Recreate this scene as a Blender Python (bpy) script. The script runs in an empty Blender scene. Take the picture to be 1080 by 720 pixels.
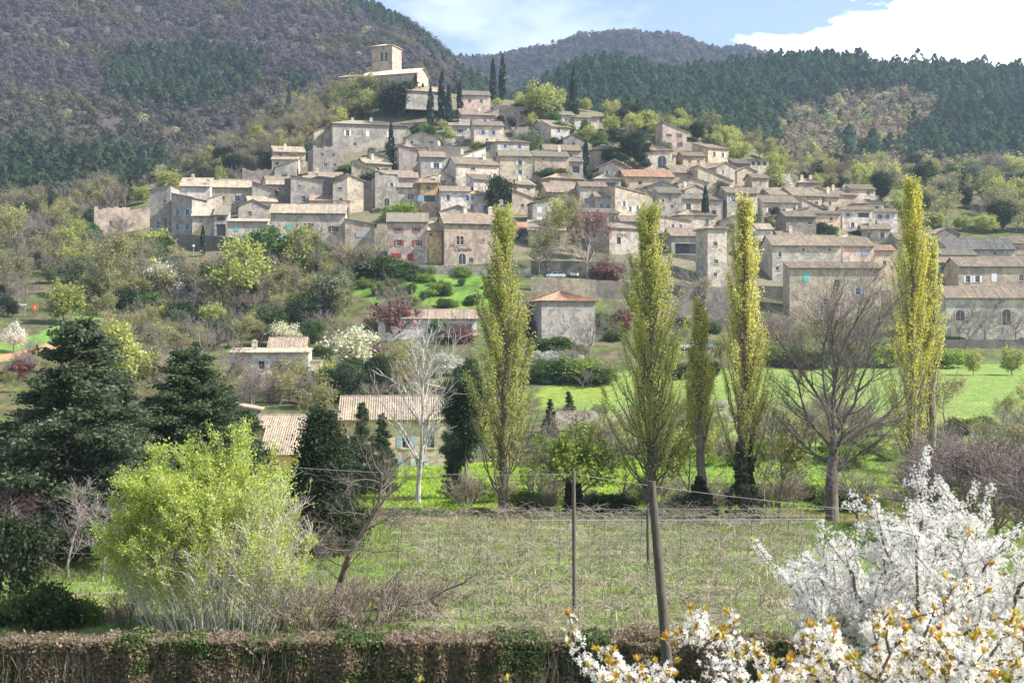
import bpy, math, random
import numpy as np
from mathutils import Vector, Matrix

SC = bpy.context.scene
COL = SC.collection
F = 1500.0            # focal length in photo pixels (photo 1080 wide)
CZ = 14.0             # camera height above the datum
R = math.radians

# ------------------------------------------------------------------ objects
def tag(o, label=None, cat=None, group=None, kind=None):
    if label: o['label'] = label
    if cat: o['category'] = cat
    if group: o['group'] = group
    if kind: o['kind'] = kind
    return o

def empty(name, loc=(0, 0, 0), rz=0.0):
    o = bpy.data.objects.new(name, None)
    COL.objects.link(o)
    o.empty_display_size = 0.3
    o.location = loc
    o.rotation_euler = (0, 0, rz)
    return o

def link(name, me, parent=None, loc=None, rot=None, scale=None):
    o = bpy.data.objects.new(name, me)
    COL.objects.link(o)
    if parent is not None: o.parent = parent
    if loc is not None: o.location = loc
    if rot is not None: o.rotation_euler = rot
    if scale is not None: o.scale = scale
    return o

# ------------------------------------------------------------------ mesh builder
class MB:
    """collects triangles and quads (with a colour per face) and builds one mesh"""
    def __init__(self):
        self.V = []; self.n = 0
        self.Q = []; self.QC = []; self.QM = []
        self.T = []; self.TC = []; self.TM = []
    def add(self, V, quads=None, tris=None, col=(1, 1, 1), mat=0):
        V = np.asarray(V, float).reshape(-1, 3)
        for F_, L, LC, LM, k in ((quads, self.Q, self.QC, self.QM, 4), (tris, self.T, self.TC, self.TM, 3)):
            if F_ is None or len(F_) == 0: continue
            F_ = np.asarray(F_, np.int64).reshape(-1, k)
            L.append(F_ + self.n)
            c = np.asarray(col, float)
            if c.ndim == 1: c = np.tile(c, (len(F_), 1))
            LC.append(c[:len(F_)])
            LM.append(np.full(len(F_), mat, np.int32))
        self.V.append(V); self.n += len(V)
    def quad(self, a, b, c, d, col=(1, 1, 1), mat=0):
        self.add([a, b, c, d], quads=[[0, 1, 2, 3]], col=col, mat=mat)
    def tri(self, a, b, c, col=(1, 1, 1), mat=0):
        self.add([a, b, c], tris=[[0, 1, 2]], col=col, mat=mat)
    def box(self, x0, x1, y0, y1, z0, z1, col=(1, 1, 1), mat=0, M=None):
        V = np.array([[x0,y0,z0],[x1,y0,z0],[x1,y1,z0],[x0,y1,z0],[x0,y0,z1],[x1,y0,z1],[x1,y1,z1],[x0,y1,z1]], float)
        if M is not None: V = V @ np.array(M)[:3, :3].T + np.array(M)[:3, 3]
        self.add(V, quads=[[0,3,2,1],[4,5,6,7],[0,1,5,4],[1,2,6,5],[2,3,7,6],[3,0,4,7]], col=col, mat=mat)
    def build(self, name, mats, smooth=False):
        me = bpy.data.meshes.new(name)
        V = np.concatenate(self.V) if self.V else np.zeros((0, 3))
        Q = np.concatenate(self.Q) if self.Q else np.zeros((0, 4), np.int64)
        T = np.concatenate(self.T) if self.T else np.zeros((0, 3), np.int64)
        me.vertices.add(len(V)); me.vertices.foreach_set('co', V.astype(np.float32).ravel())
        nl = Q.size + T.size
        me.loops.add(nl)
        me.loops.foreach_set('vertex_index', np.concatenate([Q.ravel(), T.ravel()]).astype(np.int32))
        npoly = len(Q) + len(T)
        me.polygons.add(npoly)
        st = np.concatenate([np.arange(len(Q)) * 4, Q.size + np.arange(len(T)) * 3]).astype(np.int32)
        me.polygons.foreach_set('loop_start', st)
        mi = np.concatenate(self.QM + self.TM) if (self.QM or self.TM) else np.zeros(0, np.int32)
        if not isinstance(mats, (list, tuple)): mats = [mats]
        for m in mats: me.materials.append(m)
        if len(mats) > 1: me.polygons.foreach_set('material_index', mi.astype(np.int32))
        at = me.attributes.new('tint', 'FLOAT_VECTOR', 'FACE')
        c = np.concatenate(self.QC + self.TC) if (self.QC or self.TC) else np.zeros((0, 3))
        at.data.foreach_set('vector', c.astype(np.float32).ravel())
        me.polygons.foreach_set('use_smooth', np.full(npoly, bool(smooth)))
        me.update(calc_edges=True)
        return me

def tubes(mb, segs, sides=4, col=(1, 1, 1), mat=0):
    """segs: array (n,8): p0 xyz, p1 xyz, r0, r1"""
    if len(segs) == 0: return
    S = np.asarray(segs, float).reshape(-1, 8)
    p0 = S[:, 0:3]; p1 = S[:, 3:6]; r0 = S[:, 6]; r1 = S[:, 7]
    d = p1 - p0
    L = np.linalg.norm(d, axis=1, keepdims=True); L[L < 1e-9] = 1e-9
    d = d / L
    ref = np.where(np.abs(d[:, 2:3]) > 0.9, np.array([[1.0, 0, 0]]), np.array([[0, 0, 1.0]]))
    u = np.cross(d, ref); u /= np.maximum(np.linalg.norm(u, axis=1, keepdims=True), 1e-9)
    v = np.cross(d, u)
    n = len(S)
    a = np.arange(sides) * 2 * np.pi / sides
    ca = np.cos(a)[None, :, None]; sa = np.sin(a)[None, :, None]
    ring = u[:, None, :] * ca + v[:, None, :] * sa
    A = p0[:, None, :] + ring * r0[:, None, None]
    B = p1[:, None, :] + ring * r1[:, None, None]
    V = np.concatenate([A, B], axis=1).reshape(-1, 3)
    k = np.arange(sides); k2 = (k + 1) % sides
    q = np.stack([k, k2, k2 + sides, k + sides], axis=1)
    Q = (np.arange(n)[:, None, None] * (2 * sides) + q[None]).reshape(-1, 4)
    c = np.asarray(col, float)
    if c.ndim == 2: c = np.repeat(c, sides, axis=0)
    mb.add(V, quads=Q, col=c, mat=mat)

def unit_rand(rng, n):
    v = rng.normal(size=(n, 3)); v /= np.maximum(np.linalg.norm(v, axis=1, keepdims=True), 1e-9)
    return v

def cards(mb, P, size, rng, col, aspect=1.6, jitter=0.35, axis=None, axis_w=0.0, mat=0, diamond=True, nrm=None, nw=.65):
    """leaf-sized faces at points P (n,3). axis: preferred long axis"""
    n = len(P)
    if n == 0: return
    size = np.broadcast_to(np.asarray(size, float), (n,)) * (1 + jitter * rng.uniform(-1, 1, n))
    a = unit_rand(rng, n)
    if axis is not None:
        ax = np.broadcast_to(np.asarray(axis, float), (n, 3))
        a = a * (1 - axis_w) + ax * axis_w
        a /= np.maximum(np.linalg.norm(a, axis=1, keepdims=True), 1e-9)
    if nrm is not None:   # faces turned outwards like the surface of a crown
        q = np.asarray(nrm, float) * nw + unit_rand(rng, n) * (1 - nw)
        a = np.cross(q, a); a /= np.maximum(np.linalg.norm(a, axis=1, keepdims=True), 1e-9)
        b = np.cross(q, a)
    else: b = np.cross(a, unit_rand(rng, n))
    b /= np.maximum(np.linalg.norm(b, axis=1, keepdims=True), 1e-9)
    a = a * (size * aspect * 0.5)[:, None]; b = b * (size * 0.5)[:, None]
    if diamond:
        V = np.stack([P - a, P + b - a * 0.15, P + a, P - b - a * 0.15], axis=1)
    else:
        V = np.stack([P - a - b, P + a - b, P + a + b, P - a + b], axis=1)
    Q = np.arange(4 * n).reshape(n, 4)
    mb.add(V.reshape(-1, 3), quads=Q, col=col, mat=mat)

def vary(rng, base, n, v=0.18, hue=0.08):
    b = np.asarray(base, float)
    c = b[None] * (1 + v * rng.normal(size=(n, 1))) * (1 + hue * rng.normal(size=(n, 3)))
    return np.clip(c, 0.005, 0.95)

def lathe(mb, prof, sides=12, col=(1, 1, 1), mat=0, M=None, caps=True):
    prof = np.asarray(prof, float)
    a = np.arange(sides) * 2 * np.pi / sides
    V = []
    for r, z in prof:
        V += [[r * math.cos(t), r * math.sin(t), z] for t in a]
    V = np.array(V)
    Q = []
    for i in range(len(prof) - 1):
        for k in range(sides):
            k2 = (k + 1) % sides
            Q.append([i * sides + k, i * sides + k2, (i + 1) * sides + k2, (i + 1) * sides + k])
    if M is not None: V = V @ np.array(M)[:3, :3].T + np.array(M)[:3, 3]
    mb.add(V, quads=Q, col=col, mat=mat)

# ------------------------------------------------------------------ smooth noise (vectorised)
_nr = np.random.default_rng(5)
_W = [(_nr.uniform(0, 2 * np.pi), _nr.uniform(0, 2 * np.pi), _nr.uniform(0.8, 1.25)) for _ in range(24)]
def noise2(x, y, scale, seed=0):
    """roughly -1..1 band noise with a wavelength near scale"""
    s = 0
    for i in range(7):
        a, ph, k = _W[(i + seed * 5) % 24]
        w = 2 * np.pi / scale * k
        s = s + np.sin((x * math.cos(a + seed) + y * math.sin(a + seed)) * w + ph + 1.7 * np.sin((x * math.sin(a) - y * math.cos(a)) * w * 0.43 + ph * 2))
    return s / 3.2

# ------------------------------------------------------------------ terrain
PX = np.array([-200, -50, 60, 180, 300, 420, 540, 660, 780, 900, 1020, 1140, 1300], float)
TAB = {  # distance: image row of the ground in the columns above
 160: [470,470,465,470,478,482,478,470,458,450,446,446,446],
 200: [405,405,405,415,425,432,425,420,412,412,412,412,412],
 250: [345,345,352,372,375,375,370,368,378,385,386,386,386],
 275: [325,325,330,340,330,318,322,335,355,362,362,362,362],
 300: [302,300,300,295,285,274,272,290,310,325,335,335,335],
 330: [285,280,275,252,245,240,238,248,268,288,300,305,310],
 360: [272,265,255,235,215,212,208,215,232,252,268,275,280],
 390: [262,255,240,220,195,185,178,180,200,228,245,250,255],
 420: [255,248,225,205,170,158,150,152,172,208,222,225,228],
 450: [250,242,213,192,138,125,120,128,150,195,206,206,206],
 475: [248,240,212,190,128,93,102,122,148,194,205,205,205],
 520: [245,236,213,198,150,112,122,142,165,196,204,204,204],
 600: [226,222,212,205,170,150,150,150,168,186,193,193,190],
 750: [130,132,138,150,140,135,140,125,128,140,150,145,140],
 950: [40,40,42,45,45,62,110,84,80,80,82,92,100],
 1200:[-75,-65,-55,-50,-28,20,104,120,120,120,120,120,120],
 1500:[-20,-15,0,10,30,70,130,130,130,130,130,130,130],
 1850:[60,60,60,70,80,96,58,29,52,110,120,120,120],
 2200:[120,120,120,130,140,130,110,90,100,140,150,150,150],
 2650:[190]*13,
}
DG = np.concatenate([np.arange(35, 520, 4.0), np.arange(520, 2700, 20.0)])
PG = np.arange(-260, 1361, 10.0)
def _mk():
    ds = sorted(TAB)
    D0 = [35, 60, 100, 130] + ds
    Zc = [[-12.0] * 13, [-12.3] * 13, [-12.3] * 13, [-12.8] * 13]
    for d in ds: Zc.append([(360 - p) * d / F for p in TAB[d]])
    Zc = np.array(Zc)
    Zp = np.array([np.interp(PG, PX, row) for row in Zc])
    k = np.hanning(15); k /= k.sum()
    Zp = np.array([np.convolve(np.pad(r, 7, mode='edge'), k, 'valid') for r in Zp])
    Z = np.array([np.interp(DG, D0, Zp[:, j]) for j in range(len(PG))]).T
    k = np.array([1, 2, 3, 2, 1.0]); k /= k.sum()
    Z2 = np.array([np.convolve(np.pad(Z[:, j], 2, mode='edge'), k, 'valid') for j in range(len(PG))]).T
    return Z2
ZG = _mk()
def gz(x, y):
    """ground height (world z) at world x, y"""
    x = np.asarray(x, float); y = np.asarray(y, float)
    d = np.maximum(y, 35.0)
    px = np.clip(540 + F * x / d, PG[0], PG[-1] - 0.01)
    i = np.clip(np.searchsorted(DG, d, side='right') - 1, 0, len(DG) - 2)
    t = np.clip((d - DG[i]) / (DG[i + 1] - DG[i]), 0, 1)
    jf = (px - PG[0]) / 10.0
    j = np.floor(jf).astype(int); s = jf - j
    z = (ZG[i, j] * (1 - s) + ZG[i, j + 1] * s) * (1 - t) + (ZG[i + 1, j] * (1 - s) + ZG[i + 1, j + 1] * s) * t
    near = -1.8 + (-12.0 + 1.8) * np.clip(y, 0, 35) / 35.0
    z = np.where(y < 35, near, z)
    amp = np.clip((y - 130) / 150, 0, 1) * 0.25 + np.clip((y - 540) / 300, 0, 1) * 7
    z = z + amp * noise2(x, y, 45 + 0 * y, 1) * np.where(y < 540, 1, 0.0)
    z = z + np.clip((y - 540) / 300, 0, 1) * (9 * noise2(x, y, 210.0, 2) + 3.0 * noise2(x, y, 70.0, 3))
    return z + CZ

def at(px, py, dmin=36.0, dmax=2000.0):
    """the ground point seen at photo pixel px, py"""
    ds = np.arange(dmin, dmax, 1.0)
    xs = (px - 540) / F * ds
    z = gz(xs, ds) - CZ
    row = 360 - F * z / ds
    k = np.nonzero(row <= py)[0]
    if len(k) == 0: return None
    i = k[0]
    d = ds[i]
    if i > 0 and row[i - 1] != row[i]:
        d = ds[i - 1] + (row[i - 1] - py) / (row[i - 1] - row[i])
    x = (px - 540) / F * d
    return Vector((x, d, float(gz(x, d))))

def ray(px, py, d):
    return Vector(((px - 540) / F * d, d, CZ + (360 - py) / F * d))
def gpt(px, d):
    x = (px - 540) / F * d
    return Vector((x, d, float(gz(x, d))))

def in_poly(x, y, poly):
    x = np.asarray(x, float); y = np.asarray(y, float)
    r = np.zeros(x.shape, bool)
    n = len(poly); j = n - 1
    for i in range(n):
        xi, yi = poly[i]; xj, yj = poly[j]
        if yi != yj:
            c = ((yi > y) != (yj > y)) & (x < (xj - xi) * (y - yi) / (yj - yi) + xi)
            r ^= c
        j = i
    return r

# ------------------------------------------------------------------ materials
def new_mat(name):
    m = bpy.data.materials.new(name); m.use_nodes = True
    nt = m.node_tree
    for n in list(nt.nodes): nt.nodes.remove(n)
    out = nt.nodes.new('ShaderNodeOutputMaterial')
    return m, nt, out
class NT:
    def __init__(s, nt): s.nt = nt
    def node(s, t, **kw):
        n = s.nt.nodes.new(t)
        for k, v in kw.items(): setattr(n, k, v)
        return n
    def l(s, a, b): s.nt.links.new(a, b)
    def math(s, op, a, b=None):
        n = s.node('ShaderNodeMath', operation=op)
        for i, v in enumerate((a, b)):
            if v is None: continue
            if isinstance(v, (int, float)): n.inputs[i].default_value = v
            else: s.l(v, n.inputs[i])
        return n.outputs[0]
    def mix(s, f, a, b, mode='MIX'):
        n = s.node('ShaderNodeMix', data_type='RGBA', blend_type=mode)
        for i, v in ((0, f), (6, a), (7, b)):
            if isinstance(v, (int, float)): n.inputs[i].default_value = v
            elif isinstance(v, (tuple, list)): n.inputs[i].default_value = tuple(v) + ((1,) if len(v) == 3 else ())
            else: s.l(v, n.inputs[i])
        return n.outputs[2]
    def noise(s, vec, scale, detail=3, rough=0.55, dist=0):
        n = s.node('ShaderNodeTexNoise')
        n.inputs['Scale'].default_value = scale; n.inputs['Detail'].default_value = detail
        n.inputs['Roughness'].default_value = rough; n.inputs['Distortion'].default_value = dist
        if vec is not None: s.l(vec, n.inputs['Vector'])
        return n.outputs['Fac']
    def ramp(s, f, lo, hi, a=0.0, b=1.0):
        n = s.node('ShaderNodeMapRange')
        s.l(f, n.inputs[0])
        for i, v in ((1, lo), (2, hi), (3, a), (4, b)): n.inputs[i].default_value = v
        return n.outputs[0]

def mat_leaf(name, trans=0.35, gloss=0.06):
    m, nt, out = new_mat(name); N = NT(nt)
    a = N.node('ShaderNodeAttribute', attribute_name='tint')
    oi = N.node('ShaderNodeObjectInfo')
    br = N.ramp(oi.outputs['Random'], 0, 1, 0.8, 1.18)
    c = N.mix(1.0, a.outputs['Color'], br, 'MULTIPLY')
    d = N.node('ShaderNodeBsdfDiffuse'); N.l(c, d.inputs['Color'])
    t = N.node('ShaderNodeBsdfTranslucent'); N.l(c, t.inputs['Color'])
    mx = N.node('ShaderNodeMixShader'); mx.inputs[0].default_value = trans
    N.l(d.outputs[0], mx.inputs[1]); N.l(t.outputs[0], mx.inputs[2])
    last = mx.outputs[0]
    if gloss:
        g = N.node('ShaderNodeBsdfGlossy'); g.inputs['Roughness'].default_value = 0.5
        m2 = N.node('ShaderNodeMixShader'); m2.inputs[0].default_value = gloss
        N.l(last, m2.inputs[1]); N.l(g.outputs[0], m2.inputs[2]); last = m2.outputs[0]
    N.l(last, out.inputs[0])
    return m

def mat_bark(name):
    m, nt, out = new_mat(name); N = NT(nt)
    a = N.node('ShaderNodeAttribute', attribute_name='tint')
    tc = N.node('ShaderNodeTexCoord')
    mp = N.node('ShaderNodeMapping'); mp.inputs['Scale'].default_value = (9, 9, 2.2); N.l(tc.outputs['Object'], mp.inputs[0])
    n = N.noise(mp.outputs[0], 1.0, 4)
    c = N.mix(1.0, a.outputs['Color'], N.ramp(n, 0.3, 0.7, 0.65, 1.3), 'MULTIPLY')
    b = N.node('ShaderNodeBsdfPrincipled'); b.inputs['Roughness'].default_value = 0.9
    N.l(c, b.inputs['Base Color'])
    bp = N.node('ShaderNodeBump'); bp.inputs['Strength'].default_value = 0.5; bp.inputs['Distance'].default_value = 0.03
    N.l(n, bp.inputs['Height']); N.l(bp.outputs[0], b.inputs['Normal'])
    N.l(b.outputs[0], out.inputs[0])
    return m

def mat_wall(name):
    """rubble stone wall, colour from the object"""
    m, nt, out = new_mat(name); N = NT(nt)
    oi = N.node('ShaderNodeObjectInfo'); tc = N.node('ShaderNodeTexCoord')
    off = N.node('ShaderNodeVectorMath', operation='ADD'); N.l(tc.outputs['Object'], off.inputs[0])
    sc = N.node('ShaderNodeVectorMath', operation='SCALE'); sc.inputs['Scale'].default_value = 37.0
    cmb = N.node('ShaderNodeCombineXYZ'); 
    for i in range(3): N.l(oi.outputs['Random'], cmb.inputs[i])
    N.l(cmb.outputs[0], sc.inputs[0]); N.l(sc.outputs[0], off.inputs[1])
    P = off.outputs[0]
    mp = N.node('ShaderNodeMapping'); mp.inputs['Scale'].default_value = (2.2, 2.2, 3.6); N.l(P, mp.inputs[0])
    vo = N.node('ShaderNodeTexVoronoi'); vo.inputs['Scale'].default_value = 1.0; N.l(mp.outputs[0], vo.inputs['Vector'])
    sv = N.node('ShaderNodeSeparateColor'); N.l(vo.outputs['Color'], sv.inputs[0])
    big = N.noise(P, 0.35, 4, 0.6)
    med = N.noise(P, 1.6, 4, 0.65)
    c = N.mix(1.0, oi.outputs['Color'], N.ramp(sv.outputs[0], 0, 1, 0.86, 1.12), 'MULTIPLY')
    c = N.mix(1.0, c, N.ramp(big, 0.3, 0.7, 0.68, 1.22), 'MULTIPLY')
    c = N.mix(1.0, c, N.ramp(med, 0.3, 0.72, 0.78, 1.18), 'MULTIPLY')
    warm = N.mix(N.ramp(big, 0.45, 0.65), (1.0, 1.0, 1.0), (1.05, 0.985, 0.9))
    c = N.mix(1.0, c, warm, 'MULTIPLY')
    pt = N.noise(P, 0.55, 3, 0.5, 1.0)
    c = N.mix(N.ramp(pt, 0.53, 0.56, 0, 0.75), c, N.mix(1.0, oi.outputs['Color'], (1.3, 1.24, 1.15), 'MULTIPLY'))
    c = N.mix(N.ramp(pt, 0.40, 0.37, 0, 0.6), c, N.mix(1.0, oi.outputs['Color'], (0.62, 0.6, 0.6), 'MULTIPLY'))
    # rain streaks: a stretched noise of their own
    m2 = N.node('ShaderNodeMapping'); m2.inputs['Scale'].default_value = (1.3, 1.3, 0.12); N.l(P, m2.inputs[0])
    st = N.noise(m2.outputs[0], 1.0, 3)
    c = N.mix(N.ramp(st, 0.54, 0.75, 0, 0.36), c, (0.13, 0.12, 0.11))
    b = N.node('ShaderNodeBsdfPrincipled'); b.inputs['Roughness'].default_value = 0.95
    N.l(c, b.inputs['Base Color'])
    bp = N.node('ShaderNodeBump'); bp.inputs['Strength'].default_value = 0.4; bp.inputs['Distance'].default_value = 0.04
    N.l(vo.outputs['Distance'], bp.inputs['Height']); N.l(bp.outputs[0], b.inputs['Normal'])
    N.l(b.outputs[0], out.inputs[0])
    return m

def mat_roof(name):
    m, nt, out = new_mat(name); N = NT(nt)
    oi = N.node('ShaderNodeObjectInfo'); tc = N.node('ShaderNodeTexCoord')
    a = N.node('ShaderNodeAttribute', attribute_name='tint')
    P = tc.outputs['Object']
    n1 = N.noise(P, 0.5, 4, 0.65); n2 = N.noise(P, 3.2, 3, 0.7)
    vo = N.node('ShaderNodeTexVoronoi'); vo.inputs['Scale'].default_value = 3.2; N.l(P, vo.inputs['Vector'])
    sv = N.node('ShaderNodeSeparateColor'); N.l(vo.outputs['Color'], sv.inputs[0])
    c = N.mix(1.0, oi.outputs['Color'], a.outputs['Color'], 'MULTIPLY')
    c = N.mix(1.0, c, N.ramp(sv.outputs[0], 0, 1, 0.65, 1.32), 'MULTIPLY')
    c = N.mix(N.ramp(n1, 0.42, 0.64, 0, 0.75), c, (0.23, 0.205, 0.165))
    c = N.mix(N.ramp(n2, 0.54, 0.74, 0, 0.4), c, (0.44, 0.36, 0.285))
    b = N.node('ShaderNodeBsdfPrincipled'); b.inputs['Roughness'].default_value = 0.9
    N.l(c, b.inputs['Base Color']); N.l(b.outputs[0], out.inputs[0])
    return m

def mat_paint(name, rough=0.6, usecol=True, col=(0.5, 0.5, 0.5), metal=0.0, spec=0.5, grain=0.12):
    m, nt, out = new_mat(name); N = NT(nt)
    b = N.node('ShaderNodeBsdfPrincipled'); b.inputs['Roughness'].default_value = rough; b.inputs['Metallic'].default_value = metal
    tc = N.node('ShaderNodeTexCoord')
    n = N.noise(tc.outputs['Object'], 2.5, 4, 0.6)
    if usecol:
        oi = N.node('ShaderNodeObjectInfo'); base = oi.outputs['Color']
    else: base = tuple(col)
    c = N.mix(1.0, base, N.ramp(n, 0.3, 0.7, 1 - grain, 1 + grain), 'MULTIPLY')
    N.l(c, b.inputs['Base Color']); N.l(b.outputs[0], out.inputs[0])
    return m

M = {}
M['leaf'] = mat_leaf('foliage', 0.52, 0.015)
M['wood'] = mat_leaf('distant_foliage', 0.5, 0.0)
M['needle'] = mat_leaf('needles', 0.15, 0.06)
M['petal'] = mat_leaf('petals', 0.5, 0.0)
M['bark'] = mat_bark('bark')
M['wall'] = mat_wall('stone_wall')
M['roof'] = mat_roof('roof_tiles')
M['paint'] = mat_paint('painted_wood', 0.6)
M['frame'] = mat_paint('window_frame', 0.6, False, (0.5, 0.47, 0.42))
M['glass_or_shade'] = mat_paint('dark_glass_or_shade', 0.12, False, (0.035, 0.04, 0.05), grain=0.3)  # window and car glass, also the dark fill painting shade in open bays
M['car'] = mat_paint('car_paint', 0.25, True, grain=0.03)
M['rubber'] = mat_paint('rubber', 0.8, False, (0.03, 0.03, 0.03))
M['metal'] = mat_paint('galvanised_metal', 0.45, False, (0.45, 0.46, 0.47), metal=0.6)
M['white'] = mat_paint('white_paint', 0.5, False, (0.75, 0.75, 0.73))

def mat_ground(name):
    m, nt, out = new_mat(name); N = NT(nt)
    a = N.node('ShaderNodeAttribute', attribute_name='cover')
    tc = N.node('ShaderNodeTexCoord'); P = tc.outputs['Object']
    n1 = N.noise(P, 0.9, 5, 0.7); n2 = N.noise(P, 4.5, 4, 0.7); n3 = N.noise(P, 0.12, 3, 0.6)
    c = N.mix(1.0, a.outputs['Color'], N.ramp(n1, 0.3, 0.7, 0.65, 1.35), 'MULTIPLY')
    c = N.mix(1.0, c, N.ramp(n2, 0.3, 0.7, 0.7, 1.3), 'MULTIPLY')
    c = N.mix(N.ramp(n3, 0.45, 0.7, 0, 0.35), c, N.mix(1.0, c, (1.25, 0.95, 0.7), 'MULTIPLY'))
    b = N.node('ShaderNodeBsdfPrincipled'); b.inputs['Roughness'].default_value = 1.0
    b.inputs['Specular IOR Level'].default_value = 0.1
    N.l(c, b.inputs['Base Color'])
    bp = N.node('ShaderNodeBump'); bp.inputs['Strength'].default_value = 0.8; bp.inputs['Distance'].default_value = 0.25
    N.l(n2, bp.inputs['Height']); N.l(bp.outputs[0], b.inputs['Normal'])
    N.l(b.outputs[0], out.inputs[0])
    return m
M['ground'] = mat_ground('ground_cover')

# ------------------------------------------------------------------ the ground, one sheet
def build_ground():
    ys = np.concatenate([np.array([-60, -30, -10, -3]), np.arange(0, 60, 1.0), np.arange(60, 170, 0.8), np.arange(170, 520, 2.0),
                         520 * np.exp(np.linspace(0, math.log(2650 / 520), 150))])
    S = np.linspace(-1, 1, 420)
    X = []; Y = []
    for y in ys:
        hw = 45 + 0.62 * max(y, 0)
        X.append(S * hw); Y.append(np.full(len(S), y))
    X = np.array(X); Y = np.array(Y); Z = gz(X, Y)
    nr, nc = X.shape
    V = np.stack([X, Y, Z], -1).reshape(-1, 3)
    i = np.arange(nr - 1)[:, None]; j = np.arange(nc - 1)[None]
    a = i * nc + j
    Q = np.stack([a, a + 1, a + nc + 1, a + nc], -1).reshape(-1, 4)
    mb = MB(); mb.add(V, quads=Q)
    me = mb.build('ground', M['ground'], smooth=True)
    D = np.maximum(Y, 1); px = 540 + F * X / D; py = 360 - F * (Z - CZ) / D
    jit = noise2(X, Y, 7.0, 2); 
    C = np.zeros((nr, nc, 3))
    def setc(mask, c): C[mask] = c
    setc(Y < 46, (0.13, 0.15, 0.05))
    v = (noise2(X, Y, 9.0, 4) + 0.6 * noise2(X, Y, 3.0, 1))
    vin = (Y >= 46) & (Y < 109)
    C[vin] = (0.30, 0.32, 0.13)
    C[vin & (v > 0.1)] = (0.24, 0.32, 0.08)
    C[vin & (v > 0.75)] = (0.18, 0.32, 0.05)
    C[vin & (v < -0.8)] = (0.38, 0.33, 0.19)
    rowd = np.abs(((Y - 57) / 3.0 + .5) % 1 - .5) * 3.0 + .25 * jit
    C[vin & (Y > 54) & (rowd < .5)] = (0.24, 0.21, 0.13)
    C[vin & (Y > 54) & (rowd > .9) & (v > -.6)] = (0.19, 0.31, 0.07)
    C[(Y > 74 + jit) & (Y < 79 + jit) & (px > 330)] = (0.14, 0.25, 0.05)
    C[(Y > 88 + jit) & (Y < 93 + jit) & (px > 640)] = (0.14, 0.24, 0.06)
    C[(Y > 97 + jit) & (Y < 105 + jit)] = (0.27, 0.2, 0.1)
    setc((Y >= 104 + jit) & (Y < 150), (0.24, 0.36, 0.04))
    hill = (Y >= 150); C[hill] = (0.095, 0.105, 0.05)
    C[hill & (v > 0.6)] = (0.13, 0.17, 0.05)
    C[hill & (v < -0.6)] = (0.17, 0.14, 0.09)
    setc((px > 700) & (Y > 128) & (Y < 190), (0.17, 0.27, 0.06))
    mead = in_poly(px + 6 * jit, py, [(575, 445), (600, 402), (640, 392), (1090, 383), (1300, 383), (1300, 470), (700, 470)]) & (Y > 120) & (Y < 270)
    setc(mead, (0.20, 0.29, 0.075))
    setc(mead & (noise2(X, Y, 20, 3) > 0.5), (0.25, 0.31, 0.09))
    setc(in_poly(px, py + 2 * jit, [(600, 437), (790, 435), (790, 442), (600, 443)]) & (Y < 220) & (Y > 150), (0.30, 0.26, 0.18))
    gs = in_poly(px + 8 * jit, py, [(365, 278), (450, 282), (520, 292), (520, 328), (400, 322), (360, 300)]) & (Y > 250) & (Y < 320)
    setc(gs, (0.13, 0.235, 0.045)); setc(gs & (v > 0.3), (0.17, 0.28, 0.055)); setc(gs & (v < -.7), (0.10, 0.17, 0.04))
    setc(in_poly(px, py, [(565, 282), (640, 290), (700, 300), (700, 320), (620, 310), (560, 300)]) & (Y > 250), (0.14, 0.26, 0.05))
    setc(in_poly(px + 6 * jit, py + 2 * jit, [(565, 408), (640, 404), (650, 424), (565, 430)]) & (Y > 150) & (Y < 260), (0.22, 0.30, 0.06))
    lm = in_poly(px, py + 1.2 * jit, [(-60, 372), (0, 361), (40, 352), (80, 335), (110, 330), (110, 360), (60, 372), (-60, 392)])
    setc(lm & (Y > 180) & (Y < 300), (0.15, 0.27, 0.06))
    setc(in_poly(px, py, [(-60, 388), (0, 374), (70, 358), (110, 350), (110, 357), (60, 370), (0, 381), (-60, 397)]) & (Y > 180) & (Y < 300), (0.56, 0.30, 0.17))
    vill = (Y > 300) & (Y < 500) & (px > 150) & (px < 960)
    C[vill] = (0.19, 0.17, 0.12)
    C[vill & (v > 0.5)] = (0.14, 0.16, 0.07)
    far = (Y > 520); C[far] = (0.085, 0.075, 0.065)
    C[far & (Y > 1700)] = (0.075, 0.07, 0.07)
    cl = in_poly(px, py, [(800, 180), (835, 118), (890, 98), (960, 98), (1000, 115), (985, 140), (920, 168), (860, 186)]) & far & (Y < 1000)
    C[cl] = (0.20, 0.17, 0.10)
    at_ = me.attributes.new('cover', 'FLOAT_COLOR', 'POINT')
    at_.data.foreach_set('color', np.concatenate([C.reshape(-1, 3), np.ones((nr * nc, 1))], 1).astype(np.float32).ravel())
    o = link('ground', me)
    tag(o, kind='structure', label='valley floor, meadows and wooded hills of the landscape')
    return o
build_ground()
HAZE = 0.00014; EXPO = 1.0
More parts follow.
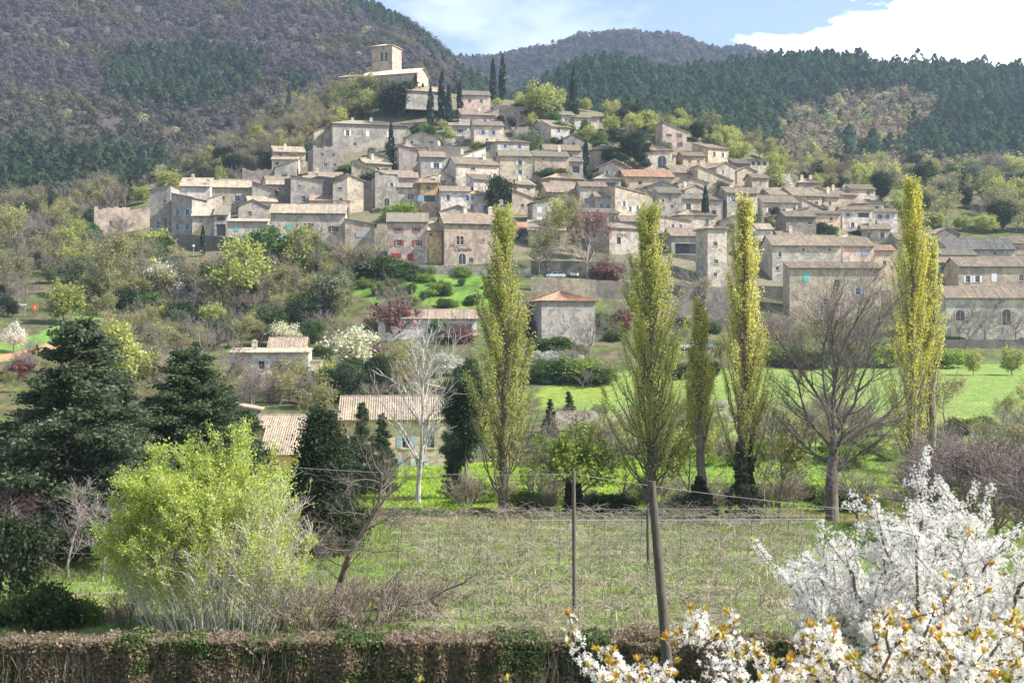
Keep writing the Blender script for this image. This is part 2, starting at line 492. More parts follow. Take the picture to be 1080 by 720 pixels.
# ------------------------------------------------------------------ houses
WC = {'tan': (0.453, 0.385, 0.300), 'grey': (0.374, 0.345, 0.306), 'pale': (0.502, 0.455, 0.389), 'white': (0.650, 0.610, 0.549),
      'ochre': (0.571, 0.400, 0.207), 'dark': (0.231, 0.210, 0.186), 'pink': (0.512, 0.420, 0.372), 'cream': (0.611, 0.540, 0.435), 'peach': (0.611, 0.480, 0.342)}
RC = {'tile': (0.330, 0.268, 0.196), 'pale': (0.485, 0.420, 0.314), 'grey': (0.242, 0.226, 0.181), 'red': (0.466, 0.247, 0.147), 'orange': (0.504, 0.304, 0.176), 'dark': (0.155, 0.158, 0.147),
      'rose': (0.388, 0.310, 0.230)}
SHC = {'red': (0.45, 0.05, 0.05), 'wine': (0.25, 0.05, 0.06), 'turq': (0.15, 0.55, 0.50), 'blue': (0.33, 0.43, 0.62), 'white': (0.8, 0.8, 0.82), 'grey': (0.42, 0.43, 0.45),
       'brown': (0.2, 0.12, 0.07), 'pale': (0.6, 0.62, 0.66), 'green': (0.3, 0.42, 0.36)}
INFO = []
HOUSES = []     # footprints: x, y, radius
hr = random.Random(11)

def panel(mb, o, ux, W, z0, z1, holes, nin, depth=0.2, col=(1, 1, 1)):
    """a wall rectangle from o along ux (unit), z0..z1, with rectangular holes and their reveals"""
    o = np.array(o, float); ux = np.array(ux, float); nin = np.array(nin, float)
    xs = sorted({0.0, W, *[h[0] for h in holes], *[h[1] for h in holes]})
    zs = sorted({z0, z1, *[h[2] for h in holes], *[h[3] for h in holes]})
    P = lambda x, z, d=0.0: o + ux * x + np.array([0, 0, z]) + nin * d
    for a, b in zip(xs, xs[1:]):
        for c, d in zip(zs, zs[1:]):
            mx, mz = (a + b) / 2, (c + d) / 2
            if any(h[0] < mx < h[1] and h[2] < mz < h[3] for h in holes): continue
            mb.quad(P(a, c), P(b, c), P(b, d), P(a, d), col)
    for a, b, c, d in holes:
        mb.quad(P(a, c), P(a, d), P(a, d, depth), P(a, c, depth), col)
        mb.quad(P(b, c, depth), P(b, d, depth), P(b, d), P(b, c), col)
        mb.quad(P(a, d), P(b, d), P(b, d, depth), P(a, d, depth), col)
        mb.quad(P(a, c, depth), P(b, c, depth), P(b, c), P(a, c), col)

def roof_plane(mb, e0, e1, r0, r1, rng, pitch=0.24, th=0.14):
    e0, e1, r0, r1 = (np.array(v, float) for v in (e0, e1, r0, r1))
    W = max(np.linalg.norm(e1 - e0), np.linalg.norm(r1 - r0))
    n = max(4, int(W / pitch))
    nrm = np.cross(e1 - e0, (r0 + r1) / 2 - (e0 + e1) / 2); nrm /= np.linalg.norm(nrm)
    if nrm[2] < 0: nrm = -nrm
    V = []
    m = 2 * n + 1
    for row in range(4):
        t = row / 3.0
        for i in range(m):
            s = i / (m - 1)
            p = (e0 * (1 - s) + e1 * s) * (1 - t) + (r0 * (1 - s) + r1 * s) * t
            V.append(p + nrm * (0.055 if i % 2 == 0 else -0.02) + nrm * rng.uniform(-0.012, 0.012))
    Q = []; C = []
    ct = [rng.uniform(0.82, 1.18) for _ in range(m)]
    for row in range(3):
        for i in range(m - 1):
            Q.append([row * m + i, row * m + i + 1, (row + 1) * m + i + 1, (row + 1) * m + i])
            k = ct[(i + 1) // 2]; C.append((k, k * rng.uniform(0.94, 1.04), k * rng.uniform(0.9, 1.05)))
    mb.add(V, quads=Q, col=np.array(C))
    dn = -nrm * th
    # fascia of the tile ends, underside and the two rakes
    low = [e0 * (1 - i / (m - 1)) + e1 * (i / (m - 1)) + dn for i in range(m)]
    V2 = V[:m] + low
    mb.add(V2, quads=[[i, i + m, i + 1 + m, i + 1] for i in range(m - 1)], col=(0.75, 0.72, 0.7))
    mb.quad(e0 + dn, e1 + dn, r1 + dn, r0 + dn, (0.5, 0.5, 0.5))
    mb.quad(e0 + nrm * .04, r0 + nrm * .04, r0 + dn, e0 + dn, (0.8, 0.78, 0.76)); mb.quad(e1 + nrm * .04, e1 + dn, r1 + dn, r1 + nrm * .04, (0.8, 0.78, 0.76))

_winm = {}
def win_mesh(w, h, kind):
    k = (round(w, 2), round(h, 2), kind)
    if k in _winm: return _winm[k]
    fr = MB(); t = 0.07
    if kind == 'arch':
        n = 12; hw = w / 2; hs = h - hw
        def outline(s):
            pts = [(-hw - s, 0.0)] + [(-(hw + s) * math.cos(math.pi * i / n), hs + (hw + s) * math.sin(math.pi * i / n)) for i in range(n + 1)] + [(hw + s, 0.0)]
            return pts
        A = outline(0); B = outline(0.22)
        for i in range(len(A) - 1):
            fr.quad((A[i][0], -.05, A[i][1]), (A[i+1][0], -.05, A[i+1][1]), (B[i+1][0], -.05, B[i+1][1]), (B[i][0], -.05, B[i][1]))
            fr.quad((B[i][0], -.05, B[i][1]), (B[i+1][0], -.05, B[i+1][1]), (B[i+1][0], .03, B[i+1][1]), (B[i][0], .03, B[i][1]))
            fr.quad((A[i][0], -.05, A[i][1]), (A[i][0], .03, A[i][1]), (A[i+1][0], .03, A[i+1][1]), (A[i+1][0], -.05, A[i+1][1]))
        fr.box(-.035, .035, -.045, .0, 0.05, h - .05)
        pn = MB()
        for i in range(len(A) - 1):
            pn.quad((A[i][0], -.02, 0.0), (A[i+1][0], -.02, 0.0), (A[i+1][0], -.02, A[i+1][1]), (A[i][0], -.02, A[i][1]))
    else:
        y0, y1 = 0.12, 0.18
        fr.box(-w/2, -w/2 + t, y0, y1, 0, h); fr.box(w/2 - t, w/2, y0, y1, 0, h)
        fr.box(-w/2 + t, w/2 - t, y0, y1, 0, t); fr.box(-w/2 + t, w/2 - t, y0, y1, h - t, h)
        if kind in ('win', 'double'):
            q = 0.16 if kind == 'double' else 0.06
            fr.box(-q/2, q/2, y0 - (0.1 if kind == 'double' else 0), y1 - .005, t, h - t)
            if h > 1.1: fr.box(-w/2 + t, -q/2, y0 + .004, y1 - .01, h * .55, h * .55 + .05); fr.box(q/2, w/2 - t, y0 + .004, y1 - .01, h * .55, h * .55 + .05)
            fr.box(-w/2 - .12, w/2 + .12, -.09, 0.115, -.1, -.004)
        pn = MB(); yy = 0.165 if kind != 'open' else 0.19  # open bays get a dark sheet standing for the shade inside
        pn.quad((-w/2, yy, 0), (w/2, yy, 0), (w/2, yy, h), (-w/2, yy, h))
    _winm[k] = (fr.build('window', M['frame']), pn.build('pane', M['glass_or_shade']))
    return _winm[k]
_shm = {}
def shutter_mesh(w, h):
    k = (round(w, 2), round(h, 2))
    if k not in _shm:
        mb = MB(); n = 4
        for i in range(n): mb.box(-w/2 + w*i/n + .006, -w/2 + w*(i+1)/n - .006, -.05, -.012, 0, h)
        mb.box(-w/2, w/2, -.07, -.0501, h*.2, h*.2+.08); mb.box(-w/2, w/2, -.07, -.0501, h*.75, h*.75+.08)
        _shm[k] = mb.build('shutter', M['paint'])
    return _shm[k]

def house(px0, px1, base, eave, roof='g', label='', rot=14, D=None, rise=None, wall='tan', rc='tile', win='auto', sh=None, chim=(), name='stone_house',
          cat='house', pitch=25, dist=None, over=0.5, swin=True, found=3.0, group=None, closed=False):
    pc = (px0 + px1) / 2
    p = at(pc, base) if dist is None else gpt(pc, dist)
    d = p.y
    zb = CZ + (360 - base) / F * d
    rz = R(rot)
    W = (px1 - px0) / F * d / max(0.5, math.cos(rz) + 0.0)
    H = (base - eave) / F * d
    if D is None: D = min(11.0, max(5.0, W * 0.8))
    tr = math.tan(R(pitch))
    root = empty(name, (p.x, p.y, zb), rz)
    tag(root, label, cat, group)
    cx, sy = math.cos(rz), math.sin(rz)
    INFO.append((pc, (base + eave) / 2, label, p.x, p.y))
    HOUSES.append((p.x - sy * D / 2, p.y + cx * D / 2, 0.5 * math.hypot(W, D)))
    wc = tuple(WC[wall]) if isinstance(wall, str) else wall
    k = hr.uniform(0.92, 1.08); wc = tuple(min(0.8, c * k * hr.uniform(0.97, 1.03)) for c in wc)
    holes = []; wins = []
    # windows: (u, v, w, h, shutter, kind), u and v fractions of the front wall; heights in metres
    if win == 'auto':
        nf = max(1, int(round(H / 3.0))); nc = max(1, int(W / 3.3)); win = []
        for f_ in range(nf):
            for c_ in range(nc):
                if hr.random() < 0.22: continue
                ww = hr.choice([0.8, 0.9, 1.0]); hh = hr.choice([1.0, 1.3, 1.4]) if f_ < nf - 1 or nf == 1 else hr.choice([0.8, 1.0, 1.2])
                win.append(((c_ + 0.5 + hr.uniform(-.12, .12)) / nc, (f_ + 0.52) / nf, ww, hh, sh if hr.random() < 0.75 else None, 'win'))
    for u, v, ww, hh, s, kind in win:
        xc = u * W; zc = v * H
        a, b, c, e = xc - ww/2, xc + ww/2, zc - hh/2, zc + hh/2
        a, b = max(a, .1), min(b, W - .1); c = max(c, 0.02); e = min(e, H - .08)
        if b - a < .2 or e - c < .2: continue
        if kind != 'arch': 
            if any(a < h[1] and b > h[0] and c < h[3] and e > h[2] for h in holes): continue
            holes.append((a, b, c, e))
        wins.append((a, b, c, e, s, kind))
    mb = MB()
    zf = -found
    panel(mb, (-W/2, 0, 0), (1, 0, 0), W, zf, H, holes, (0, 1, 0))
    sh_holes = []
    swl = []
    if swin and D > 5 and H > 3.5:
        for v in ([0.3, 0.72] if H > 5 else [0.55]):
            u = hr.uniform(.3, .65)
            a = (u * D); sh_holes.append((a - .4, a + .4, v * H - .5, v * H + .5)); swl.append((a, v * H - .5))
    # left side seen from outside: along +y from the back to the front so that the normal looks out
    panel(mb, (-W/2, D, 0), (0, -1, 0), D, zf, H, sh_holes, (1, 0, 0))
    panel(mb, (W/2, 0, 0), (0, 1, 0), D, zf, H, [], (-1, 0, 0))
    panel(mb, (W/2, D, 0), (-1, 0, 0), W, zf, H, [], (0, -1, 0))
    rm = MB(); ov = over
    hw = W / 2
    if roof == 'g':
        rs = rise or tr * D / 2; k = rs / (D / 2)
        mb.tri((-hw, 0, H), (-hw, D/2, H + rs), (-hw, D, H)); mb.tri((hw, 0, H), (hw, D, H), (hw, D/2, H + rs))
        roof_plane(rm, (-hw - ov*.6, -ov, H - k*ov), (hw + ov*.6, -ov, H - k*ov), (-hw - ov*.6, D/2, H + rs), (hw + ov*.6, D/2, H + rs), hr)
        roof_plane(rm, (hw + ov*.6, D + ov, H - k*ov), (-hw - ov*.6, D + ov, H - k*ov), (hw + ov*.6, D/2 + .002, H + rs), (-hw - ov*.6, D/2 + .002, H + rs), hr)
        tubes(rm, [[-hw - ov*.6, D/2, H + rs + .02, hw + ov*.6, D/2, H + rs + .02, .11, .11]], 6, (0.9, 0.85, 0.8))
        zroof = lambda x, y, k=k, rs=rs: H + rs - k * abs(y - D/2)
    elif roof == 'f':
        rs = rise or tr * W / 2; k = rs / hw
        mb.tri((-hw, 0, H), (hw, 0, H), (0, 0, H + rs)); mb.tri((-hw, D, H), (0, D, H + rs), (hw, D, H))
        roof_plane(rm, (-hw - ov, D + ov*.6, H - k*ov), (-hw - ov, -ov*.6, H - k*ov), (0, D + ov*.6, H + rs), (0, -ov*.6, H + rs), hr)
        roof_plane(rm, (hw + ov, -ov*.6, H - k*ov), (hw + ov, D + ov*.6, H - k*ov), (.002, -ov*.6, H + rs), (.002, D + ov*.6, H + rs), hr)
        tubes(rm, [[0, -ov*.6, H + rs + .02, 0, D + ov*.6, H + rs + .02, .11, .11]], 6, (0.9, 0.85, 0.8))
        zroof = lambda x, y, k=k, rs=rs: H + rs - k * abs(x)
    elif roof == 'h':
        h2 = min(hw, D / 2); rs = rise or tr * h2; k = rs / h2
        rl = (-hw + h2, D/2 if hw >= D/2 else h2); rr = (hw - h2, D/2 if hw >= D/2 else D - h2)
        A = (-hw - ov, -ov, H - k*ov); B = (hw + ov, -ov, H - k*ov); Cc = (hw + ov, D + ov, H - k*ov); Dd = (-hw - ov, D + ov, H - k*ov)
        RL = (rl[0], rl[1], H + rs); RR = (rr[0], rr[1], H + rs)
        if hw >= D / 2:
            roof_plane(rm, A, B, RL, RR, hr); roof_plane(rm, Cc, Dd, RR, RL, hr)
            roof_plane(rm, Dd, A, RL, RL, hr); roof_plane(rm, B, Cc, RR, RR, hr)
        else:
            roof_plane(rm, A, B, RL, RL, hr); roof_plane(rm, Cc, Dd, RR, RR, hr)
            roof_plane(rm, Dd, A, RR, RL, hr); roof_plane(rm, B, Cc, RL, RR, hr)
        for P_, Q_ in ((A, RL), (Dd, RL if hw >= D/2 else RR), (B, RR if hw >= D/2 else RL), (Cc, RR), (RL, RR)):
            tubes(rm, [[*P_, *Q_, .11, .11]], 6, (0.95, 0.85, 0.8))
        zroof = lambda x, y, k=k, rs=rs: H + rs * 0.6
    elif roof == 'm':
        rs = rise or tr * D * .8; k = rs / D
        mb.tri((-hw, 0, H), (-hw, D, H + rs), (-hw, D, H)); mb.tri((hw, 0, H), (hw, D, H), (hw, D, H + rs))
        mb.quad((hw, D, H), (-hw, D, H), (-hw, D, H + rs), (hw, D, H + rs))
        roof_plane(rm, (-hw - ov*.5, -ov, H - k*ov), (hw + ov*.5, -ov, H - k*ov), (-hw - ov*.5, D + .1, H + rs + k*.1), (hw + ov*.5, D + .1, H + rs + k*.1), hr)
        zroof = lambda x, y, k=k, rs=rs: H + k * y
    elif roof in ('mr', 'ml'):
        rs = rise or tr * W * .8; k = rs / W; s = 1 if roof == 'mr' else -1
        hx = -hw * s; lx = hw * s
        mb.tri((hx, 0, H), (lx, 0, H), (hx, 0, H + rs)); mb.tri((hx, D, H), (hx, D, H + rs), (lx, D, H))
        mb.quad((hx, 0, H), (hx, D, H), (hx, D, H + rs), (hx, 0, H + rs))
        roof_plane(rm, (lx + s*ov, -ov*.5, H - k*ov), (lx + s*ov, D + ov*.5, H - k*ov), (hx - s*.1, -ov*.5, H + rs + k*.1), (hx - s*.1, D + ov*.5, H + rs + k*.1), hr)
        zroof = lambda x, y, k=k, rs=rs: H + rs * (0.5 - s * x / W)
    elif roof == 'flat':
        mb.quad((-hw, 0, H - .05), (hw, 0, H - .05), (hw, D, H - .05), (-hw, D, H - .05), (.6, .6, .6))
        rm.box(-hw - .1, hw + .1, -.1, D + .1, H - .04, H + .12)
        zroof = lambda x, y: H
    else:   # ruin: no roof, a ragged wall top
        mb.quad((-hw, 0, H - .3), (hw, 0, H - .3), (hw, D, H - .3), (-hw, D, H - .3), (.5, .5, .5))
        n = max(5, int(W / 0.9))
        for i in range(n):
            a, b = -hw + W*i/n, -hw + W*(i+1)/n
            hh = hr.uniform(.1, .9) * (1 if 0 < i < n-1 else 1.5)
            mb.box(a + .001, b - .001, .002, .5, H, H + hh)
        zroof = lambda x, y: H
    mesh = mb.build('wall', M['wall'])
    o = link('wall', mesh, root); o.color = (*wc, 1)
    if rm.n:
        ro = link('roof', rm.build('roof', M['roof']), root)
        k = hr.uniform(0.76, 0.98); ro.color = (*[min(.8, c * k * f_) for c, f_ in zip(RC[rc], (1.03, .98, .95))], 1)
        for (u, v) in chim:
            cb = MB(); x, y = (u - .5) * W, v * D; z = zroof(x, y)
            cb.box(x - .4, x + .4, y - .3, y + .3, z - .4, z + 1.25)
            cb.box(x - .48, x + .48, y - .38, y + .38, z + 1.25, z + 1.37)
            cb.box(x - .25, x + .25, y - .18, y + .18, z + 1.37, z + 1.6)
            c = link('chimney', cb.build('chimney', M['wall']), ro); c.color = (*[x_ * 1.05 for x_ in WC['cream']], 1)
    for a, b, c, e, s, kind in wins:
        ww, hh = b - a, e - c
        fm, pm = win_mesh(ww, hh, kind)
        x = -W/2 + (a + b) / 2
        nm = 'door' if kind == 'door' else ('opening' if kind == 'open' else 'window')
        if kind == 'shut' and s:   # closed shutters: two leaves over the opening
            for sg in (-1, 1):
                q = link('shutter', shutter_mesh(ww/2 - .01, hh + .06), root, (x + sg * ww / 4, 0.0, c - .03)); q.color = (*SHC[s], 1)
            continue
        if kind == 'door':
            q = link('door', shutter_mesh(ww - .02, hh), root, (x, 0.12, c)); q.color = (*SHC[s or 'brown'], 1); continue
        w_ = link(nm, fm, root, (x, 0, c)); link('pane', pm, w_)
        if s:
            for sg in (-1, 1):
                q = link('shutter', shutter_mesh(ww/2, hh), root, (x + sg * (ww * .75 + .03), 0.0, c)); q.color = (*SHC[s], 1)
    for a, z in swl:
        fm, pm = win_mesh(.8, 1.0, 'win')
        w_ = link('window', fm, root, (-W/2, D - a, z), (0, 0, R(-90))); link('pane', pm, w_)
    root['_dims'] = (W, D, H)
    return root, W, D, H

def stone_wall(pts, h, label, cat='wall', name='stone_wall', wall='grey', th=0.6, tops=None, ragged=0.0, group=None):
    """pts: list of (px, d) along the wall; it stands on the ground and is h high (or reaches image row tops[i])"""
    P = []
    for i, (a, b) in enumerate(zip(pts, pts[1:])):
        n = max(1, int(abs(a[0] - b[0]) / 8))
        for k in range(n): P.append((a[0] + (b[0]-a[0])*k/n, a[1] + (b[1]-a[1])*k/n, i + k/n))
    P.append((*pts[-1], len(pts) - 1))
    mb = MB(); o0 = gpt(*pts[0])
    prev = None
    for px, d, t in P:
        g = gpt(px, d)
        top = g.z + h
        if tops is not None:
            i = min(int(t), len(tops) - 2); row = tops[i] + (tops[i+1] - tops[i]) * (t - i)
            top = CZ + (360 - row) / F * d
        top += hr.uniform(-1, 1) * ragged
        b = g - o0; zb = b.z - 2.5; zt = top - o0.z
        cur = [np.array((b.x, b.y, zb)), np.array((b.x, b.y, zt)), np.array((b.x, b.y + th, zt)), np.array((b.x, b.y + th, zb))]
        if prev is not None:
            mb.quad(prev[0], cur[0], cur[1], prev[1]); mb.quad(prev[1], cur[1], cur[2], prev[2]); mb.quad(prev[2], cur[2], cur[3], prev[3])
        else: mb.quad(*cur[::-1])
        prev = cur
    mb.quad(*prev)
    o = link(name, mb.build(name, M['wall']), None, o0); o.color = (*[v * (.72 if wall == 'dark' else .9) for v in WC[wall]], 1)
    tag(o, label, cat, group, 'thing')
    return o
# ------------------------------------------------------------------ the village, from the photograph's left to right and bottom to top
W_ = 'win'
# --- church on the hilltop
def church():
    p = gpt(408, 462); d = p.y
    zb = CZ + (360 - 95) / F * d
    root = empty('church', (p.x, p.y, zb), R(-20))
    tag(root, 'hilltop church with square bell tower above the village', 'church')
    def block(name, x0, x1, y0, y1, z0, z1, holes=()):
        mb = MB(); W = x1 - x0; D = y1 - y0
        panel(mb, (x0, y0, 0), (1, 0, 0), W, z0, z1, list(holes), (0, 1, 0), .5)
        panel(mb, (x0, y1, 0), (0, -1, 0), D, z0, z1, [], (1, 0, 0))
        panel(mb, (x1, y0, 0), (0, 1, 0), D, z0, z1, [], (-1, 0, 0))
        panel(mb, (x1, y1, 0), (-1, 0, 0), W, z0, z1, [], (0, -1, 0))
        return mb
    # nave, x in metres about the middle of the church
    mb = block('nave', -9, 10.8, 0, 9, -6, 5.0)
    mb.tri((-9, 0, 5.0), (-9, 4.5, 7.2), (-9, 9, 5.0)); mb.tri((10.8, 0, 5.0), (10.8, 9, 5.0), (10.8, 4.5, 7.2))
    o = link('nave', mb.build('nave', M['wall']), root); o.color = (.44, .37, .29, 1)
    rm = MB(); roof_plane(rm, (-9.3, -.4, 4.85), (11.2, -.4, 4.85), (-9.3, 4.5, 7.25), (11.2, 4.5, 7.25), hr); roof_plane(rm, (11.2, 9.4, 4.85), (-9.3, 9.4, 4.85), (11.2, 4.503, 7.25), (-9.3, 4.503, 7.25), hr)
    q = link('nave_roof', rm.build('nave_roof', M['roof']), root); q.color = (.58, .46, .37, 1)
    mb = block('side_chapel', -18.0, -9.01, 1.5, 8, -6, 5.6)
    mb.tri((-18, 1.5, 5.6), (-18, 8, 6.7), (-18, 8, 5.6))
    o = link('side_chapel', mb.build('side_chapel', M['wall']), root); o.color = (.40, .34, .27, 1)
    rm = MB(); roof_plane(rm, (-18.3, 1.1, 5.5), (-8.9, 1.1, 5.5), (-18.3, 8.2, 7.3), (-8.9, 8.2, 7.3), hr)
    q = link('chapel_roof', rm.build('chapel_roof', M['roof']), root); q.color = (.62, .44, .34, 1)
    tb = block('bell_tower', -7.6, -0.2, 4.6, 12.0, 3.0, 15.6, [(3.2, 4.2, 10.4, 13.2), (4.8, 5.8, 10.4, 13.2)])
    t = link('bell_tower', tb.build('bell_tower', M['wall']), root); t.color = (.46, .375, .285, 1)
    dm = MB(); dm.box(-4.7, -1.5, 5.05, 5.1, 10.2, 13.4)  # dark sheet behind the arches, painting the shade inside the belfry
    link('belfry_shade_sheet', dm.build('belfry_shade_sheet', M['glass_or_shade']), t)
    for x in (-3.9, -2.3):
        fm, pm = win_mesh(1.0, 3.1, 'arch')
        w_ = link('arched_opening', fm, t, (x, 4.6, 10.4)); link('pane', pm, w_)  # unglazed: the dark fill stands for shade within
    rm = MB(); A = (-8.0, 4.2, 15.5); B = (0.2, 4.2, 15.5); C_ = (0.2, 12.4, 15.5); D_ = (-8.0, 12.4, 15.5); T_ = (-3.9, 8.3, 16.8)
    for a, b in ((A, B), (B, C_), (C_, D_), (D_, A)): roof_plane(rm, a, b, T_, T_, hr)
    q = link('tower_roof', rm.build('tower_roof', M['roof']), t); q.color = (.66, .50, .40, 1)
    HOUSES.append((p.x - 2, p.y + 5, 13))
church()
H_ = house
H_(429, 470, 106, 96, 'g', 'low tiled annex just right below the hilltop church', 16, wall='grey', rc='pale', D=9, dist=448, win=[])
H_(486, 517, 113, 100, 'g', 'low house with long roof beside twin tall cypresses near the hilltop', 10, wall='pink', rc='grey', dist=447, D=8, win=[(.3,.5,1,.9,None,W_),(.7,.5,.9,.9,None,W_)])
# --- upper tier
H_(352, 428, 158, 131, 'h', 'large grey mansion with white shutters on the upper left slope', 14, wall='grey', rc='grey', D=12, pitch=17, chim=[(.55,.4),(.3,.5)],
   win=[(.2,.62,1,1.6,'white',W_),(.47,.62,1,1.6,'white','shut'),(.78,.62,1.1,1.7,'white',W_),(.3,.2,.9,1,None,W_)])
H_(331, 362, 188, 157, 'ruin', 'roofless grey stone house below the large mansion', 20, wall='dark', win=[(.3,.78,.8,1,None,W_),(.65,.78,.8,1,None,W_),(.4,.45,.9,1.1,None,W_),(.7,.45,.8,1,None,W_)], D=7)
H_(390, 410, 180, 166, 'mr', 'small slate coloured lean-to shed left of the cypress', 10, wall='grey', rc='grey', win=[(.6,.5,.8,.8,None,W_)])
H_(500, 531, 153, 132, 'g', 'cream house with pale blue windows at the end of an upper terrace', 10, wall='cream', rc='grey', D=7, win=[(.3,.62,1,1.2,'blue',W_),(.65,.62,1,1.2,'blue',W_),(.45,.25,.8,.8,None,W_)])
H_(487, 522, 135, 121, 'm', 'pinkish house with lean-to roof behind the cream house', 10, wall='pink', rc='tile', chim=[(.6,.6)], win=[(.3,.5,1,1,None,W_),(.7,.5,1,1,'white',W_)])
H_(545, 574, 150, 144, 'm', 'long grey barn roof sloping down towards the valley', 8, wall='grey', rc='grey', D=11, pitch=26, win=[(.5,.4,1.6,.9,None,'open')])
H_(606, 632, 137, 124, 'm', 'flat roofed white house with garage doors below the lone tall cypress', 12, wall='cream', rc='grey', D=7, pitch=8, win=[(.25,.45,1.6,1.7,'white','shut'),(.6,.45,1.6,1.7,'white','shut')])
H_(588, 606, 133, 121, 'm', 'small bright gabled hut left of the flat roofed white house', 12, wall='white', rc='pale', win=[(.5,.5,.8,1,None,W_)])
H_(594, 616, 158, 146, 'f', 'ruined dark stone barn with broken gable', 15, wall='dark', rc='dark', win=[(.5,.5,1,1,None,'open')])
# --- second tier
H_(444, 470, 189, 165, 'g', 'grey house with a mullioned window left of the broad pink roof', 10, wall='grey', rc='tile', win=[(.62,.6,1.5,1.4,'white',W_)], D=8)
H_(444, 452, 184, 174, 'm', 'tiny blue glazed veranda on a grey house', 5, wall='pale', rc='grey', win=[(.5,.5,1.3,1.3,'blue',W_)], D=4)
H_(481, 526, 198, 173, 'g', 'pale house with broad pink tiled roof and large chimney', 18, wall='pale', rc='tile', chim=[(.75,.4)], D=9, pitch=26, win=[(.4,.8,1.2,.8,None,W_),(.7,.4,1,1.3,None,W_)])
H_(527, 564, 192, 164, 'g', 'long stone house with one shuttered bay in the second tier', 8, wall='tan', rc='grey', win=[(.58,.72,1,1.3,'pale',W_),(.58,.35,1,1.3,'pale',W_)])
H_(564, 600, 192, 164.5, 'g', 'tall plain stone house with almost no windows in the second tier', 10, wall='tan', rc='grey', win=[(.25,.85,.7,.6,None,W_)], chim=[(.8,.5)])
H_(600, 615, 190, 170, 'm', 'narrow house with dark covered balcony beside a cypress', 10, wall='grey', rc='grey', win=[(.5,.55,2,1.8,None,'open')])
H_(575, 613, 172, 158, 'g', 'low roofed house tucked behind the tall plain stone house', 10, wall='pale', rc='tile', win=[(.3,.6,1,1,None,W_),(.7,.6,1,1,None,W_)])
H_(628, 655, 182, 157, 'h', 'hip roofed tan house hidden behind the dark umbrella pines', 20, wall='tan', rc='rose', win=[(.3,.6,.9,1.2,None,W_)])
H_(677, 709, 183, 158, 'h', 'cream house with a big arched window beside the umbrella pines', 10, wall='cream', rc='rose', D=9, win=[(.67,.5,2.4,3.4,None,'arch'),(.2,.5,.9,1.4,'pale',W_)], chim=[(.3,.4)])
H_(746, 769, 172, 156, 'm', 'peach gabled house at the top right edge of the village', 24, wall='peach', rc='rose', D=9, pitch=18, win=[(.3,.55,.9,1.3,'pale',W_),(.72,.55,.9,1.3,'white',W_)])
H_(720, 744, 177, 164, 'g', 'row of stepped low roofs left of the peach gabled house', 14, wall='tan', rc='tile', win=[(.3,.5,.8,.9,None,W_),(.7,.5,.8,.9,None,W_)])
H_(790, 811, 186, 168, 'm', 'square tower house with open loggia at the upper right', 12, wall='pale', rc='grey', pitch=9, win=[(.2,.75,1.1,1.3,None,'open'),(.5,.75,1.1,1.3,None,'open'),(.8,.75,1.1,1.3,None,'open')])
H_(774, 792, 188, 172, 'm', 'dark open shed with timber posts left of the loggia tower', 12, wall='dark', rc='grey', win=[(.5,.6,2,2,None,'open')])
H_(842, 866, 205, 192, 'h', 'stone house with two chimneys at the edge of the pine wood', 12, wall='tan', rc='tile', chim=[(.3,.5),(.7,.5)], win=[(.3,.5,.9,1,None,W_),(.7,.5,.9,1,None,W_)])
# --- third tier
H_(659, 712, 200, 186, 'm', 'long low house with orange tiled roof and blue doors', 6, wall='peach', rc='orange', D=7, win=[(.74,.45,2.6,2.2,'blue','door'),(.3,.5,1,1,None,W_)])
H_(710, 744, 196, 182, 'm', 'house with wide pinkish roof right of the orange roof', 10, wall='tan', rc='rose', D=8, win=[(.5,.5,1,1,None,W_)])
H_(755, 776, 198, 176, 'f', 'stone house with pointed gable and narrow windows', 22, wall='grey', rc='tile', D=9, win=[(.35,.75,.6,1.2,None,W_),(.5,.4,.6,1.2,None,W_),(.65,.4,.6,1.2,None,W_)])
H_(777, 798, 196, 180, 'f', 'small gabled house between two stone houses at the upper right', 14, wall='tan', rc='tile', win=[(.5,.5,.8,1,None,W_)])
H_(793, 811, 207, 187, 'g', 'cube shaped stone house with eave shadow above the yellow poplar', 16, wall='tan', rc='tile', win=[(.5,.7,.6,.6,None,W_)])
H_(715, 747, 209, 192, 'f', 'wide gabled house with dark upper opening in the third tier', 10, wall='tan', rc='tile', pitch=16, win=[(.5,.6,2,1.4,None,'open'),(.85,.4,.8,1,None,W_)])
H_(648, 681, 228, 203, 'mr', 'wide house stepping down with a single sloping roof, three green windows', 30, wall='tan', rc='tile', D=10, pitch=12, win=[(.3,.5,.8,1.3,'pale',W_),(.5,.3,.8,1.3,'pale',W_),(.75,.35,.8,1.3,'white',W_)])
H_(628, 650, 226, 207, 'm', 'grey house with a row of green shuttered windows', 4, wall='grey', rc='tile', win=[(.3,.45,.7,1.2,'green',W_),(.62,.45,.7,1.2,'green',W_),(.88,.45,.5,1.2,None,W_)])
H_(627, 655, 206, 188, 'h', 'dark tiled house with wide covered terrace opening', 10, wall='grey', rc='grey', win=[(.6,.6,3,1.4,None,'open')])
H_(612, 640, 222, 196, 'g', 'pale grey house with blue and white shuttered windows', 10, wall='pale', rc='tile', win=[(.2,.38,1,1.3,'blue',W_),(.6,.6,.9,1.3,'white','shut'),(.6,.2,.9,1.2,'white','shut')])
H_(577, 614, 218, 202, 'g', 'house with long mottled roof behind the yellow blossoming tree', 12, wall='tan', rc='tile', pitch=30, D=9, win=[(.4,.5,.8,1,None,W_),(.7,.4,.8,1,None,W_)])
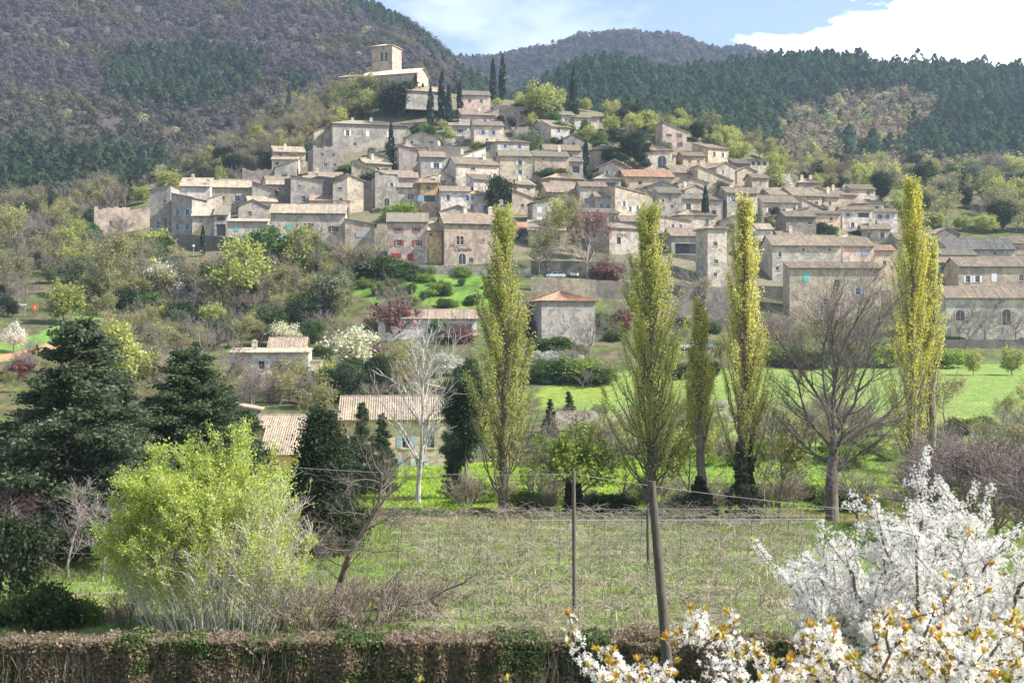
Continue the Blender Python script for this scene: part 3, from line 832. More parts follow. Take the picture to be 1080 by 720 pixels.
H_(562, 586, 240, 213, 'ml', 'grey house with four white closed shutters', 8, wall='grey', rc='tile', D=8, pitch=14, win=[(.28,.68,1.2,1.3,'white','shut'),(.75,.68,1.2,1.3,'white','shut'),(.28,.3,1.2,1.3,'white','shut'),(.75,.3,1.2,1.3,'white','shut')])
H_(540, 562, 226, 208, 'mr', 'ochre stone gable with crumbling wall left of the four white shutters', 12, wall='tan', rc='tile', win=[(.5,.5,.8,.9,None,W_)])
H_(548, 574, 250, 241, 'm', 'small shed with reddish roof below the four white shutters', 6, wall='dark', rc='red', D=5, win=[(.5,.5,1.2,1,None,'open')])
H_(396, 420, 219, 187, 'ruin', 'tall round cornered stone house with arched doorway and no roof', 14, wall='grey', D=8, win=[(.5,.18,1.3,2.2,None,'arch'),(.7,.75,.8,1,'pale',W_)])
H_(420, 443, 224, 197, 'g', 'white two storey house with paired windows right of the round cornered house', 6, wall='pale', rc='tile', win=[(.5,.62,.7,1.3,None,W_),(.65,.62,.7,1.3,None,W_),(.3,.25,.8,1,None,W_)])
H_(421, 441, 206, 187, 'm', 'upper house with lean-to roof behind the white two storey house', 8, wall='pink', rc='tile', win=[(.45,.5,.8,1.2,None,W_)])
H_(443, 463, 224, 192, 'g', 'ochre yellow house with railed balcony', 4, wall='ochre', rc='tile', win=[(.45,.8,.9,1.1,None,W_),(.5,.45,2.8,1.6,'blue','open')], chim=[(.9,.3)])
H_(465, 496, 228, 201, 'g', 'whitewashed house with low roof and dark arched doorway', 8, wall='white', rc='tile', win=[(.25,.72,.8,1.3,'pale',W_),(.9,.72,.8,1.3,'blue',W_),(.55,.2,1.4,2.2,None,'arch')])
H_(694, 719, 233, 203, 'm', 'grey house with scattered small windows above the third poplar', 10, wall='grey', rc='grey', win=[(.2,.7,.6,.9,None,W_),(.5,.75,.6,.8,None,W_),(.6,.5,.6,.9,None,W_),(.25,.45,.5,.6,None,W_)])
H_(719, 742, 232, 209, 'g', 'house with one large shuttered window left of the slim cypress', 8, wall='tan', rc='grey', win=[(.3,.6,1.2,1.5,'pale',W_),(.7,.2,.8,.8,None,W_)])
H_(746, 763, 232, 210, 'm', 'grey house with dark doorway right of the slim cypress', 8, wall='grey', rc='tile', win=[(.4,.3,1.3,1.7,None,'open')])
H_(766, 800, 234, 203, 'g', 'tall house with blue window half hidden by the yellow poplar', 18, wall='grey', rc='tile', win=[(.2,.75,1,1.2,'blue',W_),(.6,.4,.8,1,None,W_)])
H_(804, 842, 231, 213, 'g', 'broad low house with three white shuttered windows', 8, wall='pale', rc='tile', D=9, win=[(.2,.5,.9,1.2,'white',W_),(.45,.5,.9,1.2,'white',W_),(.6,.45,.9,1.4,'white',W_),(.9,.6,.7,.9,None,W_)])
H_(836, 868, 222, 206, 'g', 'big pale roofed house at the right end of the third tier', 14, wall='tan', rc='pale', D=12, pitch=24, win=[(.8,.5,1,1,None,W_)])
H_(868, 886, 226, 207, 'g', 'narrow house between the pale roof and the white villas', 10, wall='tan', rc='tile', win=[(.4,.6,.8,1,None,W_)], chim=[(.5,.5)])
H_(874, 905, 216, 205, 'm', 'broken roofed stone house with two round chimneys', 12, wall='tan', rc='rose', chim=[(.35,.6),(.75,.6)], win=[])
H_(858, 887, 246, 225, 'g', 'peach coloured house with small square windows and flat tiled roof', 8, wall='peach', rc='tile', win=[(.65,.72,.7,1,None,W_),(.65,.35,.7,1,None,W_)], pitch=16)
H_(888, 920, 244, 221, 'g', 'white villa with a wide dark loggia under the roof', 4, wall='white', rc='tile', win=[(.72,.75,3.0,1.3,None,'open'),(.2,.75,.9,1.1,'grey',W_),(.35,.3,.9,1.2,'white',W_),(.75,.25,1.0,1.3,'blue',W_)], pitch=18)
H_(920, 947, 244, 223, 'g', 'white villa next to the leafy yellow poplar', 4, wall='white', rc='tile', win=[(.3,.75,1.2,1.2,'grey',W_),(.6,.75,1.0,1.2,None,W_),(.2,.3,.9,1.2,'white',W_)], pitch=18)
# --- left cluster
H_(102, 156, 246, 222, 'ruin', 'long ruined ochre wall house at the left tip of the village', 18, wall='tan', D=6, win=[(.3,.4,.9,1.6,None,'open')])
H_(158, 180, 250, 200, 'ml', 'tall weathered house at the left end of the village', 0, wall='grey', rc='pale', D=9, pitch=14, win=[(.4,.25,.7,1.8,None,W_),(.75,.3,.8,2.6,None,W_),(.7,.75,.7,.8,None,W_)])
H_(180, 203, 250, 208, 'mr', 'blue grey house with four pale blue shuttered windows', -14, wall='grey', rc='pale', D=8, pitch=14, win=[(.3,.62,.9,1.3,'blue',W_),(.78,.62,.9,1.3,'blue',W_),(.3,.25,.9,1.3,'blue',W_),(.78,.25,.9,1.3,'blue',W_)])
H_(190, 221, 224, 196, 'm', 'whitewashed tall house with end chimney behind the left cluster', 6, wall='white', rc='pale', D=8, chim=[(.93,.2),(.35,.7)], win=[])
H_(224, 266, 224, 197, 'g', 'tan house with a double window and sunlit roof in the left cluster', 8, wall='tan', rc='pale', D=9, win=[(.28,.55,.7,1,None,W_),(.62,.55,1.2,1.3,'blue',W_),(.62,.87,.4,.4,None,W_)])
H_(202, 233, 232, 216, 'ml', 'low house with sunlit gable and pale roof in the left cluster', 24, wall='pale', rc='pale', D=8, win=[])
H_(203, 226, 250, 227, 'm', 'pale house with flat front beside the dark cart opening', 6, wall='pale', rc='pale', D=7, win=[])
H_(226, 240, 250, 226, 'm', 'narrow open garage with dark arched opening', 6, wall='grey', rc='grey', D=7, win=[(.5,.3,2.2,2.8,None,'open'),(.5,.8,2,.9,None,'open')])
H_(240, 282, 256, 233, 'm', 'low house with two turquoise shutters beside the open garage', 6, wall='pale', rc='pale', D=6, pitch=12, win=[(.22,.62,1.1,1,'turq','shut'),(.42,.2,.9,1.2,'blue',W_)])
H_(252, 281, 234, 217, 'f', 'grey gabled house with sagging roof behind the turquoise shutters', 12, wall='grey', rc='grey', win=[(.4,.5,.9,1.2,None,W_)])
H_(266, 290, 222, 200, 'mr', 'stepped grey stone house in the middle of the left cluster', 6, wall='grey', rc='grey', D=6, win=[(.4,.6,.7,.7,None,W_)])
H_(256, 289, 198, 181, 'ruin', 'broken stone walls above the roofs of the left cluster', 8, wall='dark', D=5, win=[])
H_(290, 312, 197, 176, 'ml', 'small house with a blue window above the left cluster', 6, wall='grey', rc='rose', win=[(.45,.5,1.6,1.3,'blue',W_)], D=6)
H_(282, 306, 217, 194, 'g', 'low tan house with small square window and pale roof', 10, wall='tan', rc='pale', win=[(.55,.75,.6,.6,None,W_),(.2,.3,.6,.8,None,W_)])
H_(307, 351, 222, 192, 'mr', 'broad grey house with roof sloping down to the right', 8, wall='grey', rc='grey', D=9, pitch=11, win=[(.3,.4,1,1.5,None,W_),(.2,.85,.6,.7,None,W_)])
H_(351, 366, 226, 192, 'ml', 'two toned stone tower house with two small windows', 4, wall='grey', rc='grey', D=8, win=[(.5,.8,1,.6,None,W_),(.55,.45,.9,.8,None,W_)])
H_(366, 383, 224, 190, 'mr', 'blank stone house attached to the two toned tower house', 22, wall='tan', rc='tile', D=8, win=[])
H_(327, 369, 226, 211, 'm', 'low rust coloured roof wedged behind the long pale roof', 4, wall='pink', rc='rose', D=6, win=[])
H_(286, 364, 274, 224, 'g', 'large long house with pale roof, turquoise door and dark red shutters', 4, wall='pale', rc='pale', D=10, pitch=24,
   win=[(.24,.68,.9,1.5,'turq','shut'),(.2,.38,1.3,2.0,'turq','shut'),(.51,.72,1,1.1,'wine',W_),(.84,.66,1,1.2,'wine',W_),(.82,.93,.5,.5,None,W_),(.68,.64,.4,.4,None,W_)])
H_(364, 395, 276, 236, 'mr', 'lower wing with grey closed shutters attached to the large long house', 6, wall='tan', rc='grey', D=9, pitch=12, win=[(.55,.72,2.4,1.1,'grey','shut')])
# --- lower front row on the road wall
H_(409, 451, 279, 233, 'g', 'pink house with red shutters on the road wall', 4, wall='pink', rc='grey', D=9, win=[(.27,.8,.8,.9,'red',W_),(.72,.8,.8,.9,'red',W_),(.28,.5,1,1.2,'red',W_),(.74,.5,1,1.2,'red',W_),(.22,.22,2.0,.7,'red','shut'),(.57,.17,1.2,1.5,'red','shut')])
H_(452, 466, 278, 242, 'm', 'narrow ochre house between the pink house and the inscribed house', 4, wall='ochre', rc='pale', D=6, win=[(.2,.85,.7,.6,None,'open'),(.45,.4,.5,.5,None,W_)])
cap, cW, cD, cH = H_(469, 527, 279, 235, 'g', 'big stone inn with lettering above its arched door', 12, wall='tan', rc='rose', D=10, pitch=27, chim=[(.45,.5),(.9,.45)],
   win=[(.28,.57,1.5,1.8,'', 'double'),(.27,.92,.45,.7,None,'open'),(.68,.92,.45,.7,None,'open'),(.32,.14,1.5,2.2,None,'arch'),(.48,.1,.9,1.1,None,'win'),(.7,.58,.5,.5,None,W_)])
def lettering(text, size, loc, parent):
    c = bpy.data.curves.new('lettering', 'FONT'); c.body = text; c.size = size; c.extrude = 0.02; c.shear = 0.25; c.offset = 0.012
    t = bpy.data.objects.new('tmp', c); COL.objects.link(t)
    bpy.context.view_layer.update()
    me = bpy.data.meshes.new_from_object(t.evaluated_get(bpy.context.evaluated_depsgraph_get()))
    bpy.data.objects.remove(t); 
    me.materials.clear(); me.materials.append(M['paint'])
    o = link('lettering', me, parent, loc, (R(90), 0, 0)); o.color = (.16, .09, .06, 1)
lettering('La', 1.15, (-cW * .41, -.03, cH * .43), cap)
lettering('Capitelle', 1.05, (-cW * .33, -.03, cH * .325), cap)
H_(642, 677, 268, 240, 'm', 'long grey barn with two stacked lean-to roofs', 28, wall='grey', rc='pale', D=9, pitch=14, win=[(.3,.5,1,1.6,None,'open')])
H_(686, 729, 250, 232, 'mr', 'pinkish house with roof sloping down to the right behind the third poplar', 14, wall='pink', rc='tile', D=8, pitch=10, win=[(.55,.6,.7,1.2,'pale',W_),(.75,.6,.7,1.2,None,W_)])
H_(708, 742, 272, 248, 'g', 'house with a wide low arch left of the square tower', 8, wall='grey', rc='tile', D=8, win=[(.45,.4,5,2.4,None,'open')])
H_(746, 767, 302, 240, 'h', 'tall square stone tower house beside the yellow poplar', 14, wall='pale', rc='tile', D=7, pitch=18, win=[(.4,.72,.9,.9,None,W_),(.45,.42,.9,.9,None,W_),(.4,.2,.8,.9,None,W_)])
H_(814, 888, 300, 258, 'g', 'very long pale house with tiny windows behind the bare oak', 6, wall='pale', rc='rose', D=10, pitch=26, win=[(.11,.75,.7,1.1,None,W_),(.45,.87,.6,.9,None,W_),(.83,.87,.6,.9,None,W_),(.07,.4,.7,.7,None,W_)])
H_(888, 922, 296, 258.5, 'g', 'plain pinkish house joined to the right of the very long pale house', 8, wall='pink', rc='rose', D=9, win=[(.7,.78,1.1,1.1,'blue','shut')])
H_(922, 944, 292, 263, 'g', 'small tan house with orange roof half behind the leafy poplar', 8, wall='tan', rc='orange', win=[(.5,.5,.8,1,None,W_)])
H_(832, 930, 338, 282, 'm', 'low long house with a turquoise shutter behind the bare oak', 5, wall='tan', rc='rose', D=5, pitch=20, win=[(.18,.82,1.2,1.8,'turq','shut'),(.52,.7,1.1,1.5,None,W_),(.75,.55,1,1.3,'blue',W_),(.4,.35,1,1.3,None,W_)])
# --- right end
H_(985, 1013, 258, 246, 'f', 'low gabled shed at the right end under yellow green trees', 10, wall='dark', rc='tile', win=[])
H_(998, 1072, 272, 262, 'g', 'long house with very dark slate roof at the right end', 5, wall='grey', rc='dark', D=12, pitch=26, win=[(.2,.5,.9,1,None,W_),(.7,.5,.9,1,None,W_)])
H_(1060, 1100, 268, 256, 'g', 'tan house with pale roof at the right photo edge', 5, wall='tan', rc='tile', pitch=24, win=[(.3,.5,.9,1,None,W_)])
H_(992, 1031, 279, 268, 'g', 'small terrace house in front of the dark slate roof', 8, wall='grey', rc='grey', D=6, win=[(.2,.5,.7,1,None,W_),(.45,.5,.7,1,None,W_),(.7,.5,.7,1,None,W_)])
H_(989, 1008, 300, 276, 'g', 'narrow blue grey house left of the house with white shutters', 4, wall='grey', rc='rose', win=[(.3,.65,.8,1.3,'blue',W_),(.7,.25,.8,1,None,W_)])
H_(1010, 1095, 312, 280, 'g', 'tan house with white shutters behind the grey chapel hall', 4, wall='tan', rc='rose', D=9, win=[(.12,.55,1.0,1.5,'white',W_),(.24,.55,1.0,1.5,'white',W_),(.45,.6,1.2,1.8,'white','shut'),(.8,.6,1,1.4,None,W_)])
H_(997, 1098, 361, 313, 'g', 'long grey hall with arched windows and pink tiled roof', 3, wall='pale', rc='rose', D=9, pitch=26, win=[(.15,.60,1.7,2.0,None,'arch'),(.64,.56,1.6,3.0,None,'arch'),(.92,.56,1.6,3.0,None,'arch')], cat='hall', name='stone_hall')
H_(1034, 1066, 205, 196, 'g', 'ruined farmhouse among bare trees on the right slope', 8, wall='pink', rc='rose', win=[(.3,.5,.9,.8,None,'open'),(.7,.5,.9,.8,None,'open')], dist=520)
# --- below the village
H_(243, 325, 408, 371, 'm', 'white bungalow with two grey shuttered windows among bare bushes', 4, wall='white', rc='pale', D=7, pitch=6, win=[(.4,.62,1,1.3,'grey',W_),(.63,.62,1,1.3,'grey',W_),(.25,.25,.8,.9,None,W_)], chim=[(.28,.5)])
H_(284, 322, 384, 365, 'g', 'raised upper storey with tiled roof behind the white bungalow', 4, wall='white', rc='tile', D=6, dist=at(284, 408).y + 7.5, win=[])
H_(322, 338, 408, 381, 'flat', 'flat roofed annex right of the white bungalow', 4, wall='cream', rc='pale', D=5, win=[(.4,.4,1,1.8,'brown','door')])
H_(143, 190, 392, 371, 'mr', 'white gabled cottage half hidden behind dark conifers', 10, wall='white', rc='rose', D=8, pitch=9, win=[(.4,.5,1.0,1.0,None,W_)])
H_(146, 172, 402, 388, 'm', 'small red roofed lean-to below the white gabled cottage', 10, wall='dark', rc='red', D=4, pitch=14, win=[])
H_(399, 503, 356, 335, 'g', 'long low house with pink roof under the green bank', 3, wall='white', rc='rose', D=8, pitch=22, win=[(.1,.5,1,1.8,None,'door'),(.55,.45,2.4,1.8,None,'open'),(.75,.45,2.2,1.8,None,'open'),(.92,.55,1,1,None,W_)])
H_(571, 628, 366, 316, 'h', 'square grey house with red hip roof', 14, wall='grey', rc='red', D=10, pitch=20, win=[(.45,.62,.8,1.2,'grey','shut')])
farm = H_(360, 470, 508, 440, 'g', 'large farmhouse with long ribbed tile roof behind the white barked tree', 4, wall='tan', rc='rose', D=9, pitch=24, dist=146,
   win=[(.12,.62,.9,1.3,'pale',W_),(.32,.62,.9,1.3,'pale',W_),(.62,.62,.9,1.3,'blue',W_),(.85,.62,.9,1.3,None,W_),(.3,.25,.9,1.5,'blue',W_),(.5,.25,.9,1.5,'blue',W_),(.75,.25,.9,1.5,'pale',W_)], cat='farmhouse', name='farmhouse')
H_(276, 359, 505, 449, 'g', 'lower farm wing with ribbed tile roof left of the large farmhouse', 2, wall='ochre', rc='rose', D=6, pitch=18, dist=147, win=[(.15,.8,.6,.6,None,W_),(.7,.6,.9,1.2,None,W_)])
H_(276, 330, 520, 477, 'm', 'lean-to barn with steep tile roof in front of the farm wing', 2, wall='ochre', rc='rose', D=5.5, pitch=27, dist=140, win=[(.6,.4,1,1.4,None,'open')])
H_(590, 636, 475, 451, 'g', 'small stone barn with grey tile roof behind the young green tree', 14, wall='pale', rc='grey', D=7, pitch=26, dist=165, win=[(.6,.5,.9,1,None,W_)])
H_(452, 484, 424, 412, 'mr', 'shed with a pale roof edge above the large farmhouse', 6, wall='dark', rc='pale', D=5, pitch=14, win=[])
H_(240, 272, 448, 431, 'mr', 'dark shed with pale roof edge left of the farm wing', 6, wall='dark', rc='pale', D=5, pitch=14, win=[])

H_(799, 815, 258, 241, 'g', 'small white house half behind the narrow poplar', 8, wall='white', rc='pale', D=6, win=[(.6,.5,.7,.9,None,W_)])
H_(690, 713, 174, 163, 'g', 'small tan house just above the orange roofed house', 8, wall='tan', rc='tile', D=6, win=[(.3,.5,.8,.9,None,W_),(.7,.5,.8,.9,None,W_)])
H_(812, 836, 216, 205, 'm', 'low house with flat pale roof behind the three white shutters', 10, wall='pale', rc='pale', D=7, win=[(.5,.5,.8,.9,None,W_)])
H_(946, 985, 266, 252, 'g', 'low grey house directly behind the brightest yellow poplar', 6, wall='grey', rc='tile', win=[(.3,.5,.8,1,None,W_),(.7,.5,.8,1,None,W_)])
H_(664, 690, 216, 204, 'f', 'narrow gable squeezed right of the single sloping roof', 10, wall='tan', rc='tile', win=[(.5,.5,.7,1,None,W_)])
H_(498, 526, 132, 124, 'ml', 'low stone outhouse above the cream house terrace', 10, wall='tan', rc='grey', D=5, win=[])
H_(655, 690, 246, 233, 'g', 'low tan house with tiled roof behind the broadest poplar', 10, wall='tan', rc='tile', D=6, win=[(.2,.5,.8,1,None,W_)])
# --- retaining and garden walls
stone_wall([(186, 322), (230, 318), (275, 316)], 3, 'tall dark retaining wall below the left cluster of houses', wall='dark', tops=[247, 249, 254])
stone_wall([(400, 292), (440, 291), (510, 291), (560, 292)], 1.2, 'low parapet wall along the road in front of the inn', wall='grey', tops=[277, 279, 281, 283])
stone_wall([(560, 293), (600, 293), (650, 294), (690, 297)], 3, 'high grey terrace wall above the parked cars', wall='dark', tops=[275, 275, 277, 279])
stone_wall([(560, 284), (600, 284), (630, 284)], 1.0, 'low wall on the valley side of the parked cars', wall='tan', tops=[292, 293, 295])
stone_wall([(628, 284), (660, 285), (720, 288), (770, 292)], 3, 'long garden wall of rough stone above the square house', wall='dark', tops=[295, 297, 301, 305], ragged=.1)  # wall lies in shade, which is put into its dark colour
stone_wall([(705, 272), (745, 274), (800, 276)], 3, 'shaded stone wall behind the thin poplar', wall='dark', tops=[312, 318, 326])  # its shade is carried by the dark wall colour
stone_wall([(940, 268), (1000, 268.5), (1100, 269)], 1.0, 'dark low wall in front of the long grey hall', wall='dark', tops=[358, 358, 358])
stone_wall([(410, 427), (450, 425), (490, 424)], 1.5, 'stone terrace wall below the hilltop cypresses', wall='grey', tops=[141, 142, 144])
stone_wall([(412, 408), (445, 406), (485, 405)], 1.5, 'garden terrace wall right of the large mansion', wall='grey', tops=[152, 153, 155])
stone_wall([(520, 444), (545, 443), (580, 440)], 1.0, 'green banked terrace wall near the twin cypresses', wall='grey', tops=[110, 112, 114])
stone_wall([(545, 319), (575, 316), (610, 315)], 2.0, 'stepped garden wall under the yellow blossoming tree', wall='grey', tops=[248, 256, 262])
stone_wall([(655, 318), (690, 318), (745, 318)], 2.5, 'shaded wall under the wide low arch house', wall='dark', tops=[262, 266, 270])  # dark stone colour paints the shade on this wall
stone_wall([(800, 300), (850, 298), (940, 296)], 2.0, 'garden wall left of the very long pale house', wall='tan', tops=[301, 303, 306])
stone_wall([(610, 402), (650, 398), (700, 395)], 1.2, 'terrace wall below the umbrella pines', wall='tan', tops=[185, 187, 186])
stone_wall([(300, 355), (345, 352), (392, 350)], 1.6, 'crumbling terrace wall above the two toned tower house', wall='dark', tops=[188, 186, 190], ragged=.3)
# ------------------------------------------------------------------ smaller houses between the ones above, where the rows close up
def fill_village():
    rng = np.random.default_rng(55)
    poly = [(165, 212), (330, 172), (340, 150), (430, 140), (500, 128), (640, 132), (740, 158), (800, 178), (860, 200), (940, 228), (940, 262), (820, 268), (740, 272), (640, 266), (560, 262), (400, 226), (330, 226), (200, 240)]
    named = list(INFO); seen = set(); cnt = 0; tries = 0
    words_ = {'tan': 'tan', 'grey': 'grey', 'pale': 'pale', 'pink': 'pinkish', 'dark': 'dark stone', 'cream': 'cream', 'white': 'whitewashed'}
    roofs = {'tile': 'brown tiled', 'grey': 'grey tiled', 'pale': 'pale tiled', 'rose': 'reddish tiled'}
    while cnt < 54 and tries < 2600:
        tries += 1
        px = rng.uniform(165, 940); py = rng.uniform(128, 272)
        if py < 172 and rng.uniform() < .7: continue
        if not in_poly(np.array([px]), np.array([py]), poly)[0]: continue
        p = at(px, py, 290, 470)
        if p is None: continue
        Wm = rng.uniform(5.5, 10); 
        if not all((p.x - a) ** 2 + (p.y + 3 - b) ** 2 > (c * .72 + Wm * .42) ** 2 for a, b, c in HOUSES): continue
        hid = any(abs(p.x - ix) < 8 and 0 < iy - p.y < 14 for _, _, _, ix, iy in named)
        H = rng.uniform(2.9, 3.8) if hid else rng.uniform(4.2, 7.0)
        wpx = Wm * F / p.y; hpx = H * F / p.y
        wk = rng.choice(list(words_), p=[.3, .26, .2, .08, .08, .05, .03]); rk = rng.choice(list(roofs), p=[.42, .25, .13, .2])
        n_ = min(named, key=lambda q: (q[3] - p.x) ** 2 + (q[4] - p.y) ** 2)
        dx, dy = px - n_[0], (py - hpx / 2) - n_[1]
        rel = ('right of' if dx > 0 else 'left of') if abs(dx) > abs(dy) else ('just below' if dy > 0 else 'just above')
        short = ' '.join(n_[2].split(' with ')[0].split()[:6])
        while short.split()[-1] in ('the', 'a', 'of', 'in', 'on', 'and', 'behind', 'right', 'left', 'at', 'below', 'above', 'into', 'between', 'by', 'over', 'single', 'two', 'one', 'dark', 'half', 'small', 'beside', 'next', 'to', 'under'): short = ' '.join(short.split()[:-1])
        lab = ('low ' if hid else 'small ') + words_[wk] + ' house with ' + roofs[rk] + ' roof ' + rel + ' the ' + short
        if lab in seen: continue
        seen.add(lab); cnt += 1
        sh = rng.choice(['', '', 'white', 'grey', 'blue', 'brown']) or None
        house(px - wpx / 2, px + wpx / 2, py, py - hpx, str(rng.choice(['g', 'g', 'g', 'm', 'f', 'mr', 'ml', 'h'])), lab, float(rng.uniform(-4, 26)), D=float(rng.uniform(5, 8)), wall=str(wk), rc=str(rk), sh=sh, pitch=float(rng.uniform(17, 27)),
              chim=[(float(rng.uniform(.2, .8)), .4)] if rng.uniform() < .4 else ())
fill_village()
# ------------------------------------------------------------------ plant makers (each returns meshes: wood, leaves)
def grow(rng, start, d0, L, r, levels, nchild, ang, ratio, nseg=6, wob=0.12, up=0.05, rratio=0.55, first=0.3, tipr=0.35, minr=0.004):
    """bare branching skeleton: segments and twig points (x,y,z,dx,dy,dz)"""
    segs = []; tips = []
    st = [(np.array(start, float), np.array(d0, float), L, r, 0)]
    while st:
        p, d, L_, r_, lv = st.pop()
        n = max(2, nseg - lv)
        s = L_ / n
        path = [p]; dirs = [d]
        rr = [r_ * (1 - (1 - tipr) * i / n) for i in range(n + 1)]
        for i in range(n):
            d = d + rng.normal(size=3) * wob + np.array([0, 0, up])
            d = d / np.linalg.norm(d)
            p2 = p + d * s
            segs.append((*p, *p2, max(rr[i], minr), max(rr[i + 1], minr)))
            p = p2; path.append(p); dirs.append(d)
            if lv >= levels - 1: tips.append((*p, *d))
        if lv < levels:
            k = nchild[min(lv, len(nchild) - 1)]
            k = int(k * rng.uniform(0.8, 1.2) + 0.5)
            for c in range(k):
                t = first + (1 - first) * ((c + rng.uniform(0.2, 0.8)) / k) if lv == 0 else rng.uniform(0.2, 1.0)
                i = min(n, max(1, int(t * n + rng.uniform(0, 1))))
                dd = dirs[i]
                perp = np.cross(dd, rng.normal(size=3)); perp /= max(np.linalg.norm(perp), 1e-9)
                a = ang[min(lv, len(ang) - 1)] * rng.uniform(0.7, 1.3)
                nd = dd * math.cos(a) + perp * math.sin(a)
                q = ratio[min(lv, len(ratio) - 1)]
                st.append((path[i], nd, L_ * q * rng.uniform(0.7, 1.25) * (1.15 - 0.5 * t if lv == 0 else 1), max(rr[i] * rratio, minr), lv + 1))
    return np.array(segs), np.array(tips)

def wood_mesh(segs, col, rng, name='trunk', thick=0.04):
    mb = MB(); s = np.asarray(segs)
    big = s[:, 6] > thick
    c = vary(rng, col, len(s), 0.1, 0.03)
    tubes(mb, s[big], 7, c[big]); tubes(mb, s[~big], 3, c[~big])
    return mb.build(name, M['bark'], smooth=True)

def leaf_mesh(P, size, cols, rng, name='crown', weights=None, aspect=1.6, axis=None, axis_w=0, mat='leaf', jitter=.35, cv=.2):
    mb = MB(); n = len(P)
    cols = np.asarray(cols, float).reshape(-1, 3)
    pick = rng.choice(len(cols), n, p=weights)
    c = np.clip(cols[pick] * (1 + cv * rng.normal(size=(n, 1))) * (1 + .06 * rng.normal(size=(n, 3))), .004, .95)
    cards(mb, P, size, rng, c, aspect, jitter, axis, axis_w)
    return mb.build(name, M[mat])

def clumps(rng, n, rx, ry, rz, zc, rough=.25, shell=.6, per=40, cr=.22):
    """leaf points grouped in clumps through an uneven ellipsoid"""
    u = unit_rand(rng, n)
    lump = 1 + rough * (np.sin(u[:, 0] * 4 + rng.uniform(0, 6)) * np.cos(u[:, 1] * 5 + rng.uniform(0, 6)) + .6 * np.sin(u[:, 2] * 6 + rng.uniform(0, 6)))
    r = (shell + (1 - shell) * rng.uniform(0, 1, n) ** .5) * lump
    C = u * r[:, None] * np.array([rx, ry, rz]) + np.array([0, 0, zc])
    P = np.repeat(C, per, axis=0) + rng.normal(size=(n * per, 3)) * (cr * np.array([rx, ry, min(rz, (rx + ry) / 2)]) * .8)
    return P

KNAME = {'bare': 'bare_tree', 'bud': 'budding_tree', 'russet': 'russet_tree', 'spring': 'leafing_tree', 'green': 'green_tree', 'olive': 'greyish_tree', 'dark': 'evergreen_tree', 'white': 'flowering_tree', 'cream': 'blossoming_tree',
         'redbud': 'red_tree', 'amber': 'amber_tree', 'pine': 'pine_tree', 'conifer': 'conifer', 'bluecedar': 'cedar_tree', 'twigs': 'bare_bush', 'shrub': 'evergreen_bush', 'limeshrub': 'green_bush', 'wineshrub': 'red_bush', 'cypress': 'cypress'}
KIND = {}   # kind -> list of (trunk mesh, crown mesh or None, height, radius)
def reg(kind, tr, cr, h): KIND.setdefault(kind, []).append((tr, cr, h))

def place(kind, i, loc, h, rz=0.0, name='tree', label=None, cat='tree', group=None, fat=1.0, sink=.15):
    tr, cr, h0 = KIND[kind][i % len(KIND[kind])]
    s = h / h0
    name = KNAME.get(kind, name)
    root = empty(name, (loc[0], loc[1], loc[2] - sink), rz); root.scale = (s * fat, s * fat, s)
    tag(root, label, cat, group)
    if tr: link('trunk', tr, root)
    if cr: link('crown', cr, root)
    return root

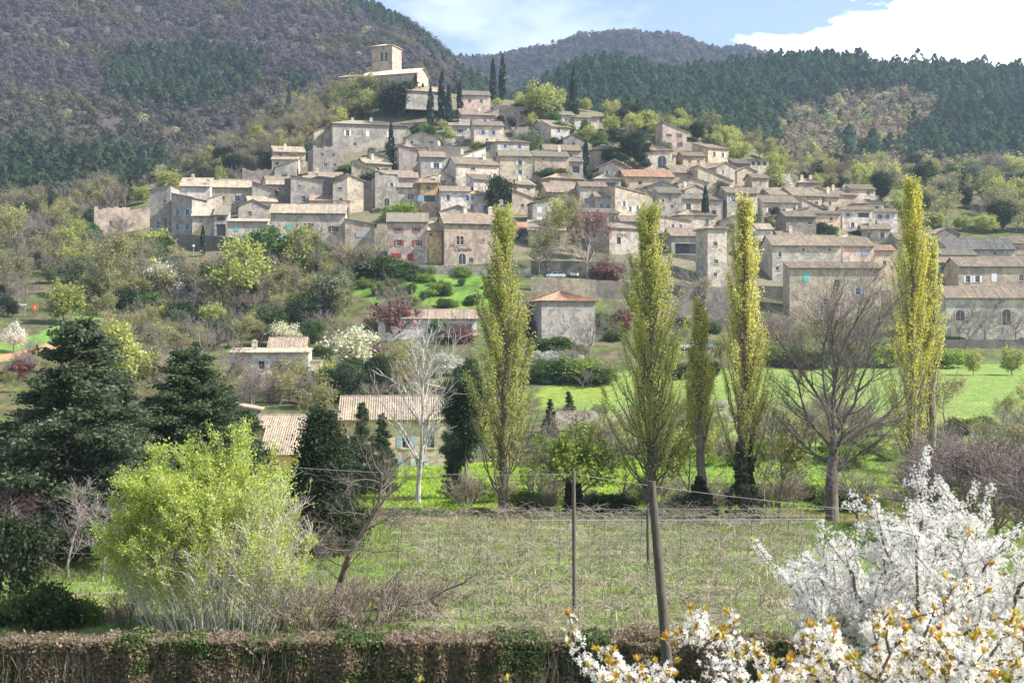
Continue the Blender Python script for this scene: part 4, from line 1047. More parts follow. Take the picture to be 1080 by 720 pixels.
def make_kinds():
    for i in range(3):      # bare broadleaf, grey brown
        rng = np.random.default_rng(100 + i)
        s, t = grow(rng, (0, 0, 0), (0, 0, 1), 4.6, .13, 3, [12, 8, 6], [.75, .65, .6], [.62, .5, .5], 6, .12, .06, .5, .22, minr=.011)
        reg('bare', wood_mesh(s, (.25, .21, .185), rng), None, 6.0)
        s, t = grow(rng, (0, 0, 0), (0, 0, 1), 4.6, .13, 3, [12, 8, 5], [.75, .65, .6], [.62, .5, .5], 6, .12, .06, .5, .22, minr=.010)
        P = t[:, :3] + rng.normal(size=(len(t), 3)) * .15
        P = np.repeat(P, 2, 0) + rng.normal(size=(len(P) * 2, 3)) * .12; P = P[rng.permutation(len(P))[:2600]]
        reg('bud', wood_mesh(s, (.22, .19, .15), rng), leaf_mesh(P, .13, [(.38, .38, .14), (.44, .42, .18), (.30, .27, .14)], rng), 6.0)
        reg('russet', KIND['bud'][-1][0], leaf_mesh(P, .13, [(.27, .21, .16), (.32, .25, .19), (.24, .21, .15), (.32, .30, .16)], rng), 6.0)
        s, t = grow(rng, (0, 0, 0), (0, 0, 1), 4.2, .13, 2, [9, 6], [.8, .7], [.6, .5], 6, .12, .05, minr=.015)
        for kind, cols, per in (('spring', [(.42, .45, .13), (.48, .50, .16), (.34, .38, .11)], 48), ('green', [(.09, .17, .035), (.12, .21, .05), (.07, .12, .03)], 52),
                           ('olive', [(.17, .21, .11), (.22, .25, .15), (.13, .15, .08)], 50), ('dark', [(.035, .06, .025), (.05, .08, .03), (.07, .09, .04)], 60)):
            P = clumps(rng, 70, 2.1, 2.1, 2.2, 3.6, per=per)
            reg(kind, wood_mesh(s, (.14, .12, .09), rng), leaf_mesh(P, .21, cols, rng), 5.8)
        P = clumps(rng, 70, 2.0, 2.0, 1.7, 3.0, per=34)
        reg('white', wood_mesh(s, (.14, .12, .10), rng), leaf_mesh(P, .2, [(.78, .75, .68), (.7, .68, .58), (.42, .42, .26)], rng, weights=[.5, .35, .15]), 4.8)
        P = clumps(rng, 70, 2.1, 2.1, 1.9, 3.3, per=30, shell=.4)
        reg('cream', wood_mesh(s, (.14, .12, .10), rng), leaf_mesh(P, .22, [(.62, .60, .44), (.5, .5, .3), (.7, .68, .55)], rng), 5.3)
        # twiggy bush, many stems from the ground
        sg = []
        for k in range(26):
            a = rng.uniform(0, 6.28); q = rng.uniform(0, .35)
            s2, _ = grow(rng, (.3 * math.cos(a), .3 * math.sin(a), 0), (q * math.cos(a) * 2, q * math.sin(a) * 2, 1), rng.uniform(1.6, 2.6), .025, 2, [6, 4], [.5, .5], [.5, .5], 5, .12, .03, .6, minr=.009)
            sg.append(s2)
        sg = np.concatenate(sg)
        reg('twigs', wood_mesh(sg, (.24, .19, .16), rng), None, 2.6)
        P = clumps(rng, 50, 1.3, 1.3, .9, .9, per=110, shell=.4)
        reg('shrub', wood_mesh(sg[:60], (.14, .12, .09), rng), leaf_mesh(P, .11, [(.08, .13, .03), (.13, .19, .05), (.05, .09, .02)], rng), 2.0)
        P = clumps(rng, 50, 1.3, 1.3, .9, .9, per=90, shell=.4)
        reg('limeshrub', wood_mesh(sg[:60], (.14, .12, .09), rng), leaf_mesh(P, .11, [(.22, .32, .05), (.3, .38, .07), (.16, .24, .05)], rng), 2.0)
    for i in range(2):      # italian cypress
        rng = np.random.default_rng(200 + i)
        n = 5200; z = rng.uniform(0, 1, n) ** .85
        r = .95 * np.minimum(1, (1 - z) * 2.2) ** .7 * np.minimum(1, .45 + z * 4) * rng.uniform(.45, 1.05, n)
        a = rng.uniform(0, 6.28, n); r *= 1 + .16 * np.sin(a * 3 + z * 9 + i)
        P = np.stack([r * np.cos(a), r * np.sin(a), .4 + z * 11.6], 1)
        s = [[0, 0, 0, 0, 0, 6, .16, .08]]
        reg('cypress', wood_mesh(s, (.14, .11, .09), rng), leaf_mesh(P, .34, [(.022, .042, .022), (.03, .055, .026), (.045, .07, .03)], rng, mat='needle', axis=(0, 0, 1), axis_w=.6, aspect=2.2), 12.0)
        # umbrella / scots pine
        s, t = grow(rng, (0, 0, 0), (0.05, 0, 1), 6.5, .2, 2, [10, 5], [1.0, .8], [.45, .5], 7, .08, .03, first=.5, minr=.02)
        C = t[rng.permutation(len(t))[:75], :3]; C[:, 2] = np.maximum(C[:, 2], 3.0)
        P = np.repeat(C, 230, 0) + rng.normal(size=(len(C) * 230, 3)) * np.array([.55, .55, .28])
        reg('pine', wood_mesh(s, (.17, .12, .10), rng), leaf_mesh(P, .14, [(.034, .058, .03), (.05, .08, .038), (.075, .105, .05)], rng, mat='leaf', aspect=2.2), 8.4)
    for i in range(3):      # spruce / cedar like conifer with spreading boughs
        rng = np.random.default_rng(230 + i)
        sg = [[0, 0, 0, .05, 0, 6, .22, .14], [.05, 0, 6, .1, .05, 11.6, .14, .02]]
        P = []; A = []
        for k in range(150):
            z = .5 + 11.1 * (k / 150) ** 1.05
            a = rng.uniform(0, 6.28)
            L = (3.5 * (1 - z / 12.4) ** .8 + .25) * rng.uniform(.5, 1.32)
            d = np.array([math.cos(a), math.sin(a), rng.uniform(-.15, .35)])
            p0 = np.array([.05, 0, z]); p1 = p0 + d * L * .55; p2 = p1 + np.array([d[0], d[1], d[2] * .3 + .1]) * L * .45
            sg += [[*p0, *p1, .045, .03], [*p1, *p2, .03, .01]]
            m = int((26 + 40 * L) * 3.2)
            t = rng.uniform(.22, 1, m) ** .8
            q = p0 + (p2 - p0) * t[:, None] + rng.normal(size=(m, 3)) * np.array([.24, .24, .13]) * (.5 + .25 * L)
            P.append(q); A.append(np.tile(d, (m, 1)))
        P = np.concatenate(P); A = np.concatenate(A)
        wm = wood_mesh(sg, (.07, .06, .05), rng)
        reg('conifer', wm, leaf_mesh(P, .105, [(.044, .075, .034), (.068, .105, .046), (.12, .165, .075)], rng, mat='leaf', aspect=2.0, axis=A, axis_w=.45), 12.0)
        reg('bluecedar', wm, leaf_mesh(P, .105, [(.062, .092, .05), (.095, .13, .066), (.17, .205, .125)], rng, mat='leaf', aspect=2.0, axis=A, axis_w=.45), 12.0)
make_kinds()
# ------------------------------------------------------------------ single trees in and round the village
tr_rng = np.random.default_rng(77)
def free(x, y, r=0.0):
    return all((x - a) ** 2 + (y - b) ** 2 > (c * .85 + r) ** 2 for a, b, c in HOUSES)
def tree_at(px, base, top, kind, label, cat='tree', name='tree', fat=1.0, dist=None, i=None, group=None, width=None):
    """one tree whose foot is seen (or would be) at px, base and whose top reaches image row top"""
    p = at(px, base) if dist is None else gpt(px, dist)
    row = 360 - F * (p.z - CZ) / p.y
    h = (row - top) * p.y / F
    return place(kind, tr_rng.integers(0, 9) if i is None else i, p, h, tr_rng.uniform(0, 6.28), name, label, cat, group, fat)

# cypresses
CY = [(412.5, 178, 130, 'tall lone cypress in front of the large mansion'), (520, 108, 62, 'very tall slim cypress, left one of the twin pair on the hilltop'),
      (530, 106, 58, 'very tall slim cypress, right one of the twin pair on the hilltop'), (605, 122, 70, 'tallest lone cypress above the flat roofed white house'),
      (618, 186, 147, 'cypress beside the narrow house with covered balcony'), (744, 240, 196, 'slim dark cypress rising among the houses right of the third poplar'),
      (498, 223, 197, 'small cypress beside the whitewashed house'), (482, 219, 209, 'tiny round topped cypress at the arched doorway'),
      (554, 107, 84, 'cypress in front of the pine wood right of the twin pair'), (561, 106, 80, 'dark cypress touching the yellow green tree on the hilltop'),
      (924, 243, 231, 'small cypress in the garden of the white villas'), (438, 118, 79, 'first cypress of the dark clump beside the church'),
      (446, 122, 88, 'short cypress in the clump beside the church'), (454, 135, 92, 'broad dark cypress in the middle of the clump beside the church'),
      (466, 130, 75, 'tallest cypress of the clump beside the church'), (473, 132, 90, 'second last cypress of the clump beside the church'),
      (485, 125, 88, 'lone cypress just right of the clump beside the church'), (269, 125, 102, 'cypress standing on the wooded ridge left of the church'),
      (305, 118, 92, 'slim cypress on the ridge nearer to the church'), (235, 182, 160, 'thin cypress on the wooded slope above the left cluster'),
      (214, 270, 238, 'narrow pale tree shaped cypress against the dark retaining wall'), (425, 352, 318, 'thin dark cypress behind the long low house')]
for px, b, t, lab in CY:
    tree_at(px, b, t, 'cypress', lab, 'cypress', 'cypress', fat=1.0 if (b - t) < 45 else .85)
    
VT = [  # px, base, top, kind, fat, label
 (660, 184, 138, 'pine', 1.25, 'dark umbrella pine hiding the tan hip roofed house'), (676, 184, 152, 'pine', 1.0, 'smaller dark pine touching the cream house'), (645, 184, 156, 'pine', 1.0, 'leftmost low dark pine by the tan hip roofed house'),
 (570, 130, 90, 'spring', 1.2, 'round yellow green tree between the twin cypresses and the tall lone cypress'), (552, 124, 100, 'spring', 1, 'paler yellow green tree near the hilltop terrace'),
 (590, 115, 96, 'spring', 1, 'yellow green tree at the edge of the pine wood'), (618, 118, 104, 'spring', 1, 'yellow green tree behind the flat roofed white house'),
 (645, 126, 106, 'dark', .9, 'dark conical tree right of the flat roofed white house'), (668, 142, 122, 'spring', 1.2, 'bright tree on the slope above the umbrella pines'), (690, 145, 128, 'spring', 1.2, 'bright wide tree above the cream house'),
 (705, 150, 125, 'spring', .9, 'tall bright tree left of the peach gabled house'), (779, 172, 149, 'spring', 1.3, 'bright yellow green tree right of the peach gabled house'),
 (816, 204, 176, 'spring', 1.2, 'yellow green tree under the loggia tower'), (828, 206, 184, 'white', 1, 'white flowering tree under the loggia tower'),
 (398, 110, 80, 'bud', 1.5, 'big budding tree under the church'), (380, 112, 84, 'spring', 1.2, 'yellow green tree under the left end of the church'), (362, 120, 90, 'bud', 1.4, 'budding tree on the slope left below the church'),
 (422, 124, 88, 'dark', 1.5, 'large dark evergreen between the church and the cypress clump'), (408, 122, 100, 'green', 1.2, 'green tree under the church behind the large mansion'), (350, 128, 108, 'dark', 1, 'dark evergreen left of the large mansion'),
 (378, 190, 170, 'green', 1.2, 'green tree right of the roofless grey house'), (390, 212, 182, 'dark', 1.1, 'dark ivy clad tree left of the round cornered house'), (368, 185, 172, 'shrub', 1.6, 'green bush beside the roofless grey house'),
 (422, 232, 212, 'limeshrub', 1.4, 'bright green bush above the pink house'), (436, 228, 216, 'green', 1.5, 'dark green round bush above the pink house'),
 (496, 194, 180, 'bud', 1, 'small budding tree in front of the broad pink roofed house'), (515, 222, 188, 'bare', .9, 'bare grey tree right of the whitewashed house'), (526, 225, 186, 'dark', .9, 'dark cedar right of the whitewashed house'),
 (535, 224, 200, 'spring', .6, 'narrow yellow bush beside the dark cedar'), (538, 190, 175, 'olive', 1.1, 'olive coloured bush in front of the long stone house'),
 (598, 262, 214, 'bud', 1.1, 'tree with orange yellow blossom buds in the village centre'), (540, 148, 120, 'bare', 1.1, 'bare tree right of the cream house on the upper terrace'),
 (568, 290, 240, 'bud', 1.0, 'thin budding tree on the road right of the first poplar'), (578, 292, 252, 'bare', .9, 'second bare tree on the road right of the first poplar'), (645, 296, 264, 'bare', 1.2, 'low bare tree in front of the grey terrace wall'),
 (818, 232, 218, 'dark', .9, 'dark conical bush in front of the broad low house'), (846, 246, 226, 'bud', 1.5, 'wide yellow green tree below the broad low house'), (834, 252, 238, 'olive', 1.4, 'grey green bush below the broad low house'),
 (866, 250, 234, 'dark', 1.2, 'dark bush beside the peach coloured house'), (876, 252, 238, 'green', 1.4, 'green bush below the white villas'), (934, 248, 238, 'dark', 1.1, 'dark clipped bush at the white villas'), (905, 250, 241, 'shrub', 1.6, 'low hedge bush under the white villa loggia'),
 (990, 252, 237, 'dark', .8, 'small dark conifer by the gabled shed at the right'), (988, 240, 224, 'spring', 1.4, 'bright tree behind the leafy poplar at the right'), (1015, 244, 228, 'spring', 1.5, 'wide bright tree behind the dark slate roof'), (1040, 246, 226, 'spring', 1.4, 'bright tree right behind the dark slate roof'),
 (620, 300, 225, 'bare', 1.0, 'bare dark tree under the red crowned tree'), (580, 190, 176, 'shrub', 2, 'bush between the two long stone houses'), (630, 160, 140, 'green', 1, 'green tree left of the hip roofed tan house'), (590, 148, 128, 'green', 1.3, 'green hillside tree below the yellow green hilltop tree'),
 (560, 160, 138, 'olive', 1.3, 'grey green tree under the barn roof'), (700, 170, 150, 'olive', 1.1, 'olive tree right of the arched window'), (760, 205, 190, 'olive', 1.2, 'olive bush under the pointed gable'),
 (780, 210, 196, 'shrub', 1.6, 'dark bush left of the cube shaped house'), (460, 155, 143, 'limeshrub', 1.5, 'bright garden shrub on the terrace right of the mansion'), (475, 156, 146, 'white', 1.3, 'pale flowering shrub on the terrace right of the mansion'), (440, 160, 148, 'green', 1.2, 'green shrub beside the terrace right of the mansion'),
 (650, 202, 190, 'shrub', 1.3, 'bush at the end of the orange roofed house'), (862, 196, 184, 'bud', 1.3, 'budding tree behind the stone house with two chimneys'), (835, 200, 186, 'bare', 1.2, 'bare tree between the loggia tower and the pine wood'),
 (300, 190, 172, 'bare', 1.3, 'bare tree behind the left cluster'), (178, 205, 180, 'spring', 1.3, 'yellow green tree behind the left end houses'), (150, 215, 196, 'spring', 1.2, 'yellow green tree above the ruined ochre wall'),
 (233, 205, 178, 'spring', .7, 'thin yellow shoot tree above the left cluster'), (252, 200, 176, 'bare', 1.2, 'bare tree above the broken stone walls'), (210, 262, 242, 'bud', .8, 'budding tree against the dark retaining wall')]
for px, b, t, k, fat, lab in VT:
    tree_at(px, b, t, k, lab, 'bush' if 'bush' in lab or 'shrub' in lab else 'tree', 'bush' if 'bush' in lab or 'shrub' in lab else 'tree', fat)

# the red crowned tree
def red_tree():
    rng = np.random.default_rng(4)
    s, t = grow(rng, (0, 0, 0), (0, 0, 1), 5.5, .18, 3, [10, 7, 5], [.8, .65, .6], [.6, .5, .5], 6, .12, .05, first=.35, minr=.014)
    P = t[:, :3]; P = P[P[:, 2] > 4.0]; P = np.repeat(P, 2, 0) + rng.normal(size=(len(P) * 2, 3)) * .2
    KIND['redbud'] = [(wood_mesh(s, (.14, .1, .09), rng), leaf_mesh(P, .2, [(.30, .10, .09), (.36, .16, .14), (.22, .08, .07)], rng), 8.0)]
    tree_at(622, 274, 223, 'redbud', 'tree with dull red young crown above the terrace wall', fat=1.15)
    rng = np.random.default_rng(8)
    P = clumps(rng, 50, 1.6, 1.6, 1.8, 3.0, per=24)
    KIND['amber'] = [(KIND['bare'][0][0], leaf_mesh(P, .22, [(.48, .30, .06), (.5, .36, .1), (.4, .34, .08)], rng), 5.2)]
    tree_at(607, 258, 222, 'amber', 'small amber leaved tree left of the red crowned tree', fat=.8)
    tree_at(590, 256, 214, 'spring', 'pale yellow tree left of the amber leaved tree', fat=.8)
    P = clumps(rng, 40, 1.3, 1.3, .9, .9, per=36, shell=.4)
    KIND['wineshrub'] = [(KIND['twigs'][0][0], leaf_mesh(P, .18, [(.26, .10, .10), (.32, .14, .12), (.18, .09, .08)], rng), 2.0)]
    for px, b, t_, lab in ((640, 300, 276, 'dark purple mound shaped bush behind the parked cars'), (562, 356, 322, 'dull red bush left of the square grey house'), (655, 348, 326, 'reddish bush right of the square grey house'),
                          (420, 352, 314, 'dark red bush behind the long low house'), (398, 385, 360, 'pink budded bush left of the white blossom'), (20, 400, 378, 'dull red bush at the left photo edge under the orange soil')):
        tree_at(px, b, t_, 'wineshrub', lab, 'bush', 'bush', fat=1.0)
red_tree()

MT = [  # middle distance, below the village
 (372, 392, 343, 'cream', 1.25, 'large round cream blossoming tree right of the white bungalow'), (300, 368, 340, 'cream', 1.3, 'pale blossoming tree behind the white bungalow'), (470, 396, 372, 'white', 1.5, 'white blossoming tree behind the bare white barked tree'),
 (190, 330, 298, 'white', .9, 'slim white flowering tree on the left wooded slope'), (118, 330, 256, 'bud', .8, 'tall pale budding tree on the left wooded slope'), (172, 325, 274, 'cream', .9, 'pale flowering tree under the dark retaining wall'),
 (68, 342, 300, 'spring', 1.2, 'round bright green tree standing on the left meadow'), (15, 372, 342, 'white', .9, 'small pale flowering tree at the left meadow edge'),
 (315, 300, 244, 'spring', .9, 'bright spring tree in front of the large long house'), (285, 300, 240, 'green', 1.1, 'green tree below the dark retaining wall'), (258, 330, 258, 'spring', 1.0, 'tall yellow green tree right under the dark retaining wall'),
 (240, 312, 278, 'green', 1.2, 'dense green tree on the slope under the retaining wall'), (345, 300, 262, 'bare', 1.2, 'bare tree before the lower wing of the large long house'), (372, 298, 252, 'bare', 1.2, 'bare tree left of the pink house'), (395, 296, 246, 'bare', 1.0, 'bare tree touching the pink house'),
 (380, 292, 270, 'dark', 1.3, 'dark evergreen bush below the lower wing'), (408, 292, 268, 'shrub', 1.6, 'dark evergreen bush under the pink house'), (348, 340, 290, 'olive', 1.1, 'grey green tree on the slope above the cream blossom'), (330, 335, 296, 'bud', 1.1, 'budding tree on the slope above the white bungalow'),
 (365, 452, 382, 'pine', .8, 'tall pine behind the farm wing'), (385, 455, 410, 'olive', .9, 'grey green tree behind the farm wing'), (330, 460, 405, 'bud', 1, 'yellowish budding tree right of the bungalow annex'), (345, 432, 385, 'spring', .7, 'bright shrubby tree right of the bungalow annex'),
 (320, 415, 390, 'spring', .8, 'yellow shrub in front of the bungalow annex'), (410, 420, 370, 'bud', 1, 'budding tree left of the bare white barked tree'), (398, 425, 375, 'dark', .7, 'dark slender tree behind the farmhouse roof'), (425, 420, 362, 'bud', .8, 'thin yellow green tree behind the bare white barked tree'),
 (288, 425, 398, 'twigs', 1.1, 'dense bare bush in front of the white bungalow'), (262, 425, 400, 'twigs', 1.2, 'bare bush at the left front of the white bungalow'), (312, 425, 402, 'twigs', 1.1, 'bare bush at the right front of the white bungalow'), (240, 420, 360, 'bare', 1.0, 'bare tree left of the white bungalow'), (215, 385, 335, 'bare', 1.2, 'bare reddish tree between cottage and bungalow'),
 (160, 405, 385, 'shrub', 1, 'low evergreen shrub at the white gabled cottage'), (190, 350, 318, 'dark', 1.4, 'dark evergreen above the white gabled cottage'), (165, 345, 318, 'dark', 1.2, 'dark evergreen left above the white gabled cottage'),
 (130, 420, 348, 'spring', .9, 'yellow green tree between the blue cedar and the cottage'), (490, 470, 376, 'pine', .45, 'dark conifer left of the first poplar'), (478, 505, 448, 'pine', .7, 'dark pine with leaning boughs at the farmhouse corner'),
 (595, 404, 378, 'green', 1.5, 'dense green clipped bush below the square grey house'), (575, 404, 380, 'green', 1.4, 'dense green bush left below the square grey house'), (612, 402, 376, 'limeshrub', 1.8, 'yellow green bush right below the square grey house'), (628, 405, 386, 'shrub', 1.6, 'dark shrub at the end of the green bushes'),
 (560, 350, 334, 'shrub', 1.6, 'dark evergreen bush left of the square grey house'), (582, 372, 352, 'shrub', 1.6, 'evergreen bush at the foot of the square grey house'), (620, 385, 330, 'bare', .9, 'bare tree in front of the square grey house'), (636, 352, 330, 'green', 1, 'green bush right of the square grey house'),
 (600, 455, 410, 'conifer', .7, 'small dark conifer behind the small stone barn'), (580, 470, 418, 'conifer', .6, 'narrow dark conifer left of the small stone barn'),
 (438, 352, 330, 'dark', 1.2, 'dark ivy bush in front of the long low house'), (462, 356, 338, 'green', 1.4, 'round green bush in front of the long low house'), (485, 360, 342, 'wineshrub', 1.2, 'brown red bush at the right end of the long low house'),
 (945, 388, 367, 'spring', 1.0, 'small spring tree standing on the right meadow'), (1026, 396, 368, 'spring', .8, 'young spring tree on the meadow in front of the grey hall'), (1068, 396, 366, 'spring', .9, 'young spring tree on the meadow at the right photo edge'), (1000, 388, 366, 'limeshrub', 1.3, 'lime green shrub beside the leafy poplar'),
 (1012, 362, 326, 'bare', 1.0, 'bare tree against the left of the grey hall'), (1040, 362, 318, 'bare', 1.2, 'bare tree against the middle of the grey hall'), (1072, 362, 322, 'bare', 1.1, 'bare tree against the right of the grey hall'),
 (770, 390, 355, 'bud', 1, 'budding tree right of the parked valley cars'), (752, 400, 380, 'dark', 1, 'dark bush right of the thin poplar'), (720, 398, 380, 'shrub', 1.6, 'dark bush left of the thin poplar'), (775, 330, 290, 'bare', 1.1, 'bare tree under the square tower house'), (735, 325, 285, 'bare', 1.1, 'bare tree before the shaded stone wall'), (748, 320, 292, 'bud', 1, 'budding tree before the shaded stone wall'),
 (820, 385, 362, 'limeshrub', 1.5, 'lime shrub behind the bare oak'), (850, 388, 364, 'shrub', 1.5, 'dark shrub behind the bare oak'), (915, 386, 360, 'limeshrub', 1.6, 'lime shrub right behind the bare oak'), (900, 380, 350, 'bare', 1.1, 'small bare tree right behind the bare oak'), (835, 380, 345, 'bare', 1.1, 'small bare tree left behind the bare oak')]
for px, b, t, k, fat, lab in MT:
    bush = 'bush' in lab or 'shrub' in lab and 'tree' not in lab
    tree_at(px, b, t, k, lab, 'bush' if bush else 'tree', 'bush' if bush else ('conifer' if 'conifer' in lab else 'tree'), fat)

# white blossom row behind the first poplar
for i, px in enumerate((568, 580, 592, 604)):
    tree_at(px, 386, 370, 'white', 'low white flowering bush in the row below the square grey house', 'bush', 'flowering_bush', 1.5, group='white flowering bushes in a row')

def scatter(poly, n, kinds, hrange, label, group, cat='tree', name='tree', seed=1, minsep=1.6, fat=(.9, 1.3), dmin=60, dmax=900):
    rng = np.random.default_rng(seed)
    xs = [p[0] for p in poly]; ys = [p[1] for p in poly]
    pts = []; tries = 0
    ks = list(kinds); w = np.array([kinds[k][0] for k in ks], float); w /= w.sum()
    cnt = 0
    while cnt < n and tries < n * 30:
        tries += 1
        px = rng.uniform(min(xs), max(xs)); py = rng.uniform(min(ys), max(ys))
        if not in_poly(np.array([px]), np.array([py]), poly)[0]: continue
        p = at(px, py, dmin, dmax)
        if p is None or not free(p.x, p.y, 1.0): continue
        if any((p.x - a) ** 2 + (p.y - b) ** 2 < minsep ** 2 for a, b in pts): continue
        pts.append((p.x, p.y)); cnt += 1
        k = ks[rng.choice(len(ks), p=w)]
        lab, grp = kinds[k][1], kinds[k][1].split(' ')[0] + ' ' + group
        place(k, int(rng.integers(0, 9)), p, rng.uniform(*hrange) * kinds[k][2], rng.uniform(0, 6.28), name, lab + ' ' + label, cat, grp, rng.uniform(*fat))

slopeK = {'russet': (2.1, 'russet brown leaved tree', .95), 'bare': (1.5, 'bare brown grey tree', 1), 'bud': (2, 'budding olive yellow tree', 1), 'spring': (.9, 'yellowgreen leafing tree', .9), 'olive': (1, 'greyish green tree', .9), 'dark': (.7, 'dark evergreen tree', .9)}
scatter([(108, 232), (180, 184), (262, 128), (330, 98), (395, 92), (400, 108), (340, 150), (325, 178), (250, 186), (160, 198), (112, 234)], 280, slopeK, (4.5, 8), 'on the wooded ridge left of the church', 'trees on the ridge left of the church', seed=3)
midK = {'russet': (1.4, 'russet brown leaved tree', .95), 'bare': (1.7, 'bare grey tree', 1), 'bud': (3, 'budding pale tree', 1), 'green': (.8, 'leafy green tree', .9), 'spring': (.8, 'yellowgreen tree', .9), 'dark': (.5, 'dark evergreen tree', .8), 'olive': (1, 'greyish green tree', .9), 'twigs': (1.2, 'twiggy bare shrub', .6)}
scatter([(0, 236), (100, 240), (185, 280), (200, 300), (275, 305), (300, 286), (395, 286), (365, 300), (375, 335), (330, 350), (250, 352), (160, 345), (110, 332), (60, 305), (0, 310)], 200, midK, (4.5, 8.5), 'on the wooded slope below the left cluster of houses', 'trees on the slope below the left cluster', seed=5)
scatter([(90, 338), (240, 344), (240, 372), (190, 400), (240, 412), (330, 412), (480, 402), (480, 425), (350, 432), (240, 440), (100, 425)], 95, midK, (3.0, 6), 'between the white bungalow and the farmhouse', 'plants round the white bungalow', seed=7)
scatter([(-20, 315), (45, 318), (20, 335), (-20, 350)], 10, {'bare': (2, 'bare grey tree', 1), 'dark': (1, 'dark evergreen tree', .7)}, (4, 7), 'along the top of the left meadow', 'trees above the left meadow', seed=8)
rightK = {'russet': (1, 'russet brown leaved tree', 1), 'bare': (1.2, 'bare purplish tree', 1), 'bud': (2.2, 'budding olive tree', 1), 'spring': (1.8, 'yellowgreen bright tree', .95), 'dark': (.8, 'dark evergreen tree', 1), 'olive': (1, 'greyish green tree', .9)}
scatter([(850, 200), (900, 180), (960, 170), (1100, 160), (1100, 246), (985, 244), (940, 225), (880, 208)], 90, rightK, (6, 10), 'on the slope behind the right end of the village', 'trees behind the right end of the village', seed=9)
scatter([(505, 340), (560, 330), (700, 330), (760, 350), (780, 400), (690, 395), (640, 410), (520, 420)], 34, {'bare': (1.2, 'bare grey shrubby tree', .8), 'shrub': (2, 'evergreen shrub', .5), 'bud': (1, 'budding shrubby tree', .8), 'limeshrub': (1.5, 'lime coloured shrub', .5), 'twigs': (1, 'twiggy bare shrub', .5)}, (3, 5), 'between the square grey house and the poplars', 'plants between the square grey house and the poplars', seed=10)
scatter([(960, 352), (1090, 352), (1090, 366), (960, 366)], 22, {'shrub': (1, 'dark evergreen shrub', .5)}, (3, 4.5), 'along the low wall before the grey hall', 'shrubs before the grey hall', seed=12, minsep=.8, cat='bush', name='bush')
scatter([(640, 190), (940, 235), (940, 300), (800, 300), (690, 250), (420, 270), (420, 190), (330, 185), (480, 130), (640, 140)], 130, {'shrub': (2, 'evergreen garden shrub', .45), 'limeshrub': (1.4, 'lime coloured garden shrub', .45), 'olive': (1, 'greyish garden tree', .7), 'bare': (.8, 'bare garden tree', .8)}, (3, 5), 'squeezed between the village houses', 'plants between the village houses', seed=14)
scatter([(545, 105), (700, 118), (730, 150), (640, 146), (560, 140), (535, 115)], 26, {'spring': (2, 'yellowgreen tree', 1), 'bud': (1, 'budding tree', 1), 'green': (1, 'leafy green tree', .8), 'dark': (.6, 'dark evergreen tree', .9)}, (4.5, 7), 'on the upper edge of the village under the pine wood', 'trees under the pine wood', seed=15)
scatter([(812, 345), (935, 345), (935, 384), (812, 384)], 16, {'bare': (2, 'bare twiggy tree', .9), 'bud': (1, 'budding tree', .8), 'twigs': (1, 'twiggy bare shrub', .6)}, (4.5, 8), 'behind the bare oak before the long low house', 'plants behind the bare oak', seed=26)
scatter([(590, 432), (800, 432), (800, 446), (590, 446)], 22, {'twigs': (2, 'pale twiggy shrub', .6), 'white': (.8, 'whitish flowering shrub', .5), 'limeshrub': (1, 'lime coloured shrub', .5)}, (2.2, 3.6), 'along the field edge behind the poplars', 'shrubs along the field edge', seed=27, cat='bush', name='bush', dmax=240)
scatter([(355, 276), (460, 286), (520, 292), (520, 326), (410, 322), (370, 305)], 44, {'limeshrub': (3, 'bright lime bush', .5), 'green': (1, 'leafy green bush', .5), 'shrub': (1, 'dark green bush', .5)}, (3, 4.5), 'on the bright green bank below the pink house', 'bushes on the green bank', seed=16, cat='bush', name='bush', minsep=1.2)

scatter([(196, 325), (345, 322), (350, 366), (325, 372), (245, 372), (200, 380)], 42, {'bare': (2.4, 'bare reddish grey tree', 1), 'bud': (1.2, 'budding pale tree', .9), 'green': (1, 'leafy green tree', .8), 'dark': (.8, 'dark evergreen tree', .8), 'shrub': (1, 'evergreen shrub', .5)}, (3.5, 6.5), 'on the slope directly above the white bungalow', 'plants above the white bungalow', seed=31)
scatter([(330, 340), (400, 350), (400, 400), (340, 400)], 18, {'green': (1, 'leafy green tree', .7), 'shrub': (1.5, 'evergreen shrub', .5), 'bud': (1.2, 'budding pale tree', .8), 'twigs': (1, 'twiggy bare shrub', .6)}, (3, 5), 'round the cream blossoming tree', 'plants round the cream blossoming tree', seed=32)
scatter([(30, 380), (140, 372), (150, 420), (60, 425), (-20, 420), (-20, 395)], 36, {'bare': (2, 'bare reddish grey tree', .9), 'twigs': (2, 'twiggy bare shrub', .6), 'shrub': (1, 'evergreen shrub', .5), 'bud': (1, 'budding pale tree', .8)}, (3, 5), 'below the left meadow behind the cedars', 'plants below the left meadow', seed=33)
scatter([(560, 452), (800, 446), (1100, 446), (1100, 500), (700, 500), (520, 500)], 85, {'bare': (1.2, 'bare grey brown tree', 1), 'twigs': (2.4, 'twiggy bare shrub', .6), 'bud': (1.6, 'budding yellowish tree', .9), 'limeshrub': (.8, 'lime coloured shrub', .45), 'shrub': (.8, 'evergreen shrub', .45)}, (3, 5.5), 'in the thicket between the poplars and the right meadow', 'plants of the thicket behind the poplars', seed=41, dmin=112, dmax=175)
scatter([(430, 112), (540, 112), (640, 128), (700, 150), (640, 172), (500, 160), (425, 170)], 44, {'limeshrub': (1.5, 'lime coloured garden shrub', .5), 'spring': (1.4, 'yellowgreen garden tree', .8), 'green': (1.2, 'leafy green garden tree', .8), 'dark': (.6, 'dark evergreen garden tree', .8), 'bare': (.6, 'bare garden tree', .8)}, (3.4, 6), 'on the upper terraces of the village', 'plants on the upper village terraces', seed=51)
